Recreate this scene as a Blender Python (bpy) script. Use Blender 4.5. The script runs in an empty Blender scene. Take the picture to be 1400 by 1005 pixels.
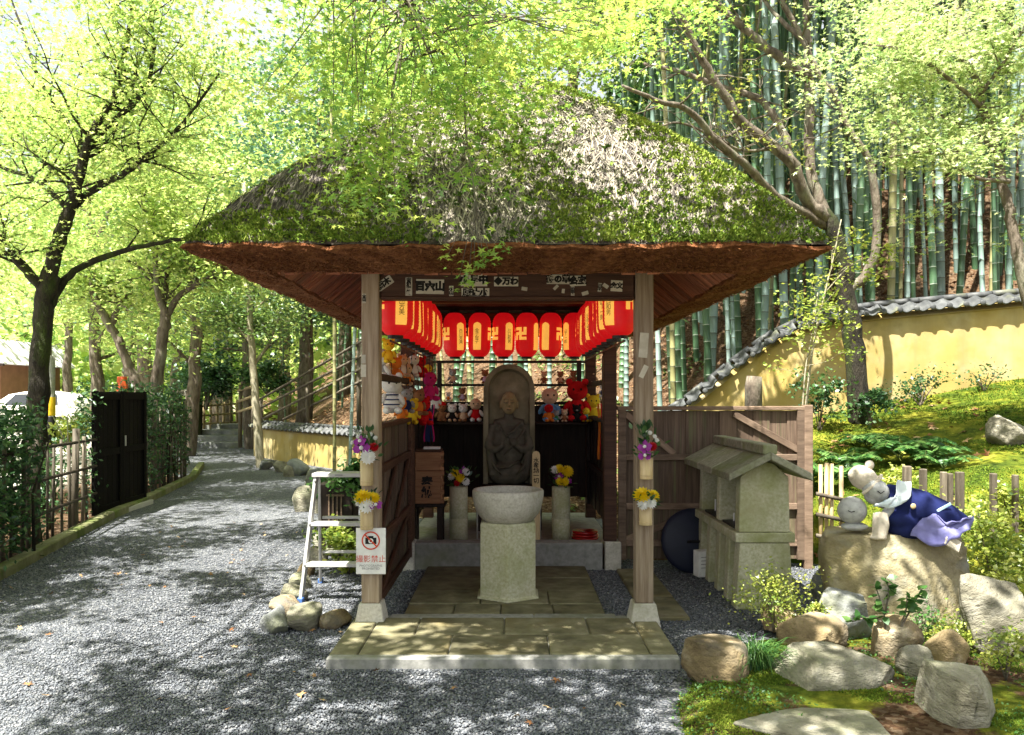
import bpy, math, random
import numpy as np
from mathutils import Vector, Matrix, Euler

RND = random.Random(11)
NR = np.random.default_rng(11)
SC = bpy.context.scene
COL = SC.collection

# ---------------------------------------------------------------- camera, sky, sun, exposure
CAMX, CAMY, CAMZ, FPX, HOR = 0.03, -5.37, 1.48, 1095.0, 543.0
cam_data = bpy.data.cameras.new('camera')
cam_data.sensor_width = 36.0
cam_data.lens = FPX / 1400.0 * 36.0
cam_data.shift_y = (HOR - 502.5) / 1400.0
cam_data.clip_start = 0.05
cam_data.clip_end = 3000.0
cam = bpy.data.objects.new('camera', cam_data)
cam.location = (CAMX, CAMY, CAMZ)
cam.rotation_euler = (math.radians(90), 0, 0)
COL.objects.link(cam)
SC.camera = cam

SUN = Vector((-0.27, -0.40, 1.0)).normalized()          # towards the sun
world = bpy.data.worlds.new('World')
SC.world = world
world.use_nodes = True
wn = world.node_tree
for n in list(wn.nodes):
    wn.nodes.remove(n)
w_out = wn.nodes.new('ShaderNodeOutputWorld')
w_bg = wn.nodes.new('ShaderNodeBackground')
w_sky = wn.nodes.new('ShaderNodeTexSky')
w_sky.sky_type = 'NISHITA'
w_sky.sun_disc = False
w_sky.sun_elevation = math.asin(SUN.z)
w_sky.sun_rotation = math.atan2(SUN.x, SUN.y)
w_sky.air_density = 1.0
w_sky.dust_density = 7.0
w_sky.ozone_density = 0.8
w_bg.inputs['Strength'].default_value = 0.10
# a thin bright veil of cloud over the whole sky
w_tc = wn.nodes.new('ShaderNodeTexCoord')
w_no = wn.nodes.new('ShaderNodeTexNoise')
w_no.inputs['Scale'].default_value = 2.2; w_no.inputs['Detail'].default_value = 6.0
w_rp = wn.nodes.new('ShaderNodeMapRange')
w_rp.inputs[1].default_value = 0.3; w_rp.inputs[2].default_value = 0.7; w_rp.inputs[3].default_value = 0.55; w_rp.inputs[4].default_value = 0.9
w_mx = wn.nodes.new('ShaderNodeMix'); w_mx.data_type = 'RGBA'
w_mx.inputs[7].default_value = (2.5, 2.55, 2.6, 1)
wn.links.new(w_tc.outputs['Generated'], w_no.inputs['Vector'])
wn.links.new(w_no.outputs['Fac'], w_rp.inputs[0])
wn.links.new(w_rp.outputs[0], w_mx.inputs[0])
wn.links.new(w_sky.outputs[0], w_mx.inputs[6])
wn.links.new(w_mx.outputs[2], w_bg.inputs['Color'])
wn.links.new(w_bg.outputs[0], w_out.inputs['Surface'])

sun_data = bpy.data.lights.new('sun', 'SUN')
sun_data.energy = 5.0
sun_data.angle = math.radians(0.55)
sun_data.color = (1.0, 0.95, 0.86)
sun = bpy.data.objects.new('sun', sun_data)
sun.rotation_euler = SUN.to_track_quat('Z', 'Y').to_euler()
sun.location = (-6, -9, 20)
COL.objects.link(sun)

vs = SC.view_settings
vs.view_transform = 'Standard'
vs.look = 'None'
vs.exposure = 2.05
vs.gamma = 1.0
vs.use_curve_mapping = False
cy = SC.cycles
cy.use_denoising = True
cy.denoiser = 'OPENIMAGEDENOISE'
cy.max_bounces = 7
cy.diffuse_bounces = 4
cy.glossy_bounces = 2
cy.transmission_bounces = 4
cy.transparent_max_bounces = 4
cy.caustics_reflective = False
cy.caustics_refractive = False
cy.sample_clamp_indirect = 6.0


def P(px, py, d):
    """a point of the place, d metres in front of the camera's plane"""
    return Vector((CAMX + (px - 700.0) / FPX * d, CAMY + d, CAMZ - (py - HOR) / FPX * d))


def DEP(py, z=-0.06):
    return (CAMZ - z) * FPX / (py - HOR)


# ---------------------------------------------------------------- object helpers
def tag(o, label=None, cat=None, group=None, kind=None):
    if label: o['label'] = label
    if cat: o['category'] = cat
    if group: o['group'] = group
    if kind: o['kind'] = kind
    return o


def empty(name, loc=(0, 0, 0), rz=0.0, label=None, cat=None, group=None, parent=None):
    o = bpy.data.objects.new(name, None)
    o.location = loc
    o.rotation_euler = (0, 0, rz)
    o.empty_display_size = 0.1
    COL.objects.link(o)
    if parent: o.parent = parent
    return tag(o, label, cat, group)


def link(name, mesh, parent=None, loc=(0, 0, 0), rot=(0, 0, 0), scale=(1, 1, 1)):
    o = bpy.data.objects.new(name, mesh)
    o.location = loc
    o.rotation_euler = rot
    o.scale = scale
    COL.objects.link(o)
    if parent: o.parent = parent
    return o


def copy_tree(o, parent=None):
    c = o.copy()
    COL.objects.link(c)
    c.parent = parent
    for ch in list(o.children):
        copy_tree(ch, c)
    return c


def np_mesh(name, V, F, mat=None, smooth=False, attr=None):
    """V (n,3); F (m,k) with one k"""
    V = np.asarray(V, dtype=np.float32); F = np.asarray(F, dtype=np.int32)
    me = bpy.data.meshes.new(name)
    m, k = F.shape
    me.vertices.add(len(V)); me.vertices.foreach_set('co', V.ravel())
    me.loops.add(m * k); me.loops.foreach_set('vertex_index', F.ravel())
    me.polygons.add(m)
    me.polygons.foreach_set('loop_start', np.arange(0, m * k, k, dtype=np.int32))
    me.polygons.foreach_set('use_smooth', np.full(m, smooth))
    if attr is not None:
        a = me.attributes.new('rnd', 'FLOAT', 'POINT')
        a.data.foreach_set('value', np.asarray(attr, dtype=np.float32))
    me.update(calc_edges=True)
    if mat:
        for q in (mat if isinstance(mat, (list, tuple)) else [mat]):
            me.materials.append(q)
    return me


def catmull(pts, n=5):
    pts = [Vector(p) for p in pts]
    if len(pts) < 3:
        return [pts[0].lerp(pts[-1], i / n) for i in range(n + 1)]
    out = []
    q = [pts[0] * 2 - pts[1]] + pts + [pts[-1] * 2 - pts[-2]]
    for i in range(1, len(q) - 2):
        a, b, c, d = q[i - 1], q[i], q[i + 1], q[i + 2]
        for j in range(n):
            t = j / n
            out.append(0.5 * ((2 * b) + (c - a) * t + (2 * a - 5 * b + 4 * c - d) * t * t + (3 * b - a - 3 * c + d) * t ** 3))
    out.append(pts[-1])
    return out


class MB:
    def __init__(self):
        self.v, self.f, self.mi = [], [], []

    def add(self, verts, faces, mi=0):
        b = len(self.v)
        self.v += [tuple(p) for p in verts]
        self.f += [tuple(b + i for i in q) for q in faces]
        self.mi += [mi] * len(faces)
        return self

    def box(self, c, s, rot=None, mi=0, taper=1.0):
        x, y, z = s[0] / 2, s[1] / 2, s[2] / 2
        vs_ = [Vector((sx * x * (taper if sz > 0 else 1), sy * y * (taper if sz > 0 else 1), sz * z))
               for sz in (-1, 1) for sy in (-1, 1) for sx in (-1, 1)]
        if rot is not None:
            m = Euler(rot).to_matrix() if not isinstance(rot, Matrix) else rot
            vs_ = [m @ p for p in vs_]
        c = Vector(c)
        return self.add([p + c for p in vs_], [(0, 2, 3, 1), (4, 5, 7, 6), (0, 1, 5, 4), (2, 6, 7, 3), (0, 4, 6, 2), (1, 3, 7, 5)], mi)

    def bar(self, a, b, w, h, mi=0, up=(0, 0, 1)):
        a, b = Vector(a), Vector(b)
        d = (b - a)
        L = d.length
        d = d / L
        up = Vector(up)
        if abs(d.dot(up)) > 0.98: up = Vector((0, 1, 0))
        s = d.cross(up).normalized(); u = s.cross(d)
        m = Matrix((s, d, u)).transposed()
        return self.box((a + b) / 2, (w, L, h), m, mi)

    def tube(self, pts, radii, sides=8, caps=True, mi=0):
        pts = [Vector(p) for p in pts]
        n = len(pts)
        if not hasattr(radii, '__len__'): radii = [radii] * n
        vs_, fs = [], []
        prev = None
        for i, p in enumerate(pts):
            t = (pts[min(i + 1, n - 1)] - pts[max(i - 1, 0)]).normalized()
            if prev is None:
                a = Vector((0, 0, 1)) if abs(t.z) < 0.9 else Vector((1, 0, 0))
                s = t.cross(a).normalized()
            else:
                s = (prev - t * prev.dot(t)).normalized()
            prev = s
            u = t.cross(s)
            for k in range(sides):
                an = 2 * math.pi * k / sides
                vs_.append(p + (s * math.cos(an) + u * math.sin(an)) * radii[i])
        for i in range(n - 1):
            for k in range(sides):
                a = i * sides + k; b = i * sides + (k + 1) % sides
                fs.append((a, b, b + sides, a + sides))
        if caps:
            fs.append(tuple(range(sides - 1, -1, -1)))
            fs.append(tuple((n - 1) * sides + k for k in range(sides)))
        return self.add(vs_, fs, mi)

    def lathe(self, prof, sides=24, c=(0, 0, 0), mi=0, ph=0.0, close=False):
        vs_, fs = [], []
        n = len(prof)
        for r, z in prof:
            for k in range(sides):
                a = 2 * math.pi * k / sides + ph
                vs_.append((c[0] + r * math.cos(a), c[1] + r * math.sin(a), c[2] + z))
        for i in range(n - 1):
            for k in range(sides):
                a = i * sides + k; b = i * sides + (k + 1) % sides
                fs.append((a, b, b + sides, a + sides))
        fs.append(tuple(range(sides - 1, -1, -1)))
        fs.append(tuple((n - 1) * sides + k for k in range(sides)))
        return self.add(vs_, fs, mi)

    def ball(self, c, r, seg=12, rings=8, rot=None, mi=0):
        if not hasattr(r, '__len__'): r = (r, r, r)
        m = Euler(rot).to_matrix() if rot is not None else Matrix.Identity(3)
        c = Vector(c)
        vs_, fs = [], []
        for i in range(rings + 1):
            th = math.pi * i / rings
            for k in range(seg):
                ph = 2 * math.pi * k / seg
                vs_.append(c + m @ Vector((r[0] * math.sin(th) * math.cos(ph), r[1] * math.sin(th) * math.sin(ph), r[2] * math.cos(th))))
        for i in range(rings):
            for k in range(seg):
                a = i * seg + k; b = i * seg + (k + 1) % seg
                fs.append((a, a + seg, b + seg, b))
        return self.add(vs_, fs, mi)

    def prism(self, poly, depth, c=(0, 0, 0), rot=None, mi=0):
        """poly in local x,z; extruded along local y by depth (centred)"""
        m = Euler(rot).to_matrix() if rot is not None else Matrix.Identity(3)
        c = Vector(c)
        n = len(poly)
        vs_ = [c + m @ Vector((x, -depth / 2, z)) for x, z in poly] + [c + m @ Vector((x, depth / 2, z)) for x, z in poly]
        fs = [tuple(range(n)), tuple(range(2 * n - 1, n - 1, -1))]
        for i in range(n):
            j = (i + 1) % n
            fs.append((i, i + n, j + n, j))
        return self.add(vs_, fs, mi)

    def mesh(self, name, mats, smooth=False, bevel=0.0):
        me = bpy.data.meshes.new(name)
        me.from_pydata(self.v, [], self.f)
        for q in (mats if isinstance(mats, (list, tuple)) else [mats]):
            me.materials.append(q)
        if any(self.mi):
            me.polygons.foreach_set('material_index', self.mi)
        if smooth:
            me.polygons.foreach_set('use_smooth', [True] * len(self.f))
        me.update()
        if bevel > 0:
            import bmesh
            bm = bmesh.new(); bm.from_mesh(me)
            bmesh.ops.recalc_face_normals(bm, faces=bm.faces)
            bmesh.ops.bevel(bm, geom=list(bm.edges), offset=bevel, segments=1, affect='EDGES', clamp_overlap=True)
            bm.to_mesh(me); bm.free()
        else:
            import bmesh
            bm = bmesh.new(); bm.from_mesh(me)
            bmesh.ops.recalc_face_normals(bm, faces=bm.faces)
            bm.to_mesh(me); bm.free()
        return me

    def build(self, name, mats, parent=None, smooth=False, bevel=0.0, loc=(0, 0, 0), rot=(0, 0, 0)):
        return link(name, self.mesh(name, mats, smooth, bevel), parent, loc, rot)


_txt = {}
def text_mesh(body, size, mat, bold=0.0, vertical=False):
    key = (body, size, mat.name, bold, vertical)
    if key in _txt: return _txt[key]
    cu = bpy.data.curves.new('lettering', 'FONT')
    cu.body = '\n'.join(body) if vertical else body
    cu.size = size; cu.align_x = 'CENTER'; cu.align_y = 'CENTER'
    cu.space_line = 0.86 if vertical else 0.9
    cu.offset = bold
    cu.resolution_u = 2
    o = bpy.data.objects.new('lettering', cu)
    COL.objects.link(o)
    dg = bpy.context.evaluated_depsgraph_get()
    me = bpy.data.meshes.new_from_object(o.evaluated_get(dg))
    me.materials.clear(); me.materials.append(mat)
    bpy.data.objects.remove(o); bpy.data.curves.remove(cu)
    _txt[key] = me
    return me


# ---------------------------------------------------------------- materials
MATS = {}
def _base(name):
    m = bpy.data.materials.new(name)
    m.use_nodes = True
    nt = m.node_tree
    b = nt.nodes.get('Principled BSDF')
    MATS[name] = m
    return m, nt, b


def _coords(nt, stretch, per_obj=True, gen='Object'):
    tc = nt.nodes.new('ShaderNodeTexCoord')
    mp = nt.nodes.new('ShaderNodeMapping')
    mp.inputs['Scale'].default_value = stretch
    nt.links.new(tc.outputs[gen], mp.inputs['Vector'])
    if per_obj:
        oi = nt.nodes.new('ShaderNodeObjectInfo')
        mu = nt.nodes.new('ShaderNodeMath'); mu.operation = 'MULTIPLY'; mu.inputs[1].default_value = 37.0
        nt.links.new(oi.outputs['Random'], mu.inputs[0])
        cb = nt.nodes.new('ShaderNodeCombineXYZ')
        nt.links.new(mu.outputs[0], cb.inputs[0]); nt.links.new(mu.outputs[0], cb.inputs[1])
        nt.links.new(cb.outputs[0], mp.inputs['Location'])
    return mp.outputs[0]


def _noise(nt, vec, scale, detail=5, rough=0.6, dist=0.0):
    n = nt.nodes.new('ShaderNodeTexNoise')
    n.inputs['Scale'].default_value = scale; n.inputs['Detail'].default_value = detail
    n.inputs['Roughness'].default_value = rough; n.inputs['Distortion'].default_value = dist
    nt.links.new(vec, n.inputs['Vector'])
    return n.outputs['Fac']


def _ramp(nt, fac, cols, lo=0.3, hi=0.7):
    r = nt.nodes.new('ShaderNodeValToRGB')
    el = r.color_ramp.elements
    while len(el) < len(cols): el.new(0.5)
    for i, c in enumerate(cols):
        el[i].position = lo + (hi - lo) * i / max(1, len(cols) - 1)
        el[i].color = (c[0], c[1], c[2], 1)
    if fac is not None: nt.links.new(fac, r.inputs[0])
    return r.outputs[0]


def _mix(nt, fac, a, b, mode='MIX'):
    m = nt.nodes.new('ShaderNodeMix'); m.data_type = 'RGBA'; m.blend_type = mode
    for sock, val in ((m.inputs[0], fac), (m.inputs[6], a), (m.inputs[7], b)):
        if isinstance(val, (int, float)): sock.default_value = val
        elif isinstance(val, tuple): sock.default_value = (*val, 1)
        else: nt.links.new(val, sock)
    return m.outputs[2]


def _bump(nt, b, h, strength, dist=0.02):
    bp = nt.nodes.new('ShaderNodeBump')
    bp.inputs['Strength'].default_value = strength; bp.inputs['Distance'].default_value = dist
    nt.links.new(h, bp.inputs['Height']); nt.links.new(bp.outputs[0], b.inputs['Normal'])


def pm(name, cols, scale=6.0, detail=6, rough=0.8, bump=0.4, bscale=None, stretch=(1, 1, 1), lo=0.3, hi=0.7, spec=0.3,
       vary=0.25, over=None, bdist=0.02, emit=0.0):
    """noise-mixed colours, fine relief, some change from object to object; over = (colour, scale, lo, hi) patches"""
    m, nt, b = _base(name)
    v = _coords(nt, stretch)
    c = _ramp(nt, _noise(nt, v, scale, detail), cols, lo, hi)
    if over:
        for (oc, os_, ol, oh) in (over if isinstance(over, list) else [over]):
            f = _ramp(nt, _noise(nt, v, os_, 4), [(0, 0, 0), (1, 1, 1)], ol, oh)
            c = _mix(nt, f, c, oc)
    if vary:
        oi = nt.nodes.new('ShaderNodeObjectInfo')
        mr = nt.nodes.new('ShaderNodeMapRange')
        mr.inputs[3].default_value = 1 - vary; mr.inputs[4].default_value = 1 + vary
        nt.links.new(oi.outputs['Random'], mr.inputs[0])
        hs = nt.nodes.new('ShaderNodeHueSaturation')
        nt.links.new(mr.outputs[0], hs.inputs['Value']); nt.links.new(c, hs.inputs['Color'])
        c = hs.outputs[0]
    nt.links.new(c, b.inputs['Base Color'])
    b.inputs['Roughness'].default_value = rough
    b.inputs['Specular IOR Level'].default_value = spec
    if bump:
        _bump(nt, b, _noise(nt, v, bscale or scale * 5, 5), bump, bdist)
    if emit:
        nt.links.new(c, b.inputs['Emission Color']); b.inputs['Emission Strength'].default_value = emit
    return m


def flat(name, col, rough=0.6, spec=0.3, metal=0.0):
    m, nt, b = _base(name)
    v = _coords(nt, (1, 1, 1))
    c = _ramp(nt, _noise(nt, v, 14, 3), [tuple(x * 0.86 for x in col), tuple(min(1, x * 1.1) for x in col)])
    nt.links.new(c, b.inputs['Base Color'])
    b.inputs['Roughness'].default_value = rough
    b.inputs['Specular IOR Level'].default_value = spec
    b.inputs['Metallic'].default_value = metal
    return m


def leaf_mat(name, cols, trans=0.5, gloss=0.12, lo=0.0, hi=1.0, tcol=None):
    """thin leaves: colour by the leaf's own number, light comes through them"""
    m, nt, b = _base(name)
    nt.nodes.remove(b)
    out = nt.nodes.get('Material Output')
    at = nt.nodes.new('ShaderNodeAttribute'); at.attribute_name = 'rnd'
    c = _ramp(nt, at.outputs['Fac'], cols, lo, hi)
    df = nt.nodes.new('ShaderNodeBsdfDiffuse'); tr = nt.nodes.new('ShaderNodeBsdfTranslucent')
    nt.links.new(c, df.inputs[0])
    hs = nt.nodes.new('ShaderNodeHueSaturation')
    hs.inputs['Hue'].default_value = 0.492; hs.inputs['Saturation'].default_value = 0.98; hs.inputs['Value'].default_value = 1.25
    nt.links.new(c, hs.inputs['Color']); nt.links.new(hs.outputs[0], tr.inputs[0])
    mx = nt.nodes.new('ShaderNodeMixShader'); mx.inputs[0].default_value = trans
    nt.links.new(df.outputs[0], mx.inputs[1]); nt.links.new(tr.outputs[0], mx.inputs[2])
    last = mx
    if gloss:
        gl = nt.nodes.new('ShaderNodeBsdfGlossy'); gl.inputs['Roughness'].default_value = 0.42
        gl.inputs['Color'].default_value = (0.9, 0.95, 1, 1)
        m2 = nt.nodes.new('ShaderNodeMixShader'); m2.inputs[0].default_value = gloss
        nt.links.new(mx.outputs[0], m2.inputs[1]); nt.links.new(gl.outputs[0], m2.inputs[2])
        last = m2
    nt.links.new(last.outputs[0], out.inputs['Surface'])
    return m


def attr_mat(name, cols, rough=0.85, spec=0.2, lo=0.0, hi=1.0):
    m, nt, b = _base(name)
    at = nt.nodes.new('ShaderNodeAttribute'); at.attribute_name = 'rnd'
    nt.links.new(_ramp(nt, at.outputs['Fac'], cols, lo, hi), b.inputs['Base Color'])
    b.inputs['Roughness'].default_value = rough; b.inputs['Specular IOR Level'].default_value = spec
    return m


# timber, stone, thatch ...
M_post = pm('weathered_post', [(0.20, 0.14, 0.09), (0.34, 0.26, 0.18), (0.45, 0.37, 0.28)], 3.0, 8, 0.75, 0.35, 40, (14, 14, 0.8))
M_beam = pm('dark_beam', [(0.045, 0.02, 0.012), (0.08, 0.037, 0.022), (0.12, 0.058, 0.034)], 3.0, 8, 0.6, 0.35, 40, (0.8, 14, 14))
M_plank = pm('fence_plank', [(0.072, 0.048, 0.034), (0.125, 0.086, 0.06), (0.185, 0.132, 0.095)], 3.0, 8, 0.75, 0.4, 40, (16, 16, 0.7),
             over=((0.14, 0.15, 0.07), 1.3, 0.56, 0.75))
M_rail = pm('fence_rail', [(0.10, 0.067, 0.046), (0.165, 0.114, 0.079), (0.24, 0.172, 0.122)], 3.0, 8, 0.75, 0.4, 30, (1.5, 8, 8))
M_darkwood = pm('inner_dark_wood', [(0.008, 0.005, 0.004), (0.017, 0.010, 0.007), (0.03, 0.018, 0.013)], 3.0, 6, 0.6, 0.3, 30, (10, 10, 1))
M_boxwood = pm('box_wood', [(0.22, 0.10, 0.045), (0.32, 0.155, 0.075), (0.38, 0.20, 0.10)], 4.0, 6, 0.6, 0.2, 30, (1, 12, 12))
M_thatchcut = pm('cut_thatch', [(0.09, 0.03, 0.012), (0.22, 0.082, 0.032), (0.34, 0.145, 0.062)], 26, 8, 0.9, 1.0, 55, (1, 1, 1.8), 0.3, 0.68, 0.15, 0.05, bdist=0.04)
M_thatch = pm('thatch_bed', [(0.035, 0.027, 0.022), (0.11, 0.088, 0.07), (0.22, 0.18, 0.135)], 14, 8, 0.95, 1.0, 40, (1, 1, 1), bdist=0.03, vary=0)
M_soffit = pm('soffit_board', [(0.13, 0.042, 0.022), (0.24, 0.085, 0.045), (0.34, 0.14, 0.08)], 3, 6, 0.7, 0.3, 20, (2, 12, 2), vary=0.4)
M_straw = attr_mat('old_straw', [(0.05, 0.042, 0.042), (0.145, 0.128, 0.112), (0.32, 0.285, 0.22), (0.53, 0.48, 0.375)])
M_granite = pm('granite', [(0.42, 0.395, 0.34), (0.55, 0.525, 0.46), (0.64, 0.62, 0.56)], 60, 6, 0.85, 0.35, 160, over=((0.26, 0.25, 0.15), 2.2, 0.48, 0.78), vary=0.1, bdist=0.006)
M_hexstone = pm('mossy_granite', [(0.34, 0.33, 0.21), (0.46, 0.45, 0.31), (0.56, 0.55, 0.42)], 50, 6, 0.88, 0.35, 140, over=[((0.25, 0.27, 0.10), 2.6, 0.45, 0.72), ((0.40, 0.36, 0.24), 1.7, 0.55, 0.8)], vary=0.1, bdist=0.006)
M_paving = pm('paving_stone', [(0.095, 0.088, 0.05), (0.16, 0.148, 0.085), (0.235, 0.215, 0.14)], 7, 8, 0.85, 0.35, 90, over=[((0.06, 0.056, 0.032), 2.4, 0.5, 0.72), ((0.17, 0.13, 0.05), 1.6, 0.55, 0.8)], vary=0.22, bdist=0.008)
M_kerbstone = pm('kerb_stone', [(0.20, 0.205, 0.19), (0.29, 0.29, 0.27), (0.36, 0.36, 0.34)], 20, 7, 0.85, 0.35, 120, over=((0.17, 0.18, 0.09), 2.0, 0.5, 0.75), vary=0.15, bdist=0.006)
M_statue = pm('carved_stone', [(0.20, 0.185, 0.12), (0.28, 0.26, 0.175), (0.36, 0.335, 0.235)], 9, 7, 0.8, 0.25, 90, over=((0.14, 0.13, 0.08), 2.5, 0.45, 0.7), vary=0.05, bdist=0.006)
M_figure = pm('dark_carving', [(0.055, 0.052, 0.038), (0.095, 0.09, 0.066), (0.14, 0.13, 0.095)], 9, 7, 0.65, 0.2, 90, vary=0.05, bdist=0.005)
M_face = pm('worn_face_stone', [(0.22, 0.16, 0.075), (0.29, 0.22, 0.11), (0.34, 0.27, 0.15)], 9, 7, 0.6, 0.15, 90, vary=0.05, bdist=0.004)
M_ochre = pm('ochre_rock', [(0.12, 0.088, 0.048), (0.25, 0.19, 0.10), (0.38, 0.31, 0.20)], 5, 9, 0.88, 0.9, 24, over=[((0.13, 0.12, 0.10), 3.0, 0.52, 0.72), ((0.52, 0.46, 0.34), 4.0, 0.55, 0.75)], bdist=0.03)
M_pale = pm('pale_rock', [(0.13, 0.12, 0.085), (0.26, 0.245, 0.185), (0.40, 0.385, 0.32)], 6, 9, 0.9, 1.0, 30, (1, 1, 2), over=[((0.20, 0.21, 0.12), 2.0, 0.5, 0.75), ((0.15, 0.14, 0.11), 6.0, 0.6, 0.75)], bdist=0.025)
M_grey = pm('grey_rock', [(0.10, 0.11, 0.11), (0.19, 0.20, 0.20), (0.29, 0.30, 0.28)], 5, 9, 0.85, 0.8, 24, over=((0.20, 0.21, 0.11), 2.4, 0.48, 0.72), bdist=0.025)
M_boulder = pm('boulder_rock', [(0.15, 0.125, 0.07), (0.29, 0.25, 0.15), (0.42, 0.38, 0.26)], 3.5, 9, 0.85, 0.8, 18, over=[((0.24, 0.19, 0.06), 1.6, 0.48, 0.7), ((0.22, 0.22, 0.19), 2.6, 0.55, 0.72)], bdist=0.03, vary=0)
M_yellow = pm('yellow_plaster', [(0.33, 0.24, 0.065), (0.40, 0.30, 0.095), (0.45, 0.36, 0.16)], 1.6, 6, 0.9, 0.15, 40, over=[((0.50, 0.44, 0.28), 0.9, 0.5, 0.8), ((0.25, 0.20, 0.09), 2.3, 0.6, 0.85)], vary=0, bdist=0.006)
def streak(m, col, scale=2.0, lo=0.52, hi=0.75, stretch=(7, 7, 0.5)):
    """rain streaks running down a wall"""
    nt = m.node_tree
    b = nt.nodes['Principled BSDF']
    src = b.inputs['Base Color'].links[0].from_socket
    f = _ramp(nt, _noise(nt, _coords(nt, stretch), scale, 5), [(0, 0, 0), (0.75, 0.75, 0.75)], lo, hi)
    nt.links.new(_mix(nt, f, src, col), b.inputs['Base Color'])


streak(M_yellow, (0.24, 0.19, 0.09), 0.9, 0.5, 0.8, (3.2, 3.2, 0.35))
streak(M_yellow, (0.50, 0.45, 0.31), 1.3, 0.55, 0.75, (1, 1, 1))
M_tile = pm('grey_roof_tile', [(0.04, 0.043, 0.045), (0.07, 0.075, 0.078), (0.115, 0.12, 0.12)], 9, 6, 0.55, 0.3, 50, over=((0.17, 0.18, 0.10), 3, 0.55, 0.75), vary=0.25, bdist=0.006)
M_bark = pm('maple_bark', [(0.055, 0.044, 0.034), (0.13, 0.105, 0.08), (0.23, 0.195, 0.155)], 5, 8, 0.9, 0.8, 22, (3, 3, 0.9), over=((0.22, 0.22, 0.16), 2.2, 0.5, 0.75), bdist=0.02, vary=0.1)
M_barkdark = pm('dark_mossy_bark', [(0.012, 0.010, 0.007), (0.027, 0.023, 0.016), (0.05, 0.042, 0.03)], 5, 8, 0.9, 0.9, 22, (3, 3, 1), over=((0.04, 0.06, 0.010), 1.5, 0.5, 0.68), bdist=0.03, vary=0.1)  # mossy bark, darkened so that shade on the trunks sits in the colour
M_barkpale = pm('pale_bark', [(0.20, 0.18, 0.12), (0.32, 0.29, 0.20), (0.42, 0.39, 0.29)], 5, 8, 0.9, 0.5, 22, (3, 3, 1), over=((0.13, 0.13, 0.07), 1.5, 0.5, 0.72), vary=0.1)
M_bambooG = pm('green_bamboo', [(0.035, 0.085, 0.038), (0.06, 0.125, 0.06), (0.10, 0.17, 0.09)], 2, 4, 0.35, 0.05, 40, (1, 1, 0.3), vary=0.35, spec=0.5)
M_bambooB = pm('bloomed_bamboo', [(0.11, 0.18, 0.15), (0.18, 0.26, 0.23), (0.26, 0.34, 0.32)], 2, 4, 0.5, 0.05, 40, (1, 1, 0.3), vary=0.2, spec=0.4)
M_bambooY = pm('yellowed_bamboo', [(0.19, 0.19, 0.07), (0.27, 0.26, 0.12), (0.34, 0.32, 0.18)], 2, 4, 0.4, 0.05, 40, (1, 1, 0.3), vary=0.25, spec=0.5)
M_node = pm('bamboo_node', [(0.25, 0.31, 0.24), (0.38, 0.44, 0.36)], 8, 3, 0.6, 0, vary=0.2)
M_nodeD = pm('bamboo_node_dark', [(0.05, 0.06, 0.045), (0.10, 0.10, 0.07)], 8, 3, 0.6, 0, vary=0.2)
M_bambooTan = pm('cut_bamboo', [(0.36, 0.26, 0.12), (0.50, 0.38, 0.20), (0.60, 0.48, 0.28)], 4, 5, 0.45, 0.1, 30, (6, 6, 0.6), vary=0.15, spec=0.4)
M_bamboofence = pm('fence_bamboo', [(0.21, 0.155, 0.075), (0.32, 0.25, 0.13), (0.42, 0.34, 0.19)], 4, 5, 0.55, 0.2, 30, (5, 5, 0.7), vary=0.3)
M_bamboogrey = pm('weathered_bamboo', [(0.06, 0.048, 0.032), (0.11, 0.092, 0.066), (0.18, 0.155, 0.115)], 4, 5, 0.7, 0.3, 30, (5, 5, 0.7), vary=0.35)
M_blackwood = pm('black_gate_wood', [(0.004, 0.004, 0.0035), (0.008, 0.007, 0.006)], 4, 5, 0.8, 0.2, 40, (14, 14, 0.8), vary=0.3, spec=0.08)
M_mosswood = pm('mossy_timber', [(0.13, 0.13, 0.06), (0.20, 0.20, 0.10), (0.28, 0.27, 0.17)], 5, 7, 0.9, 0.5, 30, (1, 1, 1), over=((0.11, 0.15, 0.03), 2.0, 0.45, 0.65))
M_alu = pm('aluminium', [(0.40, 0.40, 0.39), (0.50, 0.50, 0.48)], 8, 3, 0.42, 0.05, 60, vary=0.05, spec=0.6)
M_blueplastic = flat('blue_plastic', (0.07, 0.16, 0.42), 0.5)
M_white = flat('white_board', (0.78, 0.78, 0.76), 0.45)
M_paper = pm('aged_paper', [(0.42, 0.39, 0.31), (0.56, 0.53, 0.45)], 20, 4, 0.9, 0.1, 60, vary=0.15)
M_ink = flat('black_ink', (0.012, 0.012, 0.012), 0.8)
M_signred = flat('sign_red', (0.62, 0.06, 0.02), 0.5)
M_greyink = flat('grey_ink', (0.30, 0.30, 0.30), 0.7)
M_black = flat('black_plastic', (0.012, 0.012, 0.013), 0.45)
M_rope = flat('black_rope', (0.02, 0.018, 0.015), 0.9)
M_metal = flat('steel', (0.55, 0.55, 0.53), 0.3, 0.5, 0.8)


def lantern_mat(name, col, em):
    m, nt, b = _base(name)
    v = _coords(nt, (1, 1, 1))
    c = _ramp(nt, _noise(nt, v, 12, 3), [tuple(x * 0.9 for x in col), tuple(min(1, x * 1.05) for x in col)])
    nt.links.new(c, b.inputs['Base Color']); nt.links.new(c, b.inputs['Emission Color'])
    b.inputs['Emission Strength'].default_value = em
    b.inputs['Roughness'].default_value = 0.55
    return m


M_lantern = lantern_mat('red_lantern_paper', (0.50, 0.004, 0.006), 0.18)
M_lpanel = lantern_mat('amber_lantern_panel', (0.84, 0.42, 0.07), 0.22)

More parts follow.
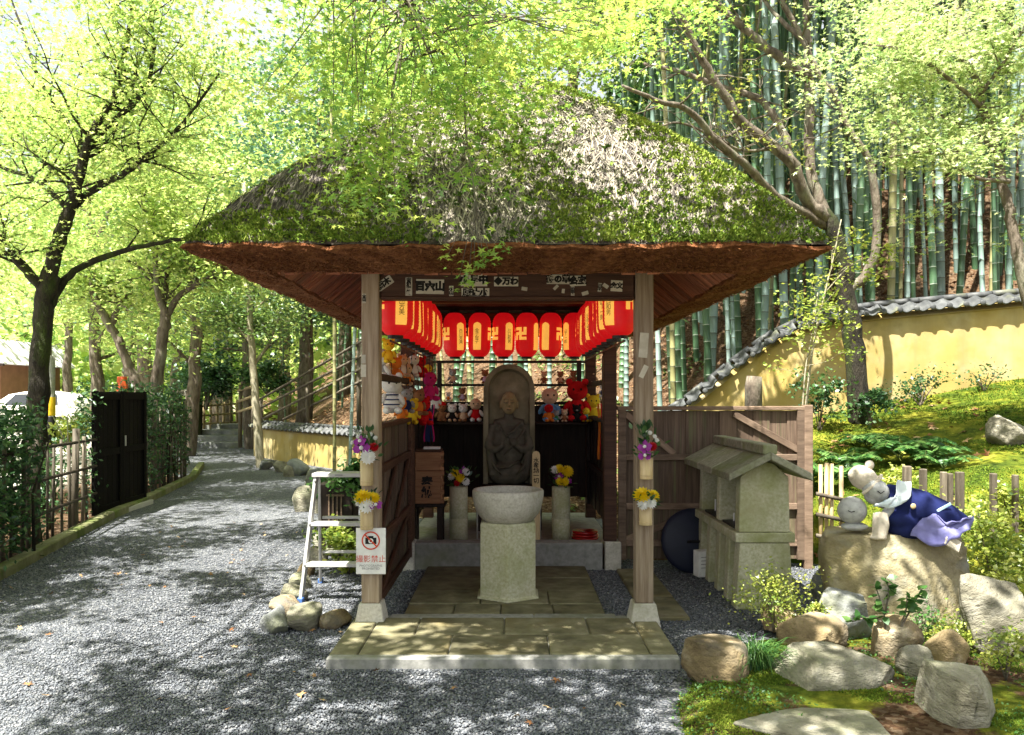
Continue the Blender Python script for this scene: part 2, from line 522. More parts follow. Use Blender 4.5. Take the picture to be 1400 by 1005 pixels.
# leaves
M_maple = leaf_mat('maple_leaf', [(0.12, 0.27, 0.055), (0.22, 0.39, 0.07), (0.37, 0.51, 0.09), (0.53, 0.60, 0.13)], 0.58, 0.05)
M_maplelight = leaf_mat('pale_maple_leaf', [(0.18, 0.32, 0.10), (0.33, 0.46, 0.15), (0.50, 0.59, 0.24), (0.64, 0.67, 0.38)], 0.5, 0.06)
M_maplefar = leaf_mat('sunny_leaf', [(0.13, 0.26, 0.06), (0.28, 0.42, 0.095), (0.45, 0.56, 0.15), (0.61, 0.67, 0.26)], 0.57, 0.04)
M_evergreen = leaf_mat('evergreen_leaf', [(0.012, 0.045, 0.014), (0.028, 0.085, 0.024), (0.055, 0.14, 0.035), (0.10, 0.19, 0.05)], 0.25, 0.05)
M_bluegreen = leaf_mat('bluish_leaf', [(0.04, 0.11, 0.06), (0.07, 0.17, 0.085), (0.12, 0.24, 0.11)], 0.35, 0.10)
M_bambooleaf = leaf_mat('bamboo_leaf', [(0.06, 0.13, 0.03), (0.12, 0.21, 0.045), (0.20, 0.28, 0.06)], 0.45, 0.06)
M_moss = attr_mat('moss', [(0.025, 0.06, 0.010), (0.06, 0.12, 0.015), (0.13, 0.19, 0.022), (0.28, 0.31, 0.05)], 0.95, 0.05)
M_roofmoss = attr_mat('roof_moss', [(0.025, 0.065, 0.014), (0.085, 0.15, 0.025), (0.20, 0.27, 0.045), (0.38, 0.42, 0.10)], 0.95, 0.05)
M_fern = leaf_mat('fern_leaf', [(0.03, 0.10, 0.025), (0.07, 0.18, 0.04), (0.17, 0.30, 0.08)], 0.35, 0.025)
M_shrub = leaf_mat('yellow_shrub_leaf', [(0.14, 0.24, 0.03), (0.28, 0.36, 0.05), (0.44, 0.46, 0.09)], 0.4, 0.06)
M_litter = attr_mat('fallen_leaf', [(0.12, 0.05, 0.02), (0.24, 0.12, 0.05), (0.40, 0.25, 0.12), (0.50, 0.38, 0.22)])
M_pebble = attr_mat('gravel_pebble', [(0.042, 0.048, 0.058), (0.105, 0.116, 0.134), (0.185, 0.196, 0.214), (0.36, 0.36, 0.36)], 0.8, 0.3)
# ================================================================ the ground
FOOT = [(30, -3.0), (14, -1.0), (6, 0.2), (3.3, 0.55), (2.9, 1.5), (2.8, 2.0), (1.05, 2.2), (1.15, 4.7), (-1.3, 4.8), (-1.8, 6.2),
        (-3.3, 12.3), (-6.6, 16.0), (-7.6, 19.5), (-8.3, 24), (-13, 40), (-40, 90), (-120, 700)]
GARD = [(0.66, -2.6), (0.70, -1.75), (0.76, -1.3), (0.94, -0.95), (1.28, -0.45), (1.62, -0.22), (1.78, 0.02), (2.05, 0.3), (3.3, 0.65),
        (6, 0.3), (14, -1), (14, -8), (0.66, -8)]
KERB = [(-3.45, -3.0), (-4.33, 1.41), (-4.77, 3.36), (-5.08, 4.8), (-5.28, 6.03), (-5.95, 9.6), (-6.9, 12.5), (-9.6, 17.5), (-10.9, 22.0), (-16, 40)]


def seg_dist(x, y, poly, closed=False):
    d = np.full(x.shape, 1e9)
    n = len(poly)
    for i in range(n if closed else n - 1):
        ax, ay = poly[i]; bx, by = poly[(i + 1) % n]
        vx, vy = bx - ax, by - ay
        t = np.clip(((x - ax) * vx + (y - ay) * vy) / (vx * vx + vy * vy), 0, 1)
        d = np.minimum(d, np.hypot(x - ax - t * vx, y - ay - t * vy))
    return d


def inside(x, y, poly):
    r = np.zeros(x.shape, bool)
    n = len(poly)
    for i in range(n):
        ax, ay = poly[i]; bx, by = poly[(i + 1) % n]
        c = (ay > y) != (by > y)
        with np.errstate(divide='ignore', invalid='ignore'):
            r ^= c & (x < (bx - ax) * (y - ay) / ((by - ay) if by != ay else 1e-9) + ax)
    return r


def sm(a, b, v):
    t = np.clip((v - a) / (b - a), 0, 1)
    return t * t * (3 - 2 * t)


_wv = [(NR.uniform(-1, 1, 2), NR.uniform(0, 6.28)) for _ in range(14)]
def wav(x, y, f):
    s = 0
    for i, (k, p) in enumerate(_wv):
        s = s + np.sin((k[0] * x + k[1] * y) * f * (1 + 0.35 * i) + p) / (1 + 0.35 * i)
    return s / 4.0


FOOTPOLY = FOOT + [(700, 700), (700, -3)]


def masks(x, y):
    hill = inside(x, y, FOOTPOLY)
    gard = inside(x, y, GARD) & ~hill
    xk = np.interp(y, [k[1] for k in KERB], [k[0] for k in KERB])
    left = (x < xk) & ~hill & ~gard
    return hill, gard, left, xk


def height(x, y):
    x = np.asarray(x, float); y = np.asarray(y, float)
    hill, gard, left, xk = masks(x, y)
    d = seg_dist(x, y, FOOT)
    slope = 0.29 + 0.36 * sm(6, 13, y)
    hh = slope * d
    hh = np.where(hh > 6, 6 + (hh - 6) * 0.45, hh)
    hh = np.minimum(hh, 26)
    step = 0.46 * sm(0.0, 0.28, d) * sm(2.2, 3.3, x)
    h = np.full(x.shape, -0.22)
    h = np.where(hill, -0.08 + hh + step + 0.05 * wav(x, y, 1.3) * np.clip(d, 0, 1), h)
    dg = seg_dist(x, y, GARD)
    h = np.where(gard, -0.10 + 0.11 * sm(0, 0.3, dg) + 0.03 * wav(x, y, 3.0) * sm(0, 0.5, dg), h)
    dl = xk - x
    h = np.where(left, -0.10 + 0.05 * sm(0, 0.25, dl) + 0.05 * np.clip(dl - 2.0, 0, 18) + 0.02 * wav(x, y, 1.5), h)
    return h


def H(x, y):
    return float(height(np.array([x]), np.array([y]))[0])


def axis(lo, hi, fine, flo, fhi, far):
    a = list(np.arange(flo, fhi + 1e-6, fine))
    s = fine; v = fhi
    while v < hi:
        s *= 1.22; v += s; a.append(v)
    s = fine; v = flo
    while v > lo:
        s *= 1.22; v -= s; a.insert(0, v)
    return np.array(a)


gx = axis(-700, 700, 0.11, -6.0, 7.5, 0)
gy = axis(-60, 900, 0.11, -3.2, 7.0, 0)
X, Y = np.meshgrid(gx, gy)
Z = height(X, Y)
nx, ny = len(gx), len(gy)
idx = np.arange(nx * ny).reshape(ny, nx)
F = np.stack([idx[:-1, :-1], idx[:-1, 1:], idx[1:, 1:], idx[1:, :-1]], -1).reshape(-1, 4)
hill, gard, left, xk = masks(X, Y)
moss = (gard * 0.47 + hill * (sm(1.6, 3.0, X) * sm(7.2, 5.4, Y)) * 0.95)


def ground_material():
    m, nt, b = _base('garden_soil_moss_and_litter')
    v = _coords(nt, (1, 1, 1), False)
    at = nt.nodes.new('ShaderNodeAttribute'); at.attribute_name = 'moss'
    al = nt.nodes.new('ShaderNodeAttribute'); al.attribute_name = 'lot'
    soil = _ramp(nt, _noise(nt, v, 9, 8, 0.7), [(0.028, 0.014, 0.008), (0.07, 0.036, 0.020), (0.15, 0.09, 0.05)], 0.35, 0.68)
    vo = nt.nodes.new('ShaderNodeTexVoronoi'); vo.inputs['Scale'].default_value = 38.0
    nt.links.new(v, vo.inputs['Vector'])
    leafc = _ramp(nt, vo.outputs['Color'], [(0.06, 0.032, 0.018), (0.16, 0.095, 0.05), (0.30, 0.21, 0.12), (0.46, 0.37, 0.26)], 0.1, 0.9)
    soil = _mix(nt, 0.32, soil, leafc)
    mc = _ramp(nt, _noise(nt, v, 3.2, 8, 0.65), [(0.03, 0.055, 0.008), (0.08, 0.115, 0.012), (0.19, 0.21, 0.02), (0.36, 0.34, 0.05)], 0.32, 0.68)
    f = _noise(nt, v, 2.4, 6)
    ad = nt.nodes.new('ShaderNodeMath'); ad.operation = 'ADD'
    nt.links.new(f, ad.inputs[0]); nt.links.new(at.outputs['Fac'], ad.inputs[1])
    ff = _ramp(nt, ad.outputs[0], [(0, 0, 0), (1, 1, 1)], 0.95, 1.12)
    c = _mix(nt, ff, soil, mc)
    lot = _ramp(nt, _noise(nt, v, 30, 6), [(0.34, 0.32, 0.28), (0.52, 0.50, 0.45)])
    c = _mix(nt, al.outputs['Fac'], c, lot)
    nt.links.new(c, b.inputs['Base Color'])
    b.inputs['Roughness'].default_value = 0.95; b.inputs['Specular IOR Level'].default_value = 0.1
    _bump(nt, b, _noise(nt, v, 34, 7, 0.7), 0.9, 0.05)
    return m


M_ground = ground_material()
me = np_mesh('ground', np.stack([X, Y, Z], -1).reshape(-1, 3), F, M_ground, True)
for nm, arr in (('moss', moss), ('lot', left * sm(1.6, 2.6, xk - X))):
    a = me.attributes.new(nm, 'FLOAT', 'POINT'); a.data.foreach_set('value', arr.astype(np.float32).ravel())
ground = tag(link('ground', me), kind='structure')


def gravel_material():
    m, nt, b = _base('gravel_surface')
    v = _coords(nt, (1, 1, 1), False)
    vo = nt.nodes.new('ShaderNodeTexVoronoi'); vo.inputs['Scale'].default_value = 80.0
    nt.links.new(v, vo.inputs['Vector'])
    c = _ramp(nt, vo.outputs['Color'], [(0.030, 0.035, 0.042), (0.08, 0.088, 0.102), (0.15, 0.16, 0.175), (0.30, 0.30, 0.30)], 0.1, 0.9)
    big = _ramp(nt, _noise(nt, v, 1.3, 5), [(0.75, 0.75, 0.78), (1.0, 1.0, 1.0)], 0.35, 0.65)
    c = _mix(nt, 1.0, c, big, 'MULTIPLY')
    nt.links.new(c, b.inputs['Base Color'])
    b.inputs['Roughness'].default_value = 0.85; b.inputs['Specular IOR Level'].default_value = 0.25
    iv = nt.nodes.new('ShaderNodeMath'); iv.operation = 'SUBTRACT'; iv.inputs[0].default_value = 1.0
    nt.links.new(vo.outputs['Distance'], iv.inputs[1])
    _bump(nt, b, iv.outputs[0], 0.9, 0.012)
    return m


M_gravel = gravel_material()
ax = np.arange(-18, 4.01, 0.2); ay = np.arange(-12, 26.01, 0.2)
X, Y = np.meshgrid(ax, ay)
Z = -0.062 + 0.006 * wav(X, Y, 1.7)
idx = np.arange(X.size).reshape(X.shape)
F = np.stack([idx[:-1, :-1], idx[:-1, 1:], idx[1:, 1:], idx[1:, :-1]], -1).reshape(-1, 4)
tag(link('gravel_path', np_mesh('gravel_path', np.stack([X, Y, Z], -1).reshape(-1, 3), F, M_gravel, True)), kind='structure')

# loose pebbles on the gravel near the camera
OCT = np.array([(1, 0, 0), (-1, 0, 0), (0, 1, 0), (0, -1, 0), (0, 0, 1), (0, 0, -1)], float)
OCF = np.array([(0, 2, 4), (2, 1, 4), (1, 3, 4), (3, 0, 4), (2, 0, 5), (1, 2, 5), (3, 1, 5), (0, 3, 5)])
SLAB = (-1.04, 1.0, -0.84, 0.14)


def scatter_pebbles(n):
    d = 3.3 * (9.5 / 3.3) ** NR.uniform(0, 1, n)
    x = CAMX + NR.uniform(-730, 420, n) / FPX * d
    y = CAMY + d
    hl, gd, lf, _ = masks(x, y)
    ok = ~(hl | gd | lf)
    ok &= ~((x > SLAB[0] - .01) & (x < SLAB[1] + .01) & (y > SLAB[2] - .01) & (y < SLAB[3]))
    ok &= ~((x > -0.74) & (x < 0.70) & (y > 0) & (y < 1.85))
    ok &= ~((x > -0.95) & (x < 0.95) & (y > 1.8))
    x, y = x[ok], y[ok]
    n = len(x)
    s = NR.uniform(0.004, 0.009, n) * NR.uniform(0.8, 1.4, n)
    rot = NR.uniform(0, 6.28, n)
    sc = np.stack([s * NR.uniform(0.8, 1.4, n), s * NR.uniform(0.7, 1.1, n), s * NR.uniform(0.45, 0.8, n)], -1)
    base = OCT[None] * (1 + NR.uniform(-0.25, 0.25, (n, 6, 1)))
    tilt = NR.uniform(-0.5, 0.5, (n, 1))
    p = base * sc[:, None, :]
    px_ = p[..., 0] * np.cos(rot)[:, None] - p[..., 1] * np.sin(rot)[:, None]
    py_ = p[..., 0] * np.sin(rot)[:, None] + p[..., 1] * np.cos(rot)[:, None]
    pz_ = p[..., 2] + px_ * tilt
    V = np.stack([px_ + x[:, None], py_ + y[:, None], pz_ - 0.060 + (sc[:, 2] * 0.5)[:, None]], -1).reshape(-1, 3)
    Fp = (OCF[None] + (np.arange(n) * 6)[:, None, None]).reshape(-1, 3)
    a = np.repeat(np.clip(NR.beta(2, 2.6, n), 0, 1), 6)
    return np_mesh('gravel', V, Fp, M_pebble, True, a)


tag(link('gravel', scatter_pebbles(135000)), 'loose blue-grey gravel stones covering the path', 'gravel', kind='stuff')


# ================================================================ the stone platform and paving
def slab_piece(x0, x1, y0, y1, z0, z1, mat, parent, name='paving_stone', gap=0.006, bev=0.008):
    jz = RND.uniform(-0.004, 0.003)
    return MB().box(((x0 + x1) / 2, (y0 + y1) / 2, (z0 + z1 + jz) / 2), (x1 - x0 - gap, y1 - y0 - gap, z1 + jz - z0)).build(name, mat, parent, bevel=bev)


plat = empty('stone_platform', (0, -0.4, 0))
tag(plat, kind='structure')
plat.location = (0, 0, 0)
MB().box((-0.02, -0.35, -0.075), (1.98, 0.92, 0.12)).build('bedding', M_kerbstone, plat)
M_joint = M_kerbstone
xl, xr = -1.03, 0.99
slab_piece(xl, xr, -0.83, -0.755, -0.13, 0.0, M_kerbstone, plat, 'front_edge_stone')
slab_piece(xl, -0.86, -0.755, 0.015, -0.13, 0.0, M_paving, plat)
slab_piece(0.83, xr, -0.755, 0.015, -0.13, 0.0, M_paving, plat)
for xs, y0, y1 in (((-0.86, -0.58, -0.02, 0.52, 0.83), -0.37, 0.015), ((-0.86, -0.34, 0.25, 0.83), -0.755, -0.37)):
    for a, b2 in zip(xs[:-1], xs[1:]):
        slab_piece(a, b2, y0, y1, -0.13, 0.0, M_paving, plat)
for a, b2 in ((-0.80, 0.18), (0.18, 0.74)):
    slab_piece(a, b2, 0.015, 0.135, -0.13, -0.004, M_kerbstone, plat, 'edge_stone')
for y0, y1, xs in ((0.135, 0.42, (-0.72, -0.38, -0.05, 0.32, 0.68)), (0.42, 0.80, (-0.72, -0.20, 0.30, 0.68)),
                   (0.80, 1.25, (-0.72, 0.05, 0.68)), (1.25, 1.72, (-0.72, -0.1, 0.68))):
    for a, b2 in zip(xs[:-1], xs[1:]):
        slab_piece(a, b2, y0, y1, -0.13, -0.012, M_paving, plat)
for y0, y1 in ((0.14, 0.72), (0.72, 1.30), (1.30, 1.70)):
    slab_piece(0.95, 1.26, y0, y1, -0.13, -0.03, M_paving, plat)
MB().box((0, 2.95, 0.0), (1.9, 2.0, 0.27)).build('inner_floor', M_kerbstone, plat)
slab_piece(-0.84, 0.84, 1.76, 1.93, -0.10, 0.185, M_kerbstone, plat, 'threshold_stone')
for x in (-0.91, 0.93):
    slab_piece(x - 0.075, x + 0.075, 1.75, 1.94, -0.10, 0.19, M_granite, plat, 'threshold_end_stone')
# ================================================================ the pavilion
PAV = empty('shrine_pavilion', (0, 0, 0), 0, 'open wooden shrine pavilion under a mossy thatched hip roof', 'pavilion')
HX, HY, YC, ZE = 1.76, 2.85, 1.83, 2.31


def roof_z(x, y):
    a = np.maximum(HX - np.abs(x), 1e-4); b = np.maximum(HY - np.abs(y - YC), 1e-4)
    s = (a ** -5.0 + b ** -5.0) ** (-0.2)
    q = np.clip(s / 1.75, 0, 1)
    return ZE + 1.66 * (1 - (1 - q) ** 1.5) + 0.022 * wav(x * 1.0, y * 1.0, 3.1) * np.clip(s * 6, 0, 1)


def edge_wob(t):
    return 0.012 * np.sin(t * 7.3) + 0.009 * np.sin(t * 17.1 + 1)


def build_roof():
    nu, nv = 90, 130
    u = np.sign(np.linspace(-1, 1, nu)) * (1 - (1 - np.abs(np.linspace(-1, 1, nu))) ** 1.1)
    v = np.linspace(-1, 1, nv)
    Xr, Yr = np.meshgrid(u * HX, YC + v * HY)
    Zr = roof_z(Xr, Yr)
    idx = np.arange(nu * nv).reshape(nv, nu)
    F = np.stack([idx[:-1, :-1], idx[:-1, 1:], idx[1:, 1:], idx[1:, :-1]], -1).reshape(-1, 4)
    V = np.stack([Xr, Yr, Zr], -1).reshape(-1, 3)
    top = np_mesh('roof', V, F, M_thatch, True)
    roof = link('roof', top, PAV)
    # the cut edge of the thatch and the underside
    per = []
    for t in np.linspace(0, 1, 40, endpoint=False): per.append((-1 + 2 * t, -1))
    for t in np.linspace(0, 1, 60, endpoint=False): per.append((1, -1 + 2 * t))
    for t in np.linspace(0, 1, 40, endpoint=False): per.append((1 - 2 * t, 1))
    for t in np.linspace(0, 1, 60, endpoint=False): per.append((-1, 1 - 2 * t))
    per = np.array(per); n = len(per)
    rings = []
    for ins, z in ((0.0, ZE + 0.004), (-0.012, ZE - 0.02), (0.12, ZE - 0.055), (0.36, ZE - 0.095), (0.39, ZE - 0.05)):
        wob = 0.008 * np.sin(np.arange(n) * 1.9 + ins * 30) + 0.009 * np.sin(np.arange(n) * 0.43) + NR.normal(0, 0.004, n)
        rings.append(np.stack([per[:, 0] * (HX - ins), YC + per[:, 1] * (HY - ins), np.full(n, z) + wob], -1))
    V = np.concatenate(rings)
    F = []
    for r in range(len(rings) - 1):
        for k in range(n):
            F.append((r * n + k, r * n + (k + 1) % n, (r + 1) * n + (k + 1) % n, (r + 1) * n + k))
    link('cut_eave', np_mesh('cut_eave', V, F, M_thatchcut, False), roof)
    rings = []
    for ins, z in ((0.37, ZE - 0.06), (1.05, ZE + 0.50), (1.7, ZE + 0.95)):
        rings.append(np.stack([per[:, 0] * (HX - ins), YC + per[:, 1] * (HY - ins), np.full(n, z)], -1))
    V = np.concatenate(rings); F = []
    for r in range(2):
        for k in range(n):
            F.append((r * n + k, r * n + (k + 1) % n, (r + 1) * n + (k + 1) % n, (r + 1) * n + k))
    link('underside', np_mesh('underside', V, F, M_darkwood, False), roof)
    # soffit boards running up under the side and front eaves
    proto = {}
    k = 0
    for sx in (-1, 1):
        y = -0.62
        while y < 3.9:
            w = RND.uniform(0.05, 0.085)
            off = RND.uniform(0.0, 0.014)
            L = RND.uniform(0.62, 0.80)
            m = MB().box((0, 0, 0), (L, w - 0.006, 0.016)).mesh('soffit_board', M_soffit)
            ang = math.atan2(0.56, 0.68)
            link('soffit_board', m, roof, (sx * (HX - 0.40 - L / 2 * 0.77), y + w / 2, ZE - 0.075 + L / 2 * 0.635 - 0.012 - off), (RND.uniform(-.03, .03), sx * ang, RND.uniform(-.03, .03)))
            y += w
    x = -1.32
    while x < 1.32:
        w = RND.uniform(0.06, 0.10)
        L = 0.7
        m = MB().box((0, 0, 0), (w - 0.006, L, 0.016)).mesh('soffit_board', M_soffit)
        link('soffit_board', m, roof, (x + w / 2, YC - HY + 0.40 + L / 2 * 0.77, ZE - 0.075 + L / 2 * 0.635 - 0.012 - RND.uniform(0, .014)), (math.atan2(0.56, 0.68), 0, 0))
        x += w
    return roof


ROOF = build_roof()


def roof_frame(x, y):
    e = 0.03
    z = roof_z(x, y)
    gx_ = (roof_z(x + e, y) - roof_z(x - e, y)) / (2 * e); gy_ = (roof_z(x, y + e) - roof_z(x, y - e)) / (2 * e)
    nrm = np.stack([-gx_, -gy_, np.ones_like(gx_)], -1); nrm /= np.linalg.norm(nrm, axis=1)[:, None]
    g2 = gx_ ** 2 + gy_ ** 2 + 1e-6
    dn = np.stack([-gx_, -gy_, -g2], -1); dn /= np.linalg.norm(dn, axis=1)[:, None] + 1e-9
    return np.stack([x, y, z], -1), nrm, dn


def thatch_straw(n, front=True):
    x = NR.uniform(-HX + 0.01, HX - 0.01, n)
    y = YC - HY + 0.01 + (2 * HY - 0.02) * NR.uniform(0, 1, n) ** 1.6
    m = int(n * 0.05)                        # the overhanging ends along the eave
    side = NR.integers(0, 4, m)
    tt = NR.uniform(-1, 1, m)
    x[:m] = np.where(side == 0, tt * HX, np.where(side == 1, HX - 0.03, np.where(side == 2, -HX + 0.03, tt * HX))) * 0.995
    y[:m] = np.where(side == 0, YC - HY + 0.03, np.where((side == 1) | (side == 2), YC + tt * HY * 0.99, YC - HY + 0.05))
    p, nm, dn = roof_frame(x, y)
    ang = NR.normal(0, 0.34, n) * np.where(x < -1.0, 0.5, 1.0) + 0.25 * wav(x, y, 2.0)
    sd = np.cross(nm, dn)
    t = dn * np.cos(ang)[:, None] + sd * np.sin(ang)[:, None]
    w = np.cross(nm, t)
    L = NR.uniform(0.05, 0.22, n) * np.where(x < -1.0, 1.5, 1.0); L[:m] = NR.uniform(0.02, 0.045, m)
    wd = NR.uniform(0.0016, 0.0048, n) * np.where(x < -1.0, 0.7, 1.0)
    lift = NR.uniform(0.002, 0.016, n)
    a = p - t * (L / 2)[:, None] + nm * 0.004
    c = p + t * (L / 2)[:, None] + nm * lift[:, None]
    c[:m] = p[:m] + t[:m] * (L[:m] * 0.5)[:, None]
    b = p + nm * (lift * 0.7 + 0.006)[:, None] + w * NR.normal(0, 0.006, n)[:, None]
    wv = w * wd[:, None]
    keep = (np.abs(c[:, 0]) < HX + 0.006) & (np.abs(c[:, 1] - YC) < HY + 0.006)
    a, b, c, wv, x, y = a[keep], b[keep], c[keep], wv[keep], x[keep], y[keep]
    n = len(a)
    V = np.stack([a - wv, a + wv, b - wv, b + wv, c - wv * 0.6, c + wv * 0.6], 1).reshape(-1, 3)
    o = (np.arange(n) * 6)[:, None]
    F = np.concatenate([o + np.array([[0, 1, 3, 2]]), o + np.array([[2, 3, 5, 4]])])
    col = np.clip(NR.beta(1.8, 2.0, n) + 0.14 * wav(x, y, 2.2) - 0.25 * (x < -1.0), 0, 1)  # straw on the left slope darker, its shade put into the colour
    return np_mesh('straw', V, F, M_straw, False, np.repeat(col, 6))


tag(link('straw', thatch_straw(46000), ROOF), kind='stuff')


def cut_ends(n):
    side = NR.choice(3, n, p=[0.5, 0.25, 0.25])
    t = NR.uniform(-1, 1, n); q = NR.uniform(0, 1, n)
    ins = -0.01 + 0.37 * q
    z = ZE - 0.022 - 0.072 * np.clip(q, 0, 1) ** 0.8 - 0.002
    x = np.where(side == 0, t * (HX - ins), np.where(side == 1, -(HX - ins), HX - ins))
    y = np.where(side == 0, YC - HY + ins, YC + t * (HY - ins))
    p = np.stack([x, y, z], -1)
    L = NR.uniform(0.008, 0.035, n); wd = NR.uniform(0.0012, 0.003, n)
    d = NR.normal(0, 1, (n, 3)); d[:, 2] = -np.abs(d[:, 2]) * 0.5
    d[:, 1] += np.where(side == 0, -0.8, 0); d[:, 0] += np.where(side == 1, -.8, np.where(side == 2, .8, 0))
    d /= np.linalg.norm(d, axis=1)[:, None]
    w = np.cross(d, NR.normal(0, 1, (n, 3))); w /= np.linalg.norm(w, axis=1)[:, None]
    V = np.stack([p - w * wd[:, None], p + w * wd[:, None], p + d * L[:, None]], 1).reshape(-1, 3)
    F = np.arange(n * 3).reshape(-1, 3)
    return np_mesh('cut_straw_end', V, F, M_cutend, False, np.repeat(NR.uniform(0, 1, n), 3))


M_cutend = attr_mat('cut_straw_tip', [(0.05, 0.016, 0.007), (0.15, 0.055, 0.02), (0.28, 0.12, 0.05)])
tag(link('cut_straw_end', cut_ends(26000), ROOF), kind='stuff')


def tri_tufts(p, nm, n_each, size, spread, tilt, mat, name, colbase):
    """little upright blades in clumps round the points p"""
    N = len(p) * n_each
    pp = np.repeat(p, n_each, 0); nn = np.repeat(nm, n_each, 0); sz = np.repeat(size, n_each)
    j = NR.normal(0, 1, (N, 3)); j -= nn * np.sum(j * nn, 1)[:, None]
    r = np.repeat(spread, n_each)
    base = pp + j * r[:, None] * 0.5
    d = nn + NR.normal(0, tilt, (N, 3)); d /= np.linalg.norm(d, axis=1)[:, None]
    w = np.cross(d, NR.normal(0, 1, (N, 3))); w /= np.linalg.norm(w, axis=1)[:, None]
    L = sz * NR.uniform(0.5, 1.3, N)
    wd = L * 0.42
    V = np.stack([base - w * wd[:, None], base + w * wd[:, None], base + d * L[:, None]], 1).reshape(-1, 3)
    col = np.clip(np.repeat(colbase, n_each) + NR.normal(0, 0.16, N), 0, 1)
    return np_mesh(name, V, np.arange(N * 3).reshape(-1, 3), mat, False, np.repeat(col, 3))


def roof_moss(n):
    x = NR.uniform(-HX, HX, n) * 0.99
    y = YC - HY + 0.01 + 2.6 * NR.uniform(0, 1, n) ** 1.5
    s = np.minimum(HX - np.abs(x), y - (YC - HY))
    left_bare = (x < -0.95) & (s > 0.14)
    k = wav(x * 1.6, y * 1.6, 2.4) + 0.40 * np.exp(-s / 0.2) - 0.14 - 0.6 * left_bare + NR.normal(0, 0.42, n)
    ok = k > 0.16
    x, y = x[ok], y[ok]
    p, nm, dn = roof_frame(x, y)
    s = np.minimum(HX - np.abs(x), y - (YC - HY))
    cb = np.clip(0.50 + 0.30 * wav(x, y, 4.0), 0, 1)
    return tri_tufts(p + nm * 0.016, nm, 12, NR.uniform(0.010, 0.024, len(x)), NR.uniform(0.012, 0.035, len(x)), 0.7, M_roofmoss, 'roof_moss', cb)


tag(link('roof_moss', roof_moss(19000), ROOF), kind='stuff')

# ---- posts, beams
def post(x, y, z0, z1, w, mat=None, stone=True):
    p = MB().box((0, 0, (z0 + z1) / 2), (w, w, z1 - z0)).build('post', mat or M_post, PAV, bevel=0.006, loc=(x, y, 0))
    if stone:
        MB().box((0, 0, z0 / 2 - 0.02), (0.205, 0.205, z0 + 0.04), taper=0.72).build('post_base_stone', M_granite, p, bevel=0.006)
    return p


for x in (-0.91, 0.91):
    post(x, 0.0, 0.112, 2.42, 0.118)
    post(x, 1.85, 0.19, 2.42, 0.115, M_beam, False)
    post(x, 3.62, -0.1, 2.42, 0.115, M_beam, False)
B = lambda c, s, nm='beam', mt=None, bv=0.006: MB().box(c, s).build(nm, mt or M_beam, PAV, bevel=bv)
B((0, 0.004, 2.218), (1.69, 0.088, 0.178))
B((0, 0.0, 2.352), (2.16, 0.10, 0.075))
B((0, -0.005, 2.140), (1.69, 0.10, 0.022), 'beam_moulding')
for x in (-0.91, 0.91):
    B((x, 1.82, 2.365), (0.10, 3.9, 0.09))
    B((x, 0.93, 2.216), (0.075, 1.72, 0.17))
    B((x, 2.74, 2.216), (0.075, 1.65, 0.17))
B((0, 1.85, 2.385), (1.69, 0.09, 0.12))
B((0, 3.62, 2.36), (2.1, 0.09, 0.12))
# rails that carry the lanterns, and thin rails under them
for x in (-0.80, 0.80):
    B((x, 1.75, 2.435), (0.04, 3.3, 0.04), 'lantern_rail', M_darkwood, 0)
    B((x, 1.75, 1.865), (0.012, 3.3, 0.012), 'lantern_wire', M_black, 0)
B((0, 3.30, 2.435), (1.72, 0.04, 0.04), 'lantern_rail', M_darkwood, 0)

# the boards on top of the beams make the ceiling over the inner bay
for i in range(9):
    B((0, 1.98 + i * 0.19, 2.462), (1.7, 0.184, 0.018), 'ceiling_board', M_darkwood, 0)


# ---- plank panels
def plank_panel(root, a, b, z0, z1, n, rails, braces, side=1.0, mat=M_plank, rmat=M_rail, cap=True, stile=0.07, name='plank'):
    a, b = Vector((a[0], a[1], 0)), Vector((b[0], b[1], 0))
    L = (b - a).length
    t = (b - a) / L
    nrm = Vector((t.y, -t.x, 0)) * side
    rz = math.atan2(t.y, t.x)
    w = L / n
    for i in range(n):
        c = a + t * (w * (i + 0.5)) + nrm * (RND.uniform(-0.001, 0.001) - (0.005 if i % 2 else -0.005))
        MB().box((0, 0, 0), (w + (0.012 if i % 2 else -0.004), 0.016, z1 - z0 + RND.uniform(-.01, 0.0))).build(name, mat, root, bevel=0.002, loc=(c.x, c.y, (z0 + z1) / 2), rot=(0, 0, rz))
    off = nrm * 0.034
    for z, h in rails:
        c = (a + b) / 2 + off
        MB().box((0, 0, 0), (L - 2 * stile - 0.002, 0.03, h)).build('rail', rmat, root, bevel=0.003, loc=(c.x, c.y, z), rot=(0, 0, rz))
    for (u0, q0, u1, q1) in braces:
        p0 = a + t * (u0 * L) + nrm * 0.0305; p1 = a + t * (u1 * L) + nrm * 0.0305
        v = Vector((p1.x, p1.y, q1)) - Vector((p0.x, p0.y, q0))
        c = (p0 + p1) / 2
        run = math.hypot(v.x, v.y)
        MB().box((0, 0, 0), (v.length, 0.022, 0.055)).build('brace', rmat, root, bevel=0.003, loc=(c.x, c.y, (q0 + q1) / 2), rot=(0, -math.atan2(v.z, run), rz))
    for u in (0, 1):
        c = a + t * (u * L + (stile / 2 if u == 0 else -stile / 2)) + off
        MB().box((0, 0, 0), (stile, 0.034, z1 - z0 + 0.004)).build('stile', rmat, root, bevel=0.003, loc=(c.x, c.y, (z0 + z1) / 2 + 0.002), rot=(0, 0, rz))
    if cap:
        c = (a + b) / 2 + nrm * 0.01
        MB().box((0, 0, 0), (L + 0.02, 0.085, 0.035)).build('cap_rail', rmat, root, bevel=0.004, loc=(c.x, c.y, z1 + 0.021), rot=(0, 0, rz))


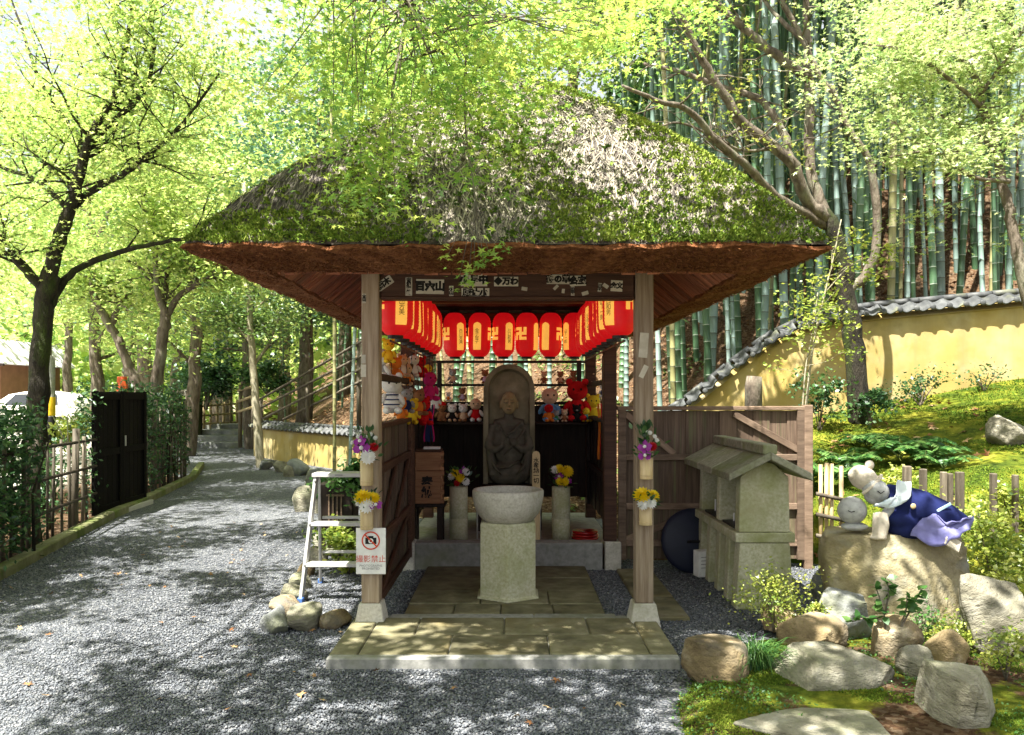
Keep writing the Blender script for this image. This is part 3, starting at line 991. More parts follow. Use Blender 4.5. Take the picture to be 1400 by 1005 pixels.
# dark board panels closing the sides and the back of the shrine
PANL = empty('side_panel', (0, 0, 0), parent=PAV)
plank_panel(PANL, (-0.91, 0.07), (-0.91, 1.79), 0.06, 1.26, 9, ((0.98, 0.06), (0.50, 0.06), (0.10, 0.06)),
            ((0.06, 0.52, 0.5, 0.95), (0.94, 0.52, 0.5, 0.95), (0.08, 0.12, 0.92, 0.46)), 1.0, M_plank, M_beam)
for sx in (-1, 1):
    pn = empty('side_panel', (0, 0, 0), parent=PAV)
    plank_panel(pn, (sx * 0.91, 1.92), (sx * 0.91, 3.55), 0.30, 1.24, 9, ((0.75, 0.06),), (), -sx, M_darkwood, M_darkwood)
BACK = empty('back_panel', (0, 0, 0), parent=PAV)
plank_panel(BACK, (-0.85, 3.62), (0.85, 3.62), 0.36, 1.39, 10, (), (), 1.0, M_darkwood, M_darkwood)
B((0, 3.42, 1.195), (1.70, 0.30, 0.025), 'doll_shelf', M_darkwood)
for z in (1.615, 1.875):
    B((0, 3.60, z), (1.70, 0.07, 0.028), 'shelf_bar', M_darkwood)
for x in (-0.78, 0.78):
    B((x, 3.58, 1.64), (0.05, 0.05, 0.48), 'shelf_post', M_darkwood)
for sx in (-1, 1):
    B((sx * 0.90, 2.7, 1.62), (0.05, 1.6, 0.05), 'side_rail', M_darkwood)
B((0.905, 1.98, 1.55), (0.10, 0.04, 0.62), 'notice_board', M_rail)
B((-0.90, 0.95, 1.62), (0.045, 1.72, 0.05), 'side_rail', M_darkwood)


# ---- paper stickers on the beam and the posts
def sticker(px, py, wpx, hpx, d, body, rot=0.0, vertical=False, fs=0.75, bold=0.004, face_y=None):
    c = P(px, py, d)
    y = face_y if face_y is not None else c.y
    s = d / FPX
    e = MB().box((0, 0, 0), (wpx * s, 0.0016, hpx * s)).build('paper_sticker', M_paper, PAV, loc=(c.x, y, c.z), rot=(0, rot, 0))
    if body:
        sz = (min(hpx * s * 0.92 / len(body), wpx * s * 0.9) if vertical else min(hpx * s * fs, wpx * s * 0.96 / len(body)))
        me = text_mesh(body, sz * 1.12, M_ink, bold * sz / 0.05, vertical)
        link('lettering', me, e, (0, -0.0016, 0), (math.radians(90), 0, 0))
    return e


bf = -0.042
for a in ((525, 388, 26, 12, '高木', -0.6), (588, 392, 38, 20, '百六山', 0.02), (648, 383, 36, 17, '小長中', 0), (650, 401, 38, 14, '原辻小', 0),
          (692, 385, 33, 13, '◆万わ', 0), (763, 382, 31, 13, '篠の草', 0.01), (790, 384, 22, 14, '会宝', -0.03)):
    sticker(a[0], a[1], a[2], a[3], 5.33, a[4], a[5], face_y=bf)
sticker(559, 392, 9, 25, 5.33, '宮和家教', 0, True, face_y=bf)
sticker(617, 398, 6, 14, 5.33, '小山', 0, True, face_y=bf)
sticker(843, 391, 16, 15, 5.33, '金文', 0.06, face_y=bf)
for a in ((820, 393, 5, 12, '川本', 0.1), (783, 398, 5, 13, '田中', 0.0)):
    sticker(a[0], a[1], a[2], a[3], 5.33, a[4], a[5], True, face_y=bf)
for a in ((828, 391, 8, 5, 0.6), (717, 395, 8, 5, 0.15), (770, 398, 4, 6, 0.1), (800, 401, 9, 5, -0.3), (760, 393, 8, 4, -0.8)):
    sticker(a[0], a[1], a[2], a[3], 5.33, '', a[4], face_y=bf)
pf = -0.0612
sticker(498, 408, 5, 13, 5.31, '立山', 0, True, face_y=pf)
sticker(497, 491, 6, 12, 5.31, '', 0, face_y=pf)
sticker(497, 507, 7, 17, 5.31, '', 0, face_y=pf)
sticker(880, 472, 12, 34, 5.31, '', 0.07, True, face_y=pf)
sticker(880, 508, 7, 18, 5.31, '', 0.45, face_y=pf)

# ================================================================ plank fence beside the pavilion
FEN = empty('plank_fence', (1.8, 1.84, -0.06), 0, 'brown plank fence with diagonal braces behind the stone candle shelter', 'fence')
FEN2 = empty('plank_panel', (-1.8, -1.84, 0.06), parent=FEN)
plank_panel(FEN2, (0.985, 1.86), (2.66, 1.86), 0.02, 1.36, 11, ((0.94, 0.055), (0.50, 0.055), (0.17, 0.055)),
            ((0.04, 1.33, 0.30, 0.97), (0.97, 1.33, 0.62, 1.0), (0.04, 0.20, 0.50, 0.49)))
MB().box((0, 0, 0), (0.075, 0.075, 1.5)).build('fence_post', M_rail, FEN, bevel=0.005, loc=(0.89, 0.0, 0.72))
# ================================================================ lanterns
def wrap(me, r, x0=0.0, z0=0.0):
    """bend a flat mesh (x right, y up) round a cylinder so that it faces -y"""
    m = me.copy()
    for v in m.vertices:
        a = (v.co.x + x0) / r
        v.co = Vector((r * math.sin(a), -r * math.cos(a), v.co.y + z0))
    m.update()
    return m


LR = 0.122
def lantern_profile():
    pr = []
    n = 40
    for i in range(n + 1):
        t = i / n
        z = 0.02 + 0.475 * t
        e = abs(2 * t - 1)
        r = LR * math.sqrt(max(0.0, 1 - 0.80 * max(0, (e - 0.50) / 0.50) ** 2.2))
        r += 0.0020 * (1 if i % 2 else -1)
        pr.append((r, z))
    return pr


_lp = lantern_profile()
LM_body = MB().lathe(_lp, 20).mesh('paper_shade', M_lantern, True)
LM_ringb = MB().lathe([(0.04, 0.0), (0.056, 0.0), (0.056, 0.026), (0.04, 0.026)], 16).mesh('bottom_ring', M_black)
LM_ringt = MB().lathe([(0.04, 0.489), (0.056, 0.489), (0.056, 0.512), (0.04, 0.512)], 16).mesh('top_ring', M_black)
LM_hook = MB().tube([(0, 0, 0.505), (0, 0, 0.528)], 0.004, 5).mesh('hook', M_black)


def curved_patch(w, z0, z1, r, mat, round_top=True):
    nx_, nz_ = 6, 30
    vs_, fs = [], []
    for j in range(nz_ + 1):
        z = z0 + (z1 - z0) * j / nz_
        half = w / 2
        if round_top and z > z1 - half:
            half = math.sqrt(max(0.0, half ** 2 - (z - (z1 - half)) ** 2)) + 0.001
        # keep to the swelling of the shade
        rr = np.interp(z, [p[1] for p in _lp], [p[0] for p in _lp]) + 0.004 + (r - LR)
        for i in range(nx_ + 1):
            a = (-half + 2 * half * i / nx_) / r
            vs_.append((rr * math.sin(a), -rr * math.cos(a), z))
    for j in range(nz_):
        for i in range(nx_):
            a = j * (nx_ + 1) + i
            fs.append((a, a + 1, a + nx_ + 2, a + nx_ + 1))
    return MB().add(vs_, fs).mesh('name_panel', mat, True)


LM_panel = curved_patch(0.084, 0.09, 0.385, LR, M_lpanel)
def manji_mesh():
    pat = ['###.#', '..#.#', '#####', '#.#..', '#.###']
    mb = MB()
    e = [-0.068, -0.036, -0.016, 0.016, 0.036, 0.068]
    for r_, row in enumerate(pat):
        for k, ch in enumerate(row):
            if ch == '#':
                x0, x1, z1, z0 = e[k], e[k + 1], 0.265 - e[r_], 0.265 - e[r_ + 1]
                q = []
                for (x, z) in ((x0, z0), (x1, z0), (x1, z1), (x0, z1)):
                    a = x / LR
                    q.append(((LR + 0.0035) * math.sin(a), -(LR + 0.0035) * math.cos(a), z))
                mb.add(q, [(0, 1, 2, 3)])
    return mb.mesh('emblem', M_lpanel)


LM_manji = manji_mesh()
_names = ['西川芳美', '金子智子', '川口和男', None, None, '山下一郎', '田中正子', '大西文夫']
LM_name = [wrap(text_mesh(n_, 0.046, M_ink, 0.0, True), LR + 0.0065, 0, 0.235) if n_ else None for n_ in _names]


def lantern(loc, rz, k, label, group):
    t = empty('paper_lantern', loc, rz, label, 'lantern', group)
    t.rotation_euler.x, t.rotation_euler.y = RND.uniform(-.03, .03), RND.uniform(-.03, .03)
    for nm, me in (('paper_shade', LM_body), ('bottom_ring', LM_ringb), ('top_ring', LM_ringt), ('hook', LM_hook)):
        link(nm, me, t)
    for a in (0, math.pi):
        p = link('name_panel', LM_panel, t, rot=(0, 0, a))
        if LM_name[k]: link('lettering', LM_name[k], p)
        link('emblem', LM_manji, t, rot=(0, 0, a + math.pi / 2))
    return t


ordn = ['first', 'second', 'third', 'fourth', 'fifth', 'sixth', 'seventh', 'eighth']
for i, (px, rt) in enumerate(((622, 35), (655, -10), (688, 30), (720, 55), (752, -30), (785, -52))):
    c = P(px, 490, 8.67)
    lantern((c.x, 3.30, 1.895), math.radians(rt), i, f'red paper lantern hanging across the back of the shrine, {ordn[i]} from the left', 'lanterns hung inside the shrine')
for s, nm in ((-1, 'left'), (1, 'right')):
    for i in range(8):
        y = 0.30 + i * 0.355
        rt = -s * (38 + RND.uniform(-14, 18))
        lantern((s * 0.795, y, 1.895), math.radians(rt), (i * 3 + (2 if s > 0 else 0)) % 8,
                f'red paper lantern in the {nm} row under the eaves, {ordn[i]} from the front', 'lanterns hung inside the shrine')


# ================================================================ helpers for soft shapes
def remesh(mb, name, mat, voxel, smooth=6):
    o = mb.build(name + '_tmp', mat)
    r = o.modifiers.new('r', 'REMESH'); r.mode = 'VOXEL'; r.voxel_size = voxel
    if smooth:
        s = o.modifiers.new('s', 'SMOOTH'); s.iterations = smooth; s.factor = 0.5
    dg = bpy.context.evaluated_depsgraph_get()
    me = bpy.data.meshes.new_from_object(o.evaluated_get(dg))
    me.polygons.foreach_set('use_smooth', [True] * len(me.polygons))
    me.name = name
    old = o.data
    bpy.data.objects.remove(o); bpy.data.meshes.remove(old)
    return me


# ================================================================ basin on its pedestal
BAS = empty('stone_basin', (0.0, 0.68, -0.012), 0, 'round stone water basin on a hexagonal pedestal before the statue', 'basin')
MB().lathe([(0.245, 0.0), (0.262, 0.0), (0.262, 0.012), (0.236, 0.022), (0.236, 0.55), (0.225, 0.562)], 6, ph=math.radians(30)).build('pedestal', M_hexstone, BAS, bevel=0.004)
pr = [(0.10, 0.535), (0.135, 0.538), (0.19, 0.568), (0.235, 0.622), (0.258, 0.685), (0.268, 0.745), (0.270, 0.785), (0.262, 0.797), (0.243, 0.795),
      (0.232, 0.755), (0.20, 0.69), (0.14, 0.64), (0.05, 0.625), (0.002, 0.622)]
MB().lathe(pr, 48).build('bowl', M_granite, BAS, True)
MB().lathe([(0.001, 0.727), (0.222, 0.727), (0.222, 0.729), (0.001, 0.729)], 32).build('water', pm('basin_water', [(0.02, 0.022, 0.018), (0.03, 0.03, 0.024)], 3, 2, 0.05, 0.02, 12, spec=0.6), BAS)

# ================================================================ carved statue in its stone niche
def arch(w, h, r=None, n=14):
    r = r or w / 2
    pts = [(-w / 2, 0), (w / 2, 0)]
    for i in range(n + 1):
        a = math.pi * i / n
        pts.append((r * math.cos(a), h - r + r * math.sin(a)))
    return pts


STA = empty('carved_stone_statue', (0.0, 2.85, 0.135), 0, 'stone monk figure carved in an arched niche at the centre of the shrine', 'statue')
z0 = 0.46
MB().box((0, 0.02, 0.11), (0.66, 0.42, 0.22)).build('plinth', M_darkwood, STA, bevel=0.01)
MB().box((0, 0.0, 0.34), (0.58, 0.34, 0.235)).build('plinth_step', M_darkwood, STA, bevel=0.02)
MB().prism(arch(0.53, 1.225, 0.262), 0.06, (0, 0.10, z0)).build('niche_back', M_statue, STA)
oa = arch(0.53, 1.225, 0.262); ia = arch(0.43, 1.175, 0.213)
mbn = MB()
n_ = len(oa)
vs_ = [(x, -0.03, z0 + z) for x, z in oa] + [(x, -0.03, z0 + z) for x, z in ia] + [(x, 0.071, z0 + z) for x, z in oa] + [(x * 0.94, 0.071, z0 + z * 0.98) for x, z in ia]
fs = []
for i in range(1, n_ + 0):
    j = (i + 1) % n_
    fs += [(i, j, n_ + j, n_ + i), (i, 2 * n_ + i, 2 * n_ + j, j), (n_ + i, n_ + j, 3 * n_ + j, 3 * n_ + i)]
mbn.add(vs_, fs).build('niche_rim', M_statue, STA, bevel=0)
fb = MB()
fb.ball((0, 0.03, z0 + 0.40), (0.17, 0.085, 0.27))                  # torso
fb.ball((0, 0.01, z0 + 0.10), (0.225, 0.12, 0.13))                  # lap under the robe
fb.tube([(-0.15, 0.035, z0 + 0.60), (0, 0.04, z0 + 0.625), (0.15, 0.035, z0 + 0.60)], [0.055, 0.07, 0.055], 10)
for s in (-1, 1):
    fb.tube([(s * 0.165, 0.03, z0 + 0.60), (s * 0.205, 0.015, z0 + 0.46), (s * 0.205, -0.02, z0 + 0.36)], [0.052, 0.055, 0.052], 10)
    fb.tube([(s * 0.205, -0.02, z0 + 0.36), (s * 0.13, -0.065, z0 + 0.35), (s * 0.06, -0.085, z0 + 0.40)], [0.048, 0.04, 0.027], 10)
    fb.tube([(s * 0.20, -0.02, z0 + 0.36), (s * 0.185, -0.05, z0 + 0.22), (s * 0.17, -0.06, z0 + 0.08)], [0.04, 0.045, 0.03], 10)
fb.ball((-0.06, -0.10, z0 + 0.455), (0.022, 0.016, 0.055), rot=(0, 0.15, 0))
fb.ball((0.045, -0.10, z0 + 0.43), (0.040, 0.032, 0.045))
fb.tube([(0, 0.03, z0 + 0.62), (0, 0.02, z0 + 0.72)], [0.06, 0.05], 10)
link('body', remesh(fb, 'body', M_figure, 0.010, 2), STA)
hb = MB()
hb.ball((0, 0.0, z0 + 0.825), (0.083, 0.088, 0.118))
hb.ball((0, -0.025, z0 + 0.762), (0.060, 0.058, 0.055))
hb.tube([(0, -0.084, z0 + 0.85), (0, -0.103, z0 + 0.795)], [0.010, 0.018], 8)
for s in (-1, 1):
    hb.ball((s * 0.088, 0.01, z0 + 0.805), (0.012, 0.022, 0.048))
    hb.ball((s * 0.033, -0.080, z0 + 0.832), (0.021, 0.011, 0.008))
    hb.tube([(s * 0.012, -0.088, z0 + 0.868), (s * 0.058, -0.070, z0 + 0.862)], 0.006, 6)
hb.ball((0, -0.083, z0 + 0.757), (0.024, 0.010, 0.008))
hd_ = link('head', remesh(hb, 'head', M_face, 0.0055, 1), STA)
for s in (-1, 1):
    MB().tube([(s * 0.014, -0.093, z0 + 0.830), (s * 0.033, -0.093, z0 + 0.826), (s * 0.054, -0.082, z0 + 0.831)], 0.0032, 5).build('closed_eye', M_figure, hd_)
MB().tube([(-0.022, -0.090, z0 + 0.758), (0, -0.096, z0 + 0.755), (0.022, -0.090, z0 + 0.758)], 0.0032, 5).build('mouth_line', M_figure, hd_)
for a, b2 in (((0.11, -0.04, 0.62), (-0.02, -0.075, 0.50)), ((-0.11, -0.04, 0.62), (0.0, -0.075, 0.47)), ((0.16, -0.04, 0.55), (-0.05, -0.07, 0.30)), ((0.19, -0.07, 0.27), (0.08, -0.11, 0.10)), ((-0.19, -0.07, 0.27), (-0.08, -0.11, 0.10)), ((0.10, -0.07, 0.24), (-0.10, -0.11, 0.16))):
    MB().tube([(a[0], a[1], z0 + a[2]), ((a[0] + b2[0]) / 2, min(a[1], b2[1]) - 0.004, z0 + (a[2] + b2[2]) / 2 - 0.02), (b2[0], b2[1], z0 + b2[2])], [0.010, 0.013, 0.009], 6).build('robe_fold', M_figure, STA, True)

# ================================================================ shrine furniture
RACK = empty('offering_rack', (0.0, 2.22, 0.135), 0, 'thin steel offering rack standing before the statue', 'rack')
for z in (0.305, 0.475):
    MB().tube([(-0.31, 0, z), (0.31, 0, z)], 0.007, 8).build('rail', M_metal, RACK)
for x in (-0.30, 0.30):
    MB().tube([(x, 0.0, 0), (x, 0.0, 0.48)], 0.007, 8).build('upright', M_metal, RACK)
for x in (-0.12, 0.10):
    MB().tube([(x, 0.0, 0.305), (x, 0.0, 0.25)], 0.009, 8).build('candle_pin', M_metal, RACK)

c = P(733, 660, 7.45)
TAB = empty('wooden_tablet', (c.x, c.y, 0.135), 0, 'small upright wooden prayer tablet beside the statue', 'tablet')
MB().prism([(-0.036, 0.0), (0.036, 0.0), (0.036, 0.81), (0.025, 0.835), (0, 0.845), (-0.025, 0.835), (-0.036, 0.81)], 0.014).build('board', M_bambooTan, TAB)
link('lettering', text_mesh('水奉納一切', 0.055, M_ink, 0.001, True), TAB, (0, -0.009, 0.66), (math.radians(90), 0, 0))


def petal_ring(mb, n, r0, r1, z0_, z1_, w, ph=0.0, mi=0):
    for k in range(n):
        a = 2 * math.pi * k / n + ph
        ca, sa = math.cos(a), math.sin(a)
        def pt(r, t, z): return (r * ca - t * sa, r * sa + t * ca, z)
        rm = r0 + (r1 - r0) * 0.6
        mb.add([pt(r0, -w * 0.3, z0_), pt(r0, w * 0.3, z0_), pt(rm, w, (z0_ + z1_) / 2 - 0.003), pt(rm, -w, (z0_ + z1_) / 2 - 0.003), pt(r1, 0, z1_)],
               [(0, 1, 2, 3), (3, 2, 4)], mi)


def mum(mat, r=0.04):
    mb = MB()
    for q, (n, a, b, z0_, z1_) in enumerate(((14, 0.1, 1.0, 0.0, 0.10), (14, 0.08, 0.9, 0.12, 0.32), (12, 0.06, 0.72, 0.24, 0.52), (10, 0.04, 0.5, 0.34, 0.68), (7, 0.02, 0.28, 0.4, 0.78))):
        petal_ring(mb, n, a * r, b * r, z0_ * r, z1_ * r, 0.17 * r, q * 0.2)
    return mb.mesh('bloom', mat)


def orchid(mat, mat2, r=0.04):
    mb = MB()
    petal_ring(mb, 3, 0.05 * r, 1.0 * r, 0.0, 0.15 * r, 0.36 * r, math.pi / 2)
    petal_ring(mb, 2, 0.05 * r, 1.05 * r, 0.06 * r, 0.2 * r, 0.5 * r, 0.15)
    mb.ball((0, 0, 0.2 * r), 0.25 * r, 8, 6, mi=1)
    return mb.mesh('bloom', [mat, mat2])


M_fy = leaf_mat('yellow_petal', [(0.80, 0.60, 0.01), (0.85, 0.68, 0.02)], 0.25, 0.03)
M_fw = leaf_mat('white_petal', [(0.80, 0.80, 0.78), (0.86, 0.86, 0.84)], 0.25, 0.03)
M_fp = leaf_mat('purple_petal', [(0.30, 0.015, 0.30), (0.40, 0.04, 0.42)], 0.25, 0.03)
M_fr = leaf_mat('red_petal', [(0.45, 0.01, 0.015), (0.55, 0.02, 0.02)], 0.2, 0.03)
BL = {'y': mum(M_fy, 0.05), 'Y': mum(M_fy, 0.066), 'w': mum(M_fw, 0.045), 'W': mum(M_fw, 0.055), 'p': orchid(M_fp, M_fw, 0.048), 'P': orchid(M_fp, M_fw, 0.058), 'r': mum(M_fr, 0.036), 's': mum(M_fw, 0.018)}
LEAFK = np.array([(0, 0), (0.30, 0.16), (0.62, 0.15), (1.0, 0.0), (0.62, -0.15), (0.30, -0.16)])


def leaf_spray(p, dirs, size, mat, name, wide=1.0, col=None, bend=0.15):
    """six-cornered leaves at the points p pointing along dirs; V built in one go"""
    p = np.asarray(p, float); d = np.asarray(dirs, float)
    n = len(p)
    d /= np.linalg.norm(d, axis=1)[:, None] + 1e-9
    up = np.tile(np.array([[0, 0, 1.0]]), (n, 1)) + NR.normal(0, 0.45, (n, 3))
    w = np.cross(d, up); w /= np.linalg.norm(w, axis=1)[:, None] + 1e-9
    nn = np.cross(w, d)
    s = np.broadcast_to(np.asarray(size, float), (n,))
    V = p[:, None, :] + s[:, None, None] * (LEAFK[None, :, :1] * d[:, None, :] + LEAFK[None, :, 1:] * wide * w[:, None, :] - (LEAFK[None, :, :1] ** 2) * bend * nn[:, None, :])
    o = (np.arange(n) * 6)[:, None]
    F = np.concatenate([o + np.array([[0, 1, 5, 5]])[:, :3], o + np.array([[1, 2, 4]]), o + np.array([[1, 4, 5]]), o + np.array([[2, 3, 4]])])
    c = NR.uniform(0, 1, n) if col is None else np.clip(col + NR.normal(0, 0.15, n), 0, 1)
    return np_mesh(name, V.reshape(-1, 3), F, mat, False, np.repeat(c, 6))


def bouquet(root, blooms, z, leaves=46, spread=0.08, hgt=0.12, size=0.05):
    p = np.stack([NR.normal(0, spread * 0.45, leaves), NR.normal(0, spread * 0.4, leaves) - 0.01, z + NR.uniform(0.0, hgt, leaves)], -1)
    d = p - np.array([[0, 0.02, z - 0.03]]) + NR.normal(0, 0.03, (leaves, 3))
    tag(link('leaf_spray', leaf_spray(p, d, size, M_evergreen, 'leaf_spray', 1.4), root), kind='stuff')
    for i, (k, x, y, zz, tilt) in enumerate(blooms):
        link('bloom', BL[k], root, (x, y, z + zz), (math.radians(62 + tilt), 0, math.radians(RND.uniform(-20, 20)) + x * 4))


def post_vase(px, py_top, py_bot, x, blooms, label, leaves=46, hgt=0.12):
    s = 5.25 / FPX
    zt = CAMZ - (py_top - HOR) * s; zb = CAMZ - (py_bot - HOR) * s
    t = empty('bamboo_vase', (x, -0.105, zb), 0, label, 'vase', 'bamboo vases hung on the front posts')
    h = zt - zb
    r = 0.043
    MB().lathe([(r * 0.98, 0), (r, 0.004), (r, h), (r * 0.82, h), (r * 0.80, 0.03), (0.002, 0.03)], 18).build('bamboo_tube', M_bambooTan, t, True)
    MB().lathe([(r * 1.0, h * 0.14), (r * 1.04, h * 0.16), (r * 1.0, h * 0.18)], 18).build('node_ring', M_bambooTan, t, True)
    bouquet(t, blooms, h, leaves, 0.085, hgt)
    return t


post_vase(501, 630, 664, -0.925, [('P', -0.02, -0.07, 0.085, 10), ('r', 0.055, -0.05, 0.09, 0), ('W', 0.02, -0.075, 0.03, 15), ('s', -0.05, -0.03, 0.16, 0), ('s', 0.03, -0.03, 0.175, 0), ('s', 0.0, -0.04, 0.155, 0), ('s', -0.09, -0.02, 0.12, 0), ('p', -0.03, -0.06, 0.13, 0), ('s', 0.06, -0.02, 0.15, 0)],
          'bamboo vase of purple, red and white flowers high on the ladder-side post', 70, 0.2)
post_vase(503, 692, 724, -0.925, [('Y', -0.015, -0.05, 0.06, -25), ('y', 0.05, -0.045, 0.055, -15), ('W', 0.012, -0.07, 0.01, 15), ('p', 0.065, -0.06, 0.015, 10), ('s', -0.05, -0.05, 0.02, 0), ('s', -0.06, -0.04, 0.045, 0)],
          'bamboo vase of yellow and white chrysanthemums just above the prohibition sign', 44, 0.08)
post_vase(881, 626, 655, 0.912, [('p', -0.02, -0.07, 0.075, 10), ('p', -0.025, -0.075, 0.02, 20), ('r', 0.03, -0.05, 0.075, 0), ('s', 0.05, -0.03, 0.14, 0), ('s', 0.02, -0.03, 0.165, 0), ('s', 0.065, -0.03, 0.115, 0), ('s', -0.01, -0.02, 0.18, 0)],
          'bamboo vase of purple orchids and green leaves high on the fence-side post', 80, 0.21)
post_vase(879, 690, 718, 0.908, [('Y', -0.03, -0.055, 0.065, -20), ('y', 0.04, -0.045, 0.06, -15), ('w', -0.03, -0.07, 0.012, 15), ('w', 0.02, -0.07, 0.022, 10)],
          'bamboo vase of two yellow chrysanthemums low on the fence-side post', 50, 0.07)

for px, blooms, lab in ((627, [('y', -0.03, -0.05, 0.13, 0), ('w', -0.06, -0.05, 0.10, 0), ('r', -0.01, -0.07, 0.04, 10), ('p', 0.05, -0.04, 0.15, 0), ('w', 0.07, -0.04, 0.14, 0), ('y', 0.02, -0.06, 0.085, 5), ('w', 0.07, -0.06, 0.05, 0)], 'grey stone flower cylinder beside the donation boxes'),
                        (767, [('w', -0.06, -0.04, 0.16, 0), ('y', -0.02, -0.04, 0.17, 0), ('Y', 0.055, -0.05, 0.145, 0), ('p', -0.02, -0.06, 0.10, 0), ('y', -0.01, -0.07, 0.06, 8), ('y', 0.03, -0.07, 0.055, 8), ('p', 0.055, -0.06, 0.06, 0)], 'grey stone flower cylinder beside the wooden tablet')):
    c = P(px, 735, 7.55)
    t = empty('stone_flower_cylinder', (c.x, c.y, 0.137), 0, lab, 'vase', 'stone flower cylinders before the statue')
    MB().lathe([(0.086, 0), (0.086, 0.195), (0.082, 0.2), (0.082, 0.205), (0.086, 0.21), (0.086, 0.50), (0.07, 0.50), (0.066, 0.42), (0.002, 0.42)], 24).build('cylinder', M_hexstone, t, True)
    bouquet(t, blooms, 0.50, 60, 0.12, 0.16, 0.06)

# donation boxes
BOXS = empty('donation_box_stand', (P(585, 735, 7.5).x, 2.13, 0.135), 0, 'dark low stand carrying the two donation boxes', 'stand')
for x in (-0.12, 0.12):
    for y in (-0.09, 0.09):
        MB().box((x, y, 0.165), (0.05, 0.05, 0.33)).build('leg', M_darkwood, BOXS)
MB().box((0, 0, 0.345), (0.34, 0.26, 0.03)).build('top', M_darkwood, BOXS, bevel=0.004)


def finger_box(root, w, d, h, n, z):
    MB().box((0, 0, z + h / 2), (w - 0.03, d, h)).build('front_board', M_boxwood, root, bevel=0.002)
    for s in (-1, 1):
        for k in range(n):
            zz = z + h * (k + 0.5) / n
            if k % 2 == 0:
                MB().box((s * (w / 2 - 0.002), -d / 2 + 0.012, zz), (0.034, 0.03, h / n * 0.86)).build('finger_joint', M_boxwood, root)
    for s in (-1, 1):
        MB().box((s * (w / 2 - 0.012), 0.014, z + h / 2), (0.018, d - 0.03, h)).build('side_board', M_boxwood, root)


t = empty('donation_box', (BOXS.location.x, 2.13, 0.497), 0, 'lower wooden donation box with two brushed characters', 'box')
finger_box(t, 0.29, 0.22, 0.30, 7, 0.0)
link('lettering', text_mesh('奉納', 0.11, M_ink, 0.004, True), t, (0.005, -0.1125, 0.145), (math.radians(90), 0, 0))
t = empty('donation_box', (BOXS.location.x + 0.01, 2.15, 0.800), 0, 'upper plain wooden donation box with a white slip on its lid', 'box')
finger_box(t, 0.26, 0.2, 0.17, 5, 0.0)
MB().box((0, 0, 0.183), (0.24, 0.2, 0.02)).build('lid', M_beam, t, bevel=0.003)
MB().box((0.03, -0.02, 0.206), (0.15, 0.09, 0.022)).build('white_slip', M_white, t)

# red stacked trays and the little step seen past the boxes
c = P(800, 738, 7.6)
t = empty('red_tray_stack', (c.x, c.y, 0.137), 0, 'stack of round red lacquer trays on the shrine floor', 'trays')
M_redlac = flat('red_lacquer', (0.42, 0.01, 0.012), 0.25, 0.5)
for k in range(3):
    MB().lathe([(0.10, k * 0.026), (0.125 - k * 0.004, k * 0.026 + 0.004), (0.13 - k * 0.004, k * 0.026 + 0.022), (0.118, k * 0.026 + 0.024), (0.002, k * 0.026 + 0.012)], 28).build('tray', M_redlac, t, True)


# ================================================================ soft toys and dolls (plain ones)
TOYC = {'white': (0.72, 0.70, 0.66), 'red': (0.55, 0.012, 0.015), 'brown': (0.28, 0.13, 0.06), 'tan': (0.62, 0.42, 0.27), 'skin': (0.74, 0.46, 0.32), 'blue': (0.16, 0.36, 0.62),
        'navy': (0.02, 0.03, 0.10), 'pink': (0.72, 0.30, 0.40), 'magenta': (0.60, 0.03, 0.18), 'yellow': (0.75, 0.50, 0.03), 'orange': (0.70, 0.20, 0.03), 'black': (0.015, 0.014, 0.014),
        'green': (0.05, 0.26, 0.10), 'grey': (0.32, 0.31, 0.30), 'teal': (0.10, 0.35, 0.34), 'lilac': (0.52, 0.42, 0.56)}
TOYM = {k: pm('felt_' + k, [tuple(x * 0.85 for x in v), tuple(min(1, x * 1.1) for x in v)], 20, 4, 0.95, 0.35, 160, vary=0.06, spec=0.1, bdist=0.004) for k, v in TOYC.items()}
_ball = {}
def ballm(col):
    if col not in _ball: _ball[col] = MB().ball((0, 0, 0), 1.0, 14, 9).mesh('soft_ball', TOYM[col], True)
    return _ball[col]


def toy(loc, h, body, head, label, rz=0.0, ears='round', limbs=None, hat=None, group='soft toys offered at the shrine', belt=None, cat='soft toy'):
    """a sitting plain soft toy of height h"""
    t = empty('soft_toy', loc, rz, label, cat, group)
    q = lambda nm, col, c, r, par=t, rot=(0, 0, 0): link(nm, ballm(col), par, tuple(x * h for x in c), rot, tuple(x * h for x in r))
    limbs = limbs or head
    q('body', body, (0, 0, 0.29), (0.21, 0.18, 0.28))
    hd = q('head', head, (0, -0.02, 0.74), (0.25, 0.22, 0.24))
    for s in (-1, 1):
        q('arm', limbs if body != limbs else body, (s * 0.24, -0.06, 0.36), (0.075, 0.075, 0.17), rot=(0.3, s * -0.5, 0))
        q('leg', limbs, (s * 0.14, -0.2, 0.09), (0.10, 0.19, 0.09))
        if ears == 'round': q('ear', head, (s * 0.19, 0.0, 0.95), (0.085, 0.05, 0.085))
        elif ears == 'long': q('ear', head, (s * 0.11, 0.0, 1.08), (0.06, 0.045, 0.19))
        q('eye', 'black', (s * 0.09, -0.225, 0.77), (0.026, 0.018, 0.03))
    q('muzzle', head if head != 'black' else 'grey', (0, -0.22, 0.68), (0.07, 0.05, 0.05))
    if hat: q('hat', hat, (0, 0.0, 0.86), (0.25, 0.23, 0.17))
    if belt:
        for z in (0.22, 0.34, 0.46):
            link('stripe', MB().lathe([(0.205 * h, 0), (0.212 * h, 0.012 * h), (0.205 * h, 0.03 * h)], 16).mesh('stripe', TOYM[belt], True), t, (0, 0, z * h))
    return t


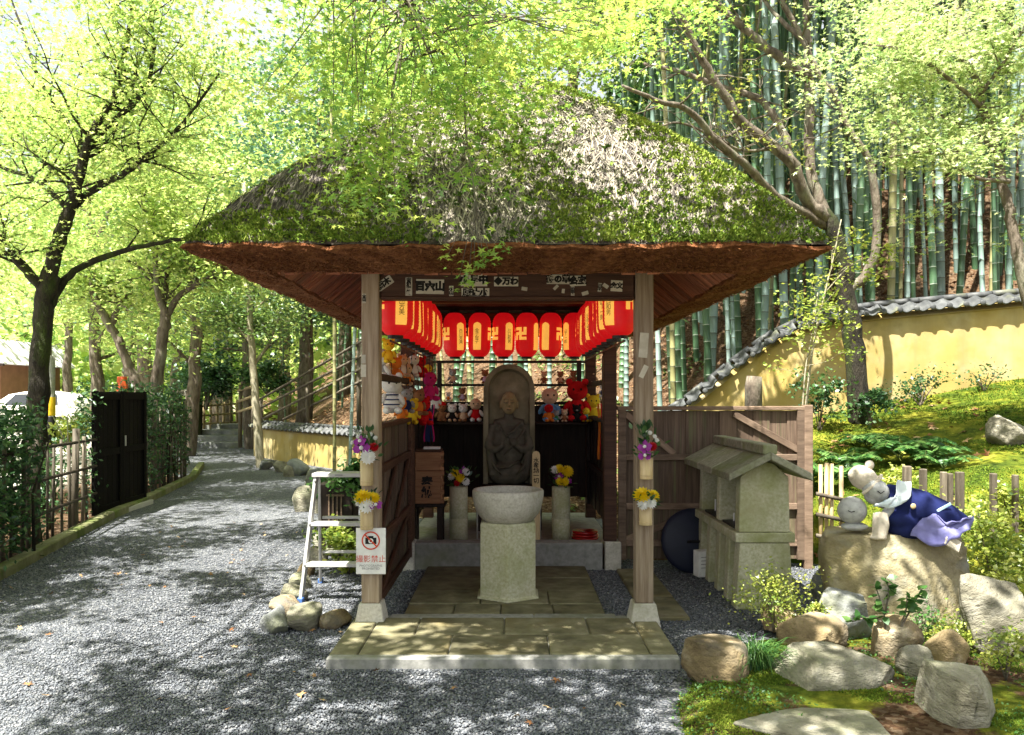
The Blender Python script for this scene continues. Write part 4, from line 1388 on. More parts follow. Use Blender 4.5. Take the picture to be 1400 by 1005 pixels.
SHZ = 1.2095
for px, h, b_, hd_, lab, kw in (
        (603, 0.22, 'brown', 'brown', 'brown soft toy in a red cap on the shelf beside the hanging charms', dict(hat='red')),
        (618, 0.20, 'black', 'white', 'small white-headed doll in a black coat on the shelf', dict(limbs='tan')),
        (633, 0.20, 'tan', 'white', 'small white-headed doll in a tan coat on the shelf', dict(limbs='brown')),
        (650, 0.26, 'red', 'tan', 'tall tan doll in a red vest right beside the stone niche', dict(limbs='white', ears='none')),
        (752, 0.38, 'blue', 'skin', 'large round-faced doll in blue clothes on the shelf right of the niche', dict(ears='none', limbs='blue')),
        (790, 0.46, 'red', 'red', 'big plain red soft bear, largest toy on the shelf', dict(limbs='red')),
        (812, 0.30, 'yellow', 'yellow', 'yellow soft bear at the end of the shelf by the ribbons', dict(limbs='yellow'))):
    toy((P(px, 578, 8.72).x, 3.38 if h < 0.3 else 3.44, SHZ), h, b_, hd_, lab, RND.uniform(-.25, .25), **kw)
for px, h, b_, hd_, lab, kw in (
        (751, 0.20, 'orange', 'red', 'small red-faced round toy sitting before the blue doll', dict(ears='none', limbs='orange')),
        (762, 0.13, 'green', 'grey', 'tiny grey and green toy in front of the big red bear', dict()),
        (773, 0.14, 'brown', 'tan', 'tiny tan toy bear in front of the big red bear', dict()),
        (790, 0.19, 'black', 'black', 'small black toy cat leaning on the big red bear', dict(ears='round', limbs='black')),
        (803, 0.16, 'teal', 'yellow', 'tiny yellow-headed toy in teal before the yellow bear', dict(ears='none'))):
    toy((P(px, 578, 8.55).x, 3.325, SHZ), h, b_, hd_, lab, RND.uniform(-.3, .3), **kw)
for px, z, h, b_, hd_, lab in (
        (619, 1.629, 0.17, 'tan', 'grey', 'grey-headed toy on the upper shelf bar, nearest the hanging charms'),
        (663, 1.629, 0.16, 'lilac', 'brown', 'lilac toy on the upper shelf bar, left of the niche'),
        (744, 1.629, 0.14, 'brown', 'tan', 'brown toy monkey on the upper shelf bar, nearest the niche'),
        (766, 1.629, 0.14, 'tan', 'brown', 'tan toy monkey on the upper shelf bar, second right of the niche'),
        (784, 1.629, 0.15, 'brown', 'brown', 'dark brown toy monkey on the upper shelf bar, third right of the niche'),
        (811, 1.629, 0.16, 'orange', 'tan', 'orange toy on the upper shelf bar, nearest the ribbons'),
        (613, 1.435, 0.10, 'orange', 'white', 'tiny orange toy on the back board, nearest the hanging charms'),
        (632, 1.435, 0.15, 'lilac', 'brown', 'lilac toy with a brown head on the back board left of the niche')):
    toy((P(px, 527, 8.97).x, 3.60 if z > 1.5 else 3.615, z), h, b_, hd_, lab, RND.uniform(-.3, .3))

# toys and charms hanging by the inner left post
def cord(parent, h, top):
    MB().tube([(0, 0, h), (0, 0, top)], 0.003, 5).build('cord', M_rope, parent)


hang = [(522, 500, 6.7, 0.30, 'grey', 'white', 'none'), (531, 480, 6.5, 0.20, 'yellow', 'yellow', 'round'), (541, 505, 6.8, 0.22, 'orange', 'orange', 'round'),
        (550, 500, 7.0, 0.20, 'white', 'tan', 'round'), (556, 512, 7.1, 0.20, 'orange', 'tan', 'long'), (565, 500, 7.2, 0.22, 'white', 'white', 'long'),
        (575, 502, 7.4, 0.20, 'red', 'red', 'round'), (585, 510, 7.6, 0.17, 'yellow', 'yellow', 'none'), (541, 540, 6.8, 0.22, 'orange', 'white', 'round'),
        (548, 560, 6.9, 0.20, 'orange', 'orange', 'round'), (556, 548, 7.0, 0.22, 'navy', 'grey', 'round'), (563, 562, 7.15, 0.24, 'yellow', 'yellow', 'round'),
        (572, 550, 7.2, 0.24, 'orange', 'brown', 'round'), (579, 562, 7.3, 0.26, 'red', 'red', 'round'), (587, 528, 7.5, 0.28, 'magenta', 'magenta', 'none'),
        (594, 545, 7.7, 0.20, 'white', 'white', 'round')]
cols_used = {}
for i, (px, py, d, h, b_, hd_, ear) in enumerate(hang):
    c = P(px, py, d)
    place = ('topmost by the post', 'under the lanterns', 'in the middle of the bunch', 'low in the bunch', 'nearest the shelf')[0 if i == 0 else 1 if i < 8 else 2 if i < 11 else 3 if i < 14 else 4]
    lab = f'hanging soft charm with {b_} body and {hd_} head, {place}'
    t = toy((c.x, c.y, c.z - h / 2), h, b_, hd_, lab, math.radians(RND.uniform(-30, 50)), ear, group='charms hanging inside the left side of the shrine', cat='soft charm')
    cord(t, h * 0.98, 1.87 - (c.z - h / 2) if c.z < 1.85 else h + 0.05)
c = P(535, 566, 6.55)
t = toy((c.x, c.y, c.z), 0.33, 'white', 'white', 'large white soft toy with navy stripes hanging beside the front post', 0.3, 'round', belt='navy', group='charms hanging inside the left side of the shrine', cat='soft charm')
cord(t, 0.33, 0.5)


def streamer(name, px, y0p, y1p, d, stripes, label):
    a = P(px, y0p, d); b = P(px, y1p, d)
    t = empty(name, (a.x, a.y, b.z), 0, label, 'ribbon')
    L = a.z - b.z
    x = -0.5 * sum(w for _, w in stripes)
    for col, w in stripes:
        mb = MB(); n = 9
        vs_ = []
        for i in range(n + 1):
            q = i / n
            off = 0.012 * math.sin(q * 7 + x * 40) + RND.uniform(-.002, .002)
            for (dx, dy) in ((0, 0), (w, 0), (w, 0.002), (0, 0.002)):
                vs_.append((x + dx + off * 0.6, dy + off, L * (1 - q)))
        fs = []
        for i in range(n):
            for k in range(4):
                fs.append((i * 4 + k, i * 4 + (k + 1) % 4, i * 4 + 4 + (k + 1) % 4, i * 4 + 4 + k))
        mb.add(vs_, fs).build('ribbon_strip', TOYM[col], t)
        x += w + 0.003
    return t


streamer('hanging_ribbon', 586, 553, 604, 7.5, (('magenta', 0.010), ('navy', 0.045), ('navy', 0.012), ('magenta', 0.010)), 'navy ribbon with magenta borders hanging over the donation boxes')
streamer('hanging_ribbon', 823, 552, 628, 7.9, (('orange', 0.022), ('red', 0.02), ('green', 0.014), ('yellow', 0.012), ('magenta', 0.012)), 'orange, red and green ribbon streamer hanging by the inner right post')
for i, (px, py, b_, hd_, lab) in enumerate(((822, 535, 'navy', 'white', 'navy and white charm above the ribbon streamer'), (828, 548, 'grey', 'white', 'grey charm beside the top of the ribbon streamer'),
                                           (829, 580, 'pink', 'white', 'pink charm hanging halfway down beside the ribbon streamer'), (827, 597, 'orange', 'tan', 'orange charm hanging low beside the ribbon streamer'), (828, 618, 'grey', 'red', 'lowest charm beside the ribbon streamer, grey with a red head'))):
    c = P(px, py, 7.75)
    t = toy((c.x + 0.02, c.y, c.z - 0.06), 0.14, b_, hd_, lab, -0.4, 'round', group='charms hanging inside the right side of the shrine', cat='soft charm')
    cord(t, 0.13, 0.24)

# ================================================================ prohibition sign
SGN = empty('prohibition_sign', (P(505.5, 755, 5.24).x, -0.085, P(505, 787, 5.24).z), 0, 'white no-photography sign fixed to the front post above its base', 'sign')
MB().box((0, 0, 0.152), (0.196, 0.006, 0.305)).build('board', M_white, SGN, bevel=0.002)
MB().box((0, 0.014, 0.15), (0.05, 0.02, 0.2)).build('bracket', M_metal, SGN)
def ring(r0, r1, n=36):
    mb = MB()
    vs_ = [(r * math.cos(2 * math.pi * k / n), 0, r * math.sin(2 * math.pi * k / n)) for r in (r0, r1) for k in range(n)]
    return mb.add(vs_, [(k, (k + 1) % n, n + (k + 1) % n, n + k) for k in range(n)])
zc = 0.222
e = MB().box((0, 0, 0), (0.073, 0.0015, 0.042)).box((0, 0, 0.025), (0.034, 0.0015, 0.014)).build('camera_pictogram', M_ink, SGN, loc=(0, -0.0042, zc - 0.002))
ring(0.009, 0.0165, 24).build('lens_ring', M_white, e, loc=(0, -0.0012, 0))
rg = ring(0.052, 0.0605).build('red_ring', M_signred, SGN, loc=(0, -0.0064, zc))
MB().box((0, 0, 0), (0.108, 0.0008, 0.009)).build('red_slash', M_signred, SGN, loc=(0, -0.0070, zc), rot=(0, math.radians(45), 0))
link('lettering', text_mesh('撮影禁止', 0.050, M_signred, 0.0), SGN, (0, -0.0042, 0.098), (math.radians(90), 0, 0))
link('lettering', text_mesh('PHOTOGRAPHS\nPROHIBITED', 0.021, M_greyink, 0.0002), SGN, (0, -0.0042, 0.046), (math.radians(90), 0, 0))

# ================================================================ aluminium step ladder
LAD = empty('step_ladder', (-1.31, 0.93, -0.06), 0, 'aluminium step ladder standing behind the front post', 'ladder')
W2 = 0.235
for s in (-1, 1):
    sp = 1.0
    f = MB().bar((s * W2 * 1.02, -0.31, 0.0), (s * W2 * 0.78, -0.07, 0.92), 0.024, 0.045).build('front_leg', M_alu, LAD, bevel=0.003)
    r = MB().bar((s * W2 * 1.05, 0.34, 0.0), (s * W2 * 0.8, 0.05, 0.90), 0.022, 0.045).build('rear_leg', M_alu, LAD, bevel=0.003)
    MB().box((s * W2 * 1.02, -0.312, 0.018), (0.042, 0.07, 0.05)).build('foot_cap', M_blueplastic, f, bevel=0.004)
    MB().box((s * W2 * 1.05, 0.342, 0.016), (0.036, 0.06, 0.045)).build('foot_cap', M_blueplastic, r, bevel=0.004)
MB().box((0, -0.01, 0.935), (0.42, 0.19, 0.03)).build('top_step', M_alu, LAD, bevel=0.004)
for s in (-1, 1):
    for q in (0.30, 0.62, 0.97):
        MB().ball((s * W2 * (1.02 - 0.24 * q), -0.31 + 0.24 * q - 0.032, 0.92 * q), (0.009, 0.005, 0.009), 8, 6).build('rivet', M_greyink, LAD)
MB().box((0.0, -0.108, 0.936), (0.06, 0.004, 0.014)).build('maker_label', M_greyink, LAD)
for k, q in enumerate((0.30, 0.62)):
    y = -0.31 + 0.24 * q; w = W2 * (1.02 - 0.24 * q)
    MB().box((0, y, 0.92 * q), (2 * w - 0.03, 0.10, 0.026)).build('step', M_alu, LAD, bevel=0.003)
    MB().box((0, 0.34 - 0.29 * q, 0.92 * q), (2 * w - 0.03, 0.03, 0.022)).build('rear_bar', M_alu, LAD, bevel=0.003)

# ================================================================ stone candle shelter
CS = empty('stone_candle_shelter', (1.86, 0.42, -0.06), 0, 'small roofed stone candle shelter with a gabled end facing forward', 'stone shelter')
M_slab = pm('mossy_roof_slab', [(0.17, 0.17, 0.12), (0.25, 0.25, 0.18), (0.33, 0.33, 0.26)], 30, 6, 0.88, 0.4, 120, over=((0.16, 0.19, 0.06), 2.4, 0.45, 0.7), vary=0.12, bdist=0.008)
def housewall(y, th, name='partition', w0=0.37, w1=0.30):
    MB().prism([(-w0 / 2, 0.56), (w0 / 2, 0.56), (w0 / 2 - 0.01, 0.96), (0.07, 1.055), (0, 1.075), (-0.07, 1.055), (-w0 / 2 + 0.01, 0.96)], th, (0, y, 0)).build(name, M_hexstone, CS, bevel=0.006)


housewall(0.07, 0.11, 'gable_wall')
housewall(0.62, 0.09)
housewall(1.20, 0.09)
MB().prism([(-0.42 / 2, 0), (0.42 / 2, 0), (0.36 / 2, 0.485), (-0.36 / 2, 0.485)], 0.14, (0, 0.07, 0)).build('base_block', M_hexstone, CS, bevel=0.008)
for y in (0.34, 0.62, 0.92, 1.22):
    MB().prism([(-0.40 / 2, 0), (0.30 / 2, 0), (0.28 / 2, 0.485), (-0.36 / 2, 0.485)], 0.11, (0, y, 0)).build('support_stone', M_hexstone, CS, bevel=0.008)
MB().box((0, 0.30, 0.5225), (0.43, 0.62, 0.07)).build('table_stone', M_hexstone, CS, bevel=0.006)
MB().box((0, 0.95, 0.5225), (0.43, 0.66, 0.07)).build('table_stone', M_hexstone, CS, bevel=0.006)
MB().box((0.155, 0.66, 0.78), (0.05, 1.0, 0.44)).build('back_slab', M_hexstone, CS)
for (y0, y1) in ((-0.14, 0.36), (0.366, 0.86), (0.866, 1.34)):
    for s in (-1, 1):
        MB().prism([(0.0, 1.095), (s * 0.295, 0.945), (s * 0.295, 0.997), (0.0, 1.15)], y1 - y0 - 0.006, (s * 0.002, (y0 + y1) / 2, 0)).build('roof_slab', M_slab, CS, bevel=0.005)
for (y0, y1) in ((-0.12, 0.40), (0.41, 0.90), (0.91, 1.30)):
    MB().box((0, (y0 + y1) / 2, 1.168), (0.10, y1 - y0, 0.07)).build('ridge_stone', M_slab, CS, bevel=0.008)
for y in (0.33, 0.9):
    MB().box((-0.05, y, 0.567), (0.24, 0.40, 0.018)).build('ash_tray', M_black, CS)
    for k in range(3):
        MB().tube([(-0.10, y - 0.12 + k * 0.12, 0.576), (-0.10, y - 0.12 + k * 0.12, 0.576 + RND.uniform(0.05, 0.12))], 0.007, 8).build('candle', M_white, CS)

c = P(948, 768, 7.08)
t = empty('dark_round_tub', (c.x, c.y + 0.0, -0.06), 0, 'dark blue round tub lid leaning on the plank fence', 'tub lid')
MB().lathe([(0.05, -0.03), (0.27, -0.03), (0.285, -0.015), (0.285, 0.02), (0.25, 0.03), (0.20, 0.045), (0.001, 0.05)], 30).build('lid', flat('navy_plastic', (0.012, 0.016, 0.035), 0.5), t, True, loc=(0, 0, 0.27), rot=(math.radians(80), 0, 0))
MB().tube([(-0.06, -0.055, 0.27), (-0.05, -0.085, 0.28), (0.05, -0.085, 0.28), (0.06, -0.055, 0.27)], 0.012, 6).build('handle', M_black, t)
c = P(957, 768, 6.85)
t = empty('white_notice_box', (c.x + 0.02, c.y, -0.06), 0.25, 'white notice box standing beside the dark tub lid', 'notice box')
MB().box((0, 0, 0.12), (0.12, 0.10, 0.22)).build('box', M_white, t, bevel=0.004)
for k in range(4):
    MB().box((0.0, -0.0512, 0.18 - k * 0.03), (0.075, 0.001, 0.006)).build('printed_line', M_greyink, t)
# ================================================================ rocks
def icosphere(sub):
    import bmesh
    bm = bmesh.new()
    bmesh.ops.create_icosphere(bm, subdivisions=sub, radius=1.0)
    V = np.array([v.co[:] for v in bm.verts]); F = np.array([[v.index for v in f.verts] for f in bm.faces])
    bm.free()
    return V, F


ICO4, ICO3, ICO2 = icosphere(5), icosphere(4), icosphere(3)


def rock_mesh(name, size, seed, mat, cuts=12, rough=0.05, ico=None, flat_top=None, boxy=0.0, slab=False):
    r = np.random.default_rng(seed)
    V, F = (ico or ICO3)
    v = V.copy()
    if boxy:
        v = np.sign(v) * np.abs(v) ** (1 - boxy)
    if slab:
        v[:, 2] = np.sign(v[:, 2]) * np.abs(v[:, 2]) ** 0.45
    for k in range(cuts):
        n = r.normal(0, 1, 3)
        if slab: n[2] *= 0.22
        n /= np.linalg.norm(n)
        h = r.uniform(0.55, 0.88)
        d = v @ n - h
        v -= np.where(d > 0, d * 0.97, 0)[:, None] * n
    if flat_top is not None:
        v[:, 2] = np.where(v[:, 2] > flat_top, flat_top + (v[:, 2] - flat_top) * 0.12, v[:, 2])
    s = 0
    for f, a in ((2.2, 1.0), (5, 0.55), (11, 0.34), (23, 0.24), (40, 0.16)):
        k1 = r.normal(0, 1, (3, 3)) * f; p = r.uniform(0, 6.28, 3)
        s = s + a * np.sin(v @ k1.T + p).sum(1) / 3
    v *= (1 + rough * s)[:, None]
    lo_, hi_ = v.min(0), v.max(0)
    v = (v - (lo_ + hi_) / 2) / ((hi_ - lo_) / 2)
    v *= np.array(size)[None] * 0.5
    return np_mesh(name, v, F, mat, True)


def rock(px0, px1, py0, py1, mat, label, d=None, zg=-0.03, depth=0.8, seed=0, rz=0.0, tilt=(0, 0), cuts=12, flat_top=None, name='garden_rock', group='rocks of the garden', sink=0.25, rough=0.06, ico=ICO4, boxy=0.2, slab=False):
    d = d or DEP(py1, zg)
    w = (px1 - px0) / FPX * d
    h = (py1 - py0) / FPX * d
    c = P((px0 + px1) / 2, py1, d)
    me = rock_mesh(name, (w, w * depth, h * (1 + sink)), seed, mat, cuts, rough, ico, flat_top, boxy, slab)
    o = link(name, me, None, (c.x, c.y + w * depth * 0.35, zg + h * (1 - sink) / 2), (tilt[0], tilt[1], rz))
    return tag(o, label, 'rock', group)


rock(938, 1032, 878, 938, M_ochre, 'ochre rock at the gravel edge beside the grass clump', seed=1, depth=0.9)
rock(1068, 1168, 848, 897, M_ochre, 'wide ochre rock behind the pale stepping stone', seed=2, depth=0.7, flat_top=0.7)
rock(1045, 1102, 830, 864, M_ochre, 'small ochre rock at the foot of the candle shelter', seed=3)
rock(1118, 1202, 812, 884, M_grey, 'slanting blue-grey slab in front of the big boulder', seed=4, depth=0.6, tilt=(0.0, 0.35), cuts=16)
rock(1200, 1267, 848, 908, M_ochre, 'upright ochre rock under the leafy sprig', seed=5, depth=0.8, cuts=14)
rock(1072, 1242, 920, 968, M_pale, 'long flat pale stepping stone in the moss', d=4.02, zg=-0.02, seed=6, depth=0.66, rz=-0.16, cuts=14, rough=0.03, name='stepping_stone', tilt=(0.10, 0.05), slab=True)
rock(1015, 1240, 1000, 1030, M_pale, 'mossy flat stepping stone at the bottom edge of the picture', d=3.42, zg=-0.05, seed=17, depth=0.6, rz=-0.1, rough=0.03, cuts=14, name='stepping_stone', slab=True)
rock(1281, 1394, 936, 1012, M_pale, 'block-shaped pale rock in the bottom corner', d=3.62, seed=52, depth=0.85, cuts=9, boxy=0.45, rz=0.3, rough=0.05, sink=0.45, slab=True, tilt=(0.12, 0.1))
rock(1238, 1292, 890, 942, M_pale, 'small white angular rock beside the stepping stone', seed=9, cuts=16)
rock(1278, 1332, 866, 922, M_ochre, 'tilted ochre rock behind the white angular rock', seed=10, cuts=14, tilt=(0, -0.4))
rock(1326, 1440, 798, 925, M_pale, 'large craggy rock at the picture edge below the yellow shrub', d=4.5, seed=11, cuts=18, rough=0.09, depth=0.9, tilt=(0, -0.5))
rock(1116, 1158, 752, 828, M_grey, 'narrow upright grey rock against the boulder', d=5.35, seed=12, depth=1.0, cuts=14)
rock(1128, 1160, 800, 850, M_grey, 'small dark rock between the slab and the shelter', d=5.1, seed=13)
rock(1362, 1420, 603, 648, M_pale, 'white craggy rock on the mossy slope', d=7.9, zg=H(P(1390, 0, 7.9).x, 2.53) - 0.02, seed=14, cuts=16, rough=0.09)
# the boulder that carries the reclining figure
BO = rock(1140, 1346, 722, 862, M_boulder, 'big flat-topped boulder carrying the reclining figure', d=4.98, zg=-0.01, seed=29, depth=0.74, cuts=16, ico=ICO4, boxy=0.3, name='boulder', sink=0.2, rough=0.035, slab=True)

# border stones left of the pavilion
for i, (a, b2, c_, d_, m_, lab) in enumerate((
        (350, 392, 832, 868, M_grey, 'grey corner stone of the stone border by the ladder'),
        (382, 438, 832, 864, M_pale, 'pale rounded stone second from the corner of the border'),
        (432, 478, 838, 860, M_ochre, 'flat ochre stone of the border nearest the platform'),
        (362, 412, 818, 842, M_ochre, 'long ochre border stone behind the corner stone'),
        (378, 416, 800, 824, M_pale, 'pale border stone level with the ladder foot'),
        (392, 424, 784, 806, M_pale, 'pale border stone behind the ladder foot'),
        (404, 430, 768, 788, M_ochre, 'small ochre border stone between the ladder legs'),
        (418, 448, 748, 770, M_pale, 'white border stone behind the ladder'),
        (428, 452, 728, 750, M_pale, 'pale border stone below the ladder top step'),
        (440, 480, 742, 760, M_pale, 'flat pale stone under the ladder steps'),
        (398, 436, 664, 700, M_pale, 'mossy border stone stacked beside the path'),
        (420, 446, 676, 702, M_pale, 'round white border stone beside the ladder'),
        (408, 448, 640, 668, M_grey, 'topmost mossy stone of the border stack'),
        (390, 425, 628, 650, M_grey, 'dark round stone beside the low yellow wall'),
        (352, 372, 628, 642, M_grey, 'stone by the slim tree at the yellow wall'),
        (370, 390, 630, 646, M_pale, 'small stone along the low yellow wall'),
        (385, 402, 636, 652, M_pale, 'small pale stone beside the dark round stone'))):
    rock(a, b2, c_, d_, m_, lab, zg=-0.06, seed=40 + i, depth=0.9, name='border_stone', group='border stones of the path', ico=ICO2, rz=i * 0.7, sink=0.3)

# ================================================================ reclining dressed figure
c = P(1225, 735, 5.12)
ztop = 0.630
JZ = empty('reclining_stone_figure', (c.x, c.y - 0.02, ztop), 0, 'reclining stone figure in navy dress and knitted hat on the boulder', 'statue')
M_jstone = pm('pale_grey_stone', [(0.30, 0.31, 0.31), (0.42, 0.43, 0.43), (0.50, 0.51, 0.50)], 30, 6, 0.85, 0.3, 120, vary=0.05, bdist=0.004)
M_navy = pm('navy_cloth', [(0.010, 0.014, 0.065), (0.018, 0.026, 0.11)], 8, 5, 0.9, 0.3, 200, vary=0, spec=0.1, bdist=0.004)
M_lilac = pm('lilac_cloth', [(0.15, 0.15, 0.38), (0.24, 0.24, 0.48)], 8, 5, 0.9, 0.3, 200, vary=0, spec=0.1, bdist=0.004)
M_knit = pm('beige_knit', [(0.52, 0.46, 0.37), (0.66, 0.60, 0.50)], 60, 4, 0.95, 0.6, 160, vary=0, spec=0.1, bdist=0.006)
M_collar = pm('pale_blue_cloth', [(0.60, 0.70, 0.76), (0.70, 0.78, 0.82)], 8, 4, 0.9, 0.2, 200, vary=0, spec=0.1)
M_trim = flat('light_blue_trim', (0.42, 0.62, 0.74), 0.9)
q = lambda px, py, dy=0.0: ((px - 1225) / FPX * 5.12, dy, CAMZ - (py - HOR) / FPX * 5.12 - ztop)
fb = MB()
fb.ball(q(1193, 672, -0.02), (0.068, 0.075, 0.082), rot=(0, 0.5, 0))
fb.tube([q(1200, 680), q(1232, 686), q(1270, 704), q(1312, 722, 0.02)], [0.06, 0.085, 0.095, 0.05], 12)
fb.tube([q(1208, 690, -0.08), q(1192, 706, -0.11), q(1188, 724, -0.12)], [0.03, 0.028, 0.025], 8)
link('body', remesh(fb, 'body', M_jstone, 0.009, 4), JZ)
hm = MB()
V, F = ICO3
hv = V * np.array([0.082, 0.088, 0.086])
hv = hv[:, :]
keep = (V @ np.array([-0.55, 0.25, 0.8])) > -0.05
hm_me = remesh(MB().ball(q(1179, 653, 0.01), (0.095, 0.095, 0.076), rot=(0, 0.6, 0)).tube([q(1170, 673, -0.075), q(1181, 663, -0.096), q(1194, 652, -0.08), q(1199, 648, -0.04)], 0.012, 8), 'hat', M_knit, 0.007, 3)
hat = link('knitted_hat', hm_me, JZ)
for px, py in ((1162, 648), (1185, 635)):
    link('hat_ear', MB().ball((0, 0, 0), (0.030, 0.020, 0.030)).mesh('hat_ear', M_knit, True), hat, tuple(Vector(q(px, py, -0.02))))
link('face', MB().ball((0, 0, 0), (0.088, 0.080, 0.070), rot=(0, 0.6, 0)).mesh('face', M_jstone, True), JZ, q(1191, 668, -0.04))
MB().tube([q(1186, 668, -0.122), q(1190, 671, -0.124), q(1195, 668, -0.121)], 0.003, 5).build('closed_eye', M_black, JZ)
db = MB()
db.tube([q(1206, 676, 0.0), q(1226, 684, -0.005), q(1252, 694, -0.01), q(1285, 708, 0.0), q(1322, 716, 0.02)], [0.075, 0.105, 0.120, 0.115, 0.045], 16)
db.ball(q(1222, 708, -0.06), (0.11, 0.07, 0.055), rot=(0, 0.25, 0))
db.ball(q(1232, 722, -0.04), (0.125, 0.09, 0.062), rot=(0, 0.12, 0))
db.ball(q(1268, 718, -0.05), (0.14, 0.09, 0.05), rot=(0, 0.2, 0))
link('navy_dress', remesh(db, 'navy_dress', M_navy, 0.012, 3), JZ)
# the pale lining of the hem, folded and frayed
def cloth_patch(name, pts, th, mat, parent, amp=0.008):
    n = len(pts)
    cen = Vector((sum(p[0] for p in pts) / n, sum(p[1] for p in pts) / n, sum(p[2] for p in pts) / n))
    vs_, fs = [], []
    rings = 5
    for i in range(rings + 1):
        for p in pts:
            v = cen.lerp(Vector(p), i / rings)
            v.z += amp * math.sin(v.x * 60 + i) ; v.y -= amp * math.cos(v.x * 47 + v.z * 60)
            vs_.append(v)
    for i in range(rings):
        for k in range(n):
            fs.append((i * n + k, i * n + (k + 1) % n, (i + 1) * n + (k + 1) % n, (i + 1) * n + k))
    o = MB().add(vs_, fs).build(name, mat, parent, True)
    so = o.modifiers.new('thickness', 'SOLIDIFY'); so.thickness = th
    return o


def dense(pts, m=4):
    out = []
    for i in range(len(pts)):
        a, b = Vector(pts[i]), Vector(pts[(i + 1) % len(pts)])
        out += [a.lerp(b, k / m) for k in range(m)]
    return out


cloth_patch('lilac_hem', dense([q(1226, 724, -0.150), q(1244, 702, -0.150), q(1262, 698, -0.145), q(1276, 710, -0.150), q(1300, 706, -0.130), q(1322, 704, -0.06), q(1310, 718, -0.12), q(1285, 730, -0.16), q(1258, 742, -0.17)]), 0.006, M_lilac, JZ)
cloth_patch('pale_collar', dense([q(1178, 686, -0.13), q(1198, 688, -0.145), q(1211, 672, -0.13), q(1216, 654, -0.09), q(1232, 656, -0.11), q(1230, 674, -0.13), q(1215, 686, -0.145), q(1198, 690, -0.15)]), 0.006, M_collar, JZ, 0.004)
for a, b2 in (((1265, 695), (1285, 685)), ((1186, 688), (1202, 680))):
    MB().bar(q(a[0], a[1], -0.118), q(b2[0], b2[1], -0.108), 0.006, 0.018).build('trim_band', M_trim, JZ, bevel=0.002)
MB().lathe([(0.001, 0), (0.016, 0), (0.018, 0.004), (0.014, 0.009), (0.001, 0.008)], 14).build('button', M_bambooTan, JZ, True, loc=q(1233, 688, -0.122), rot=(math.radians(90), 0, 0))
sl = MB().tube([q(1192, 698, -0.10), q(1190, 712, -0.125), q(1187, 731, -0.13)], [0.044, 0.05, 0.042], 10)
sl.ball(q(1186, 729, -0.13), (0.055, 0.036, 0.018))
link('knitted_sleeve', remesh(sl, 'knitted_sleeve', M_knit, 0.007, 3), JZ)
MB().box((0, 0, 0), (0.11, 0.012, 0.075)).build('cloth_foot', M_knit, JZ, bevel=0.003, loc=q(1283, 736, -0.145), rot=(-0.35, 0.55, 0.1))
t = empty('round_head_stone', (P(1165, 722, 5.1).x, P(0, 0, 5.1).y, ztop + 0.005), 0, 'smooth round grey stone head with a carved closed eye under the hat', 'stone')
MB().ball((0, 0, 0.125), (0.090, 0.085, 0.088), 20, 14).build('head', M_jstone, t, True)
MB().ball((0.015, 0.0, 0.022), (0.085, 0.07, 0.028), 18, 10).build('base', M_jstone, t, True)
MB().tube([(-0.055, -0.068, 0.132), (-0.04, -0.079, 0.124), (-0.02, -0.086, 0.130)], 0.003, 6).build('closed_eye', M_black, t)

# ================================================================ tiled yellow walls
def tile_mesh(w, L, th):
    n = 8
    prof = []
    for i in range(n + 1):
        t = i / n
        prof.append(((t - 0.5) * w, 0.20 * w * (math.cos(t * 2 * math.pi) * 0.5 - 0.25 * math.sin(t * 2 * math.pi))))
    mb = MB()
    vs_ = []
    for (y, dz) in ((0, 0), (L, 0)):
        for x, z in prof: vs_.append((x, y, z))
        for x, z in prof: vs_.append((x, y, z + th))
    m = n + 1
    fs = []
    for i in range(n):
        fs += [(i, i + 1, 2 * m + i + 1, 2 * m + i), (m + i, 3 * m + i, 3 * m + i + 1, m + i + 1), (i, m + i, m + i + 1, i + 1), (2 * m + i, 2 * m + i + 1, 3 * m + i + 1, 3 * m + i)]
    mb.add(vs_, fs)
    return mb.mesh('roof_tile', M_tile)


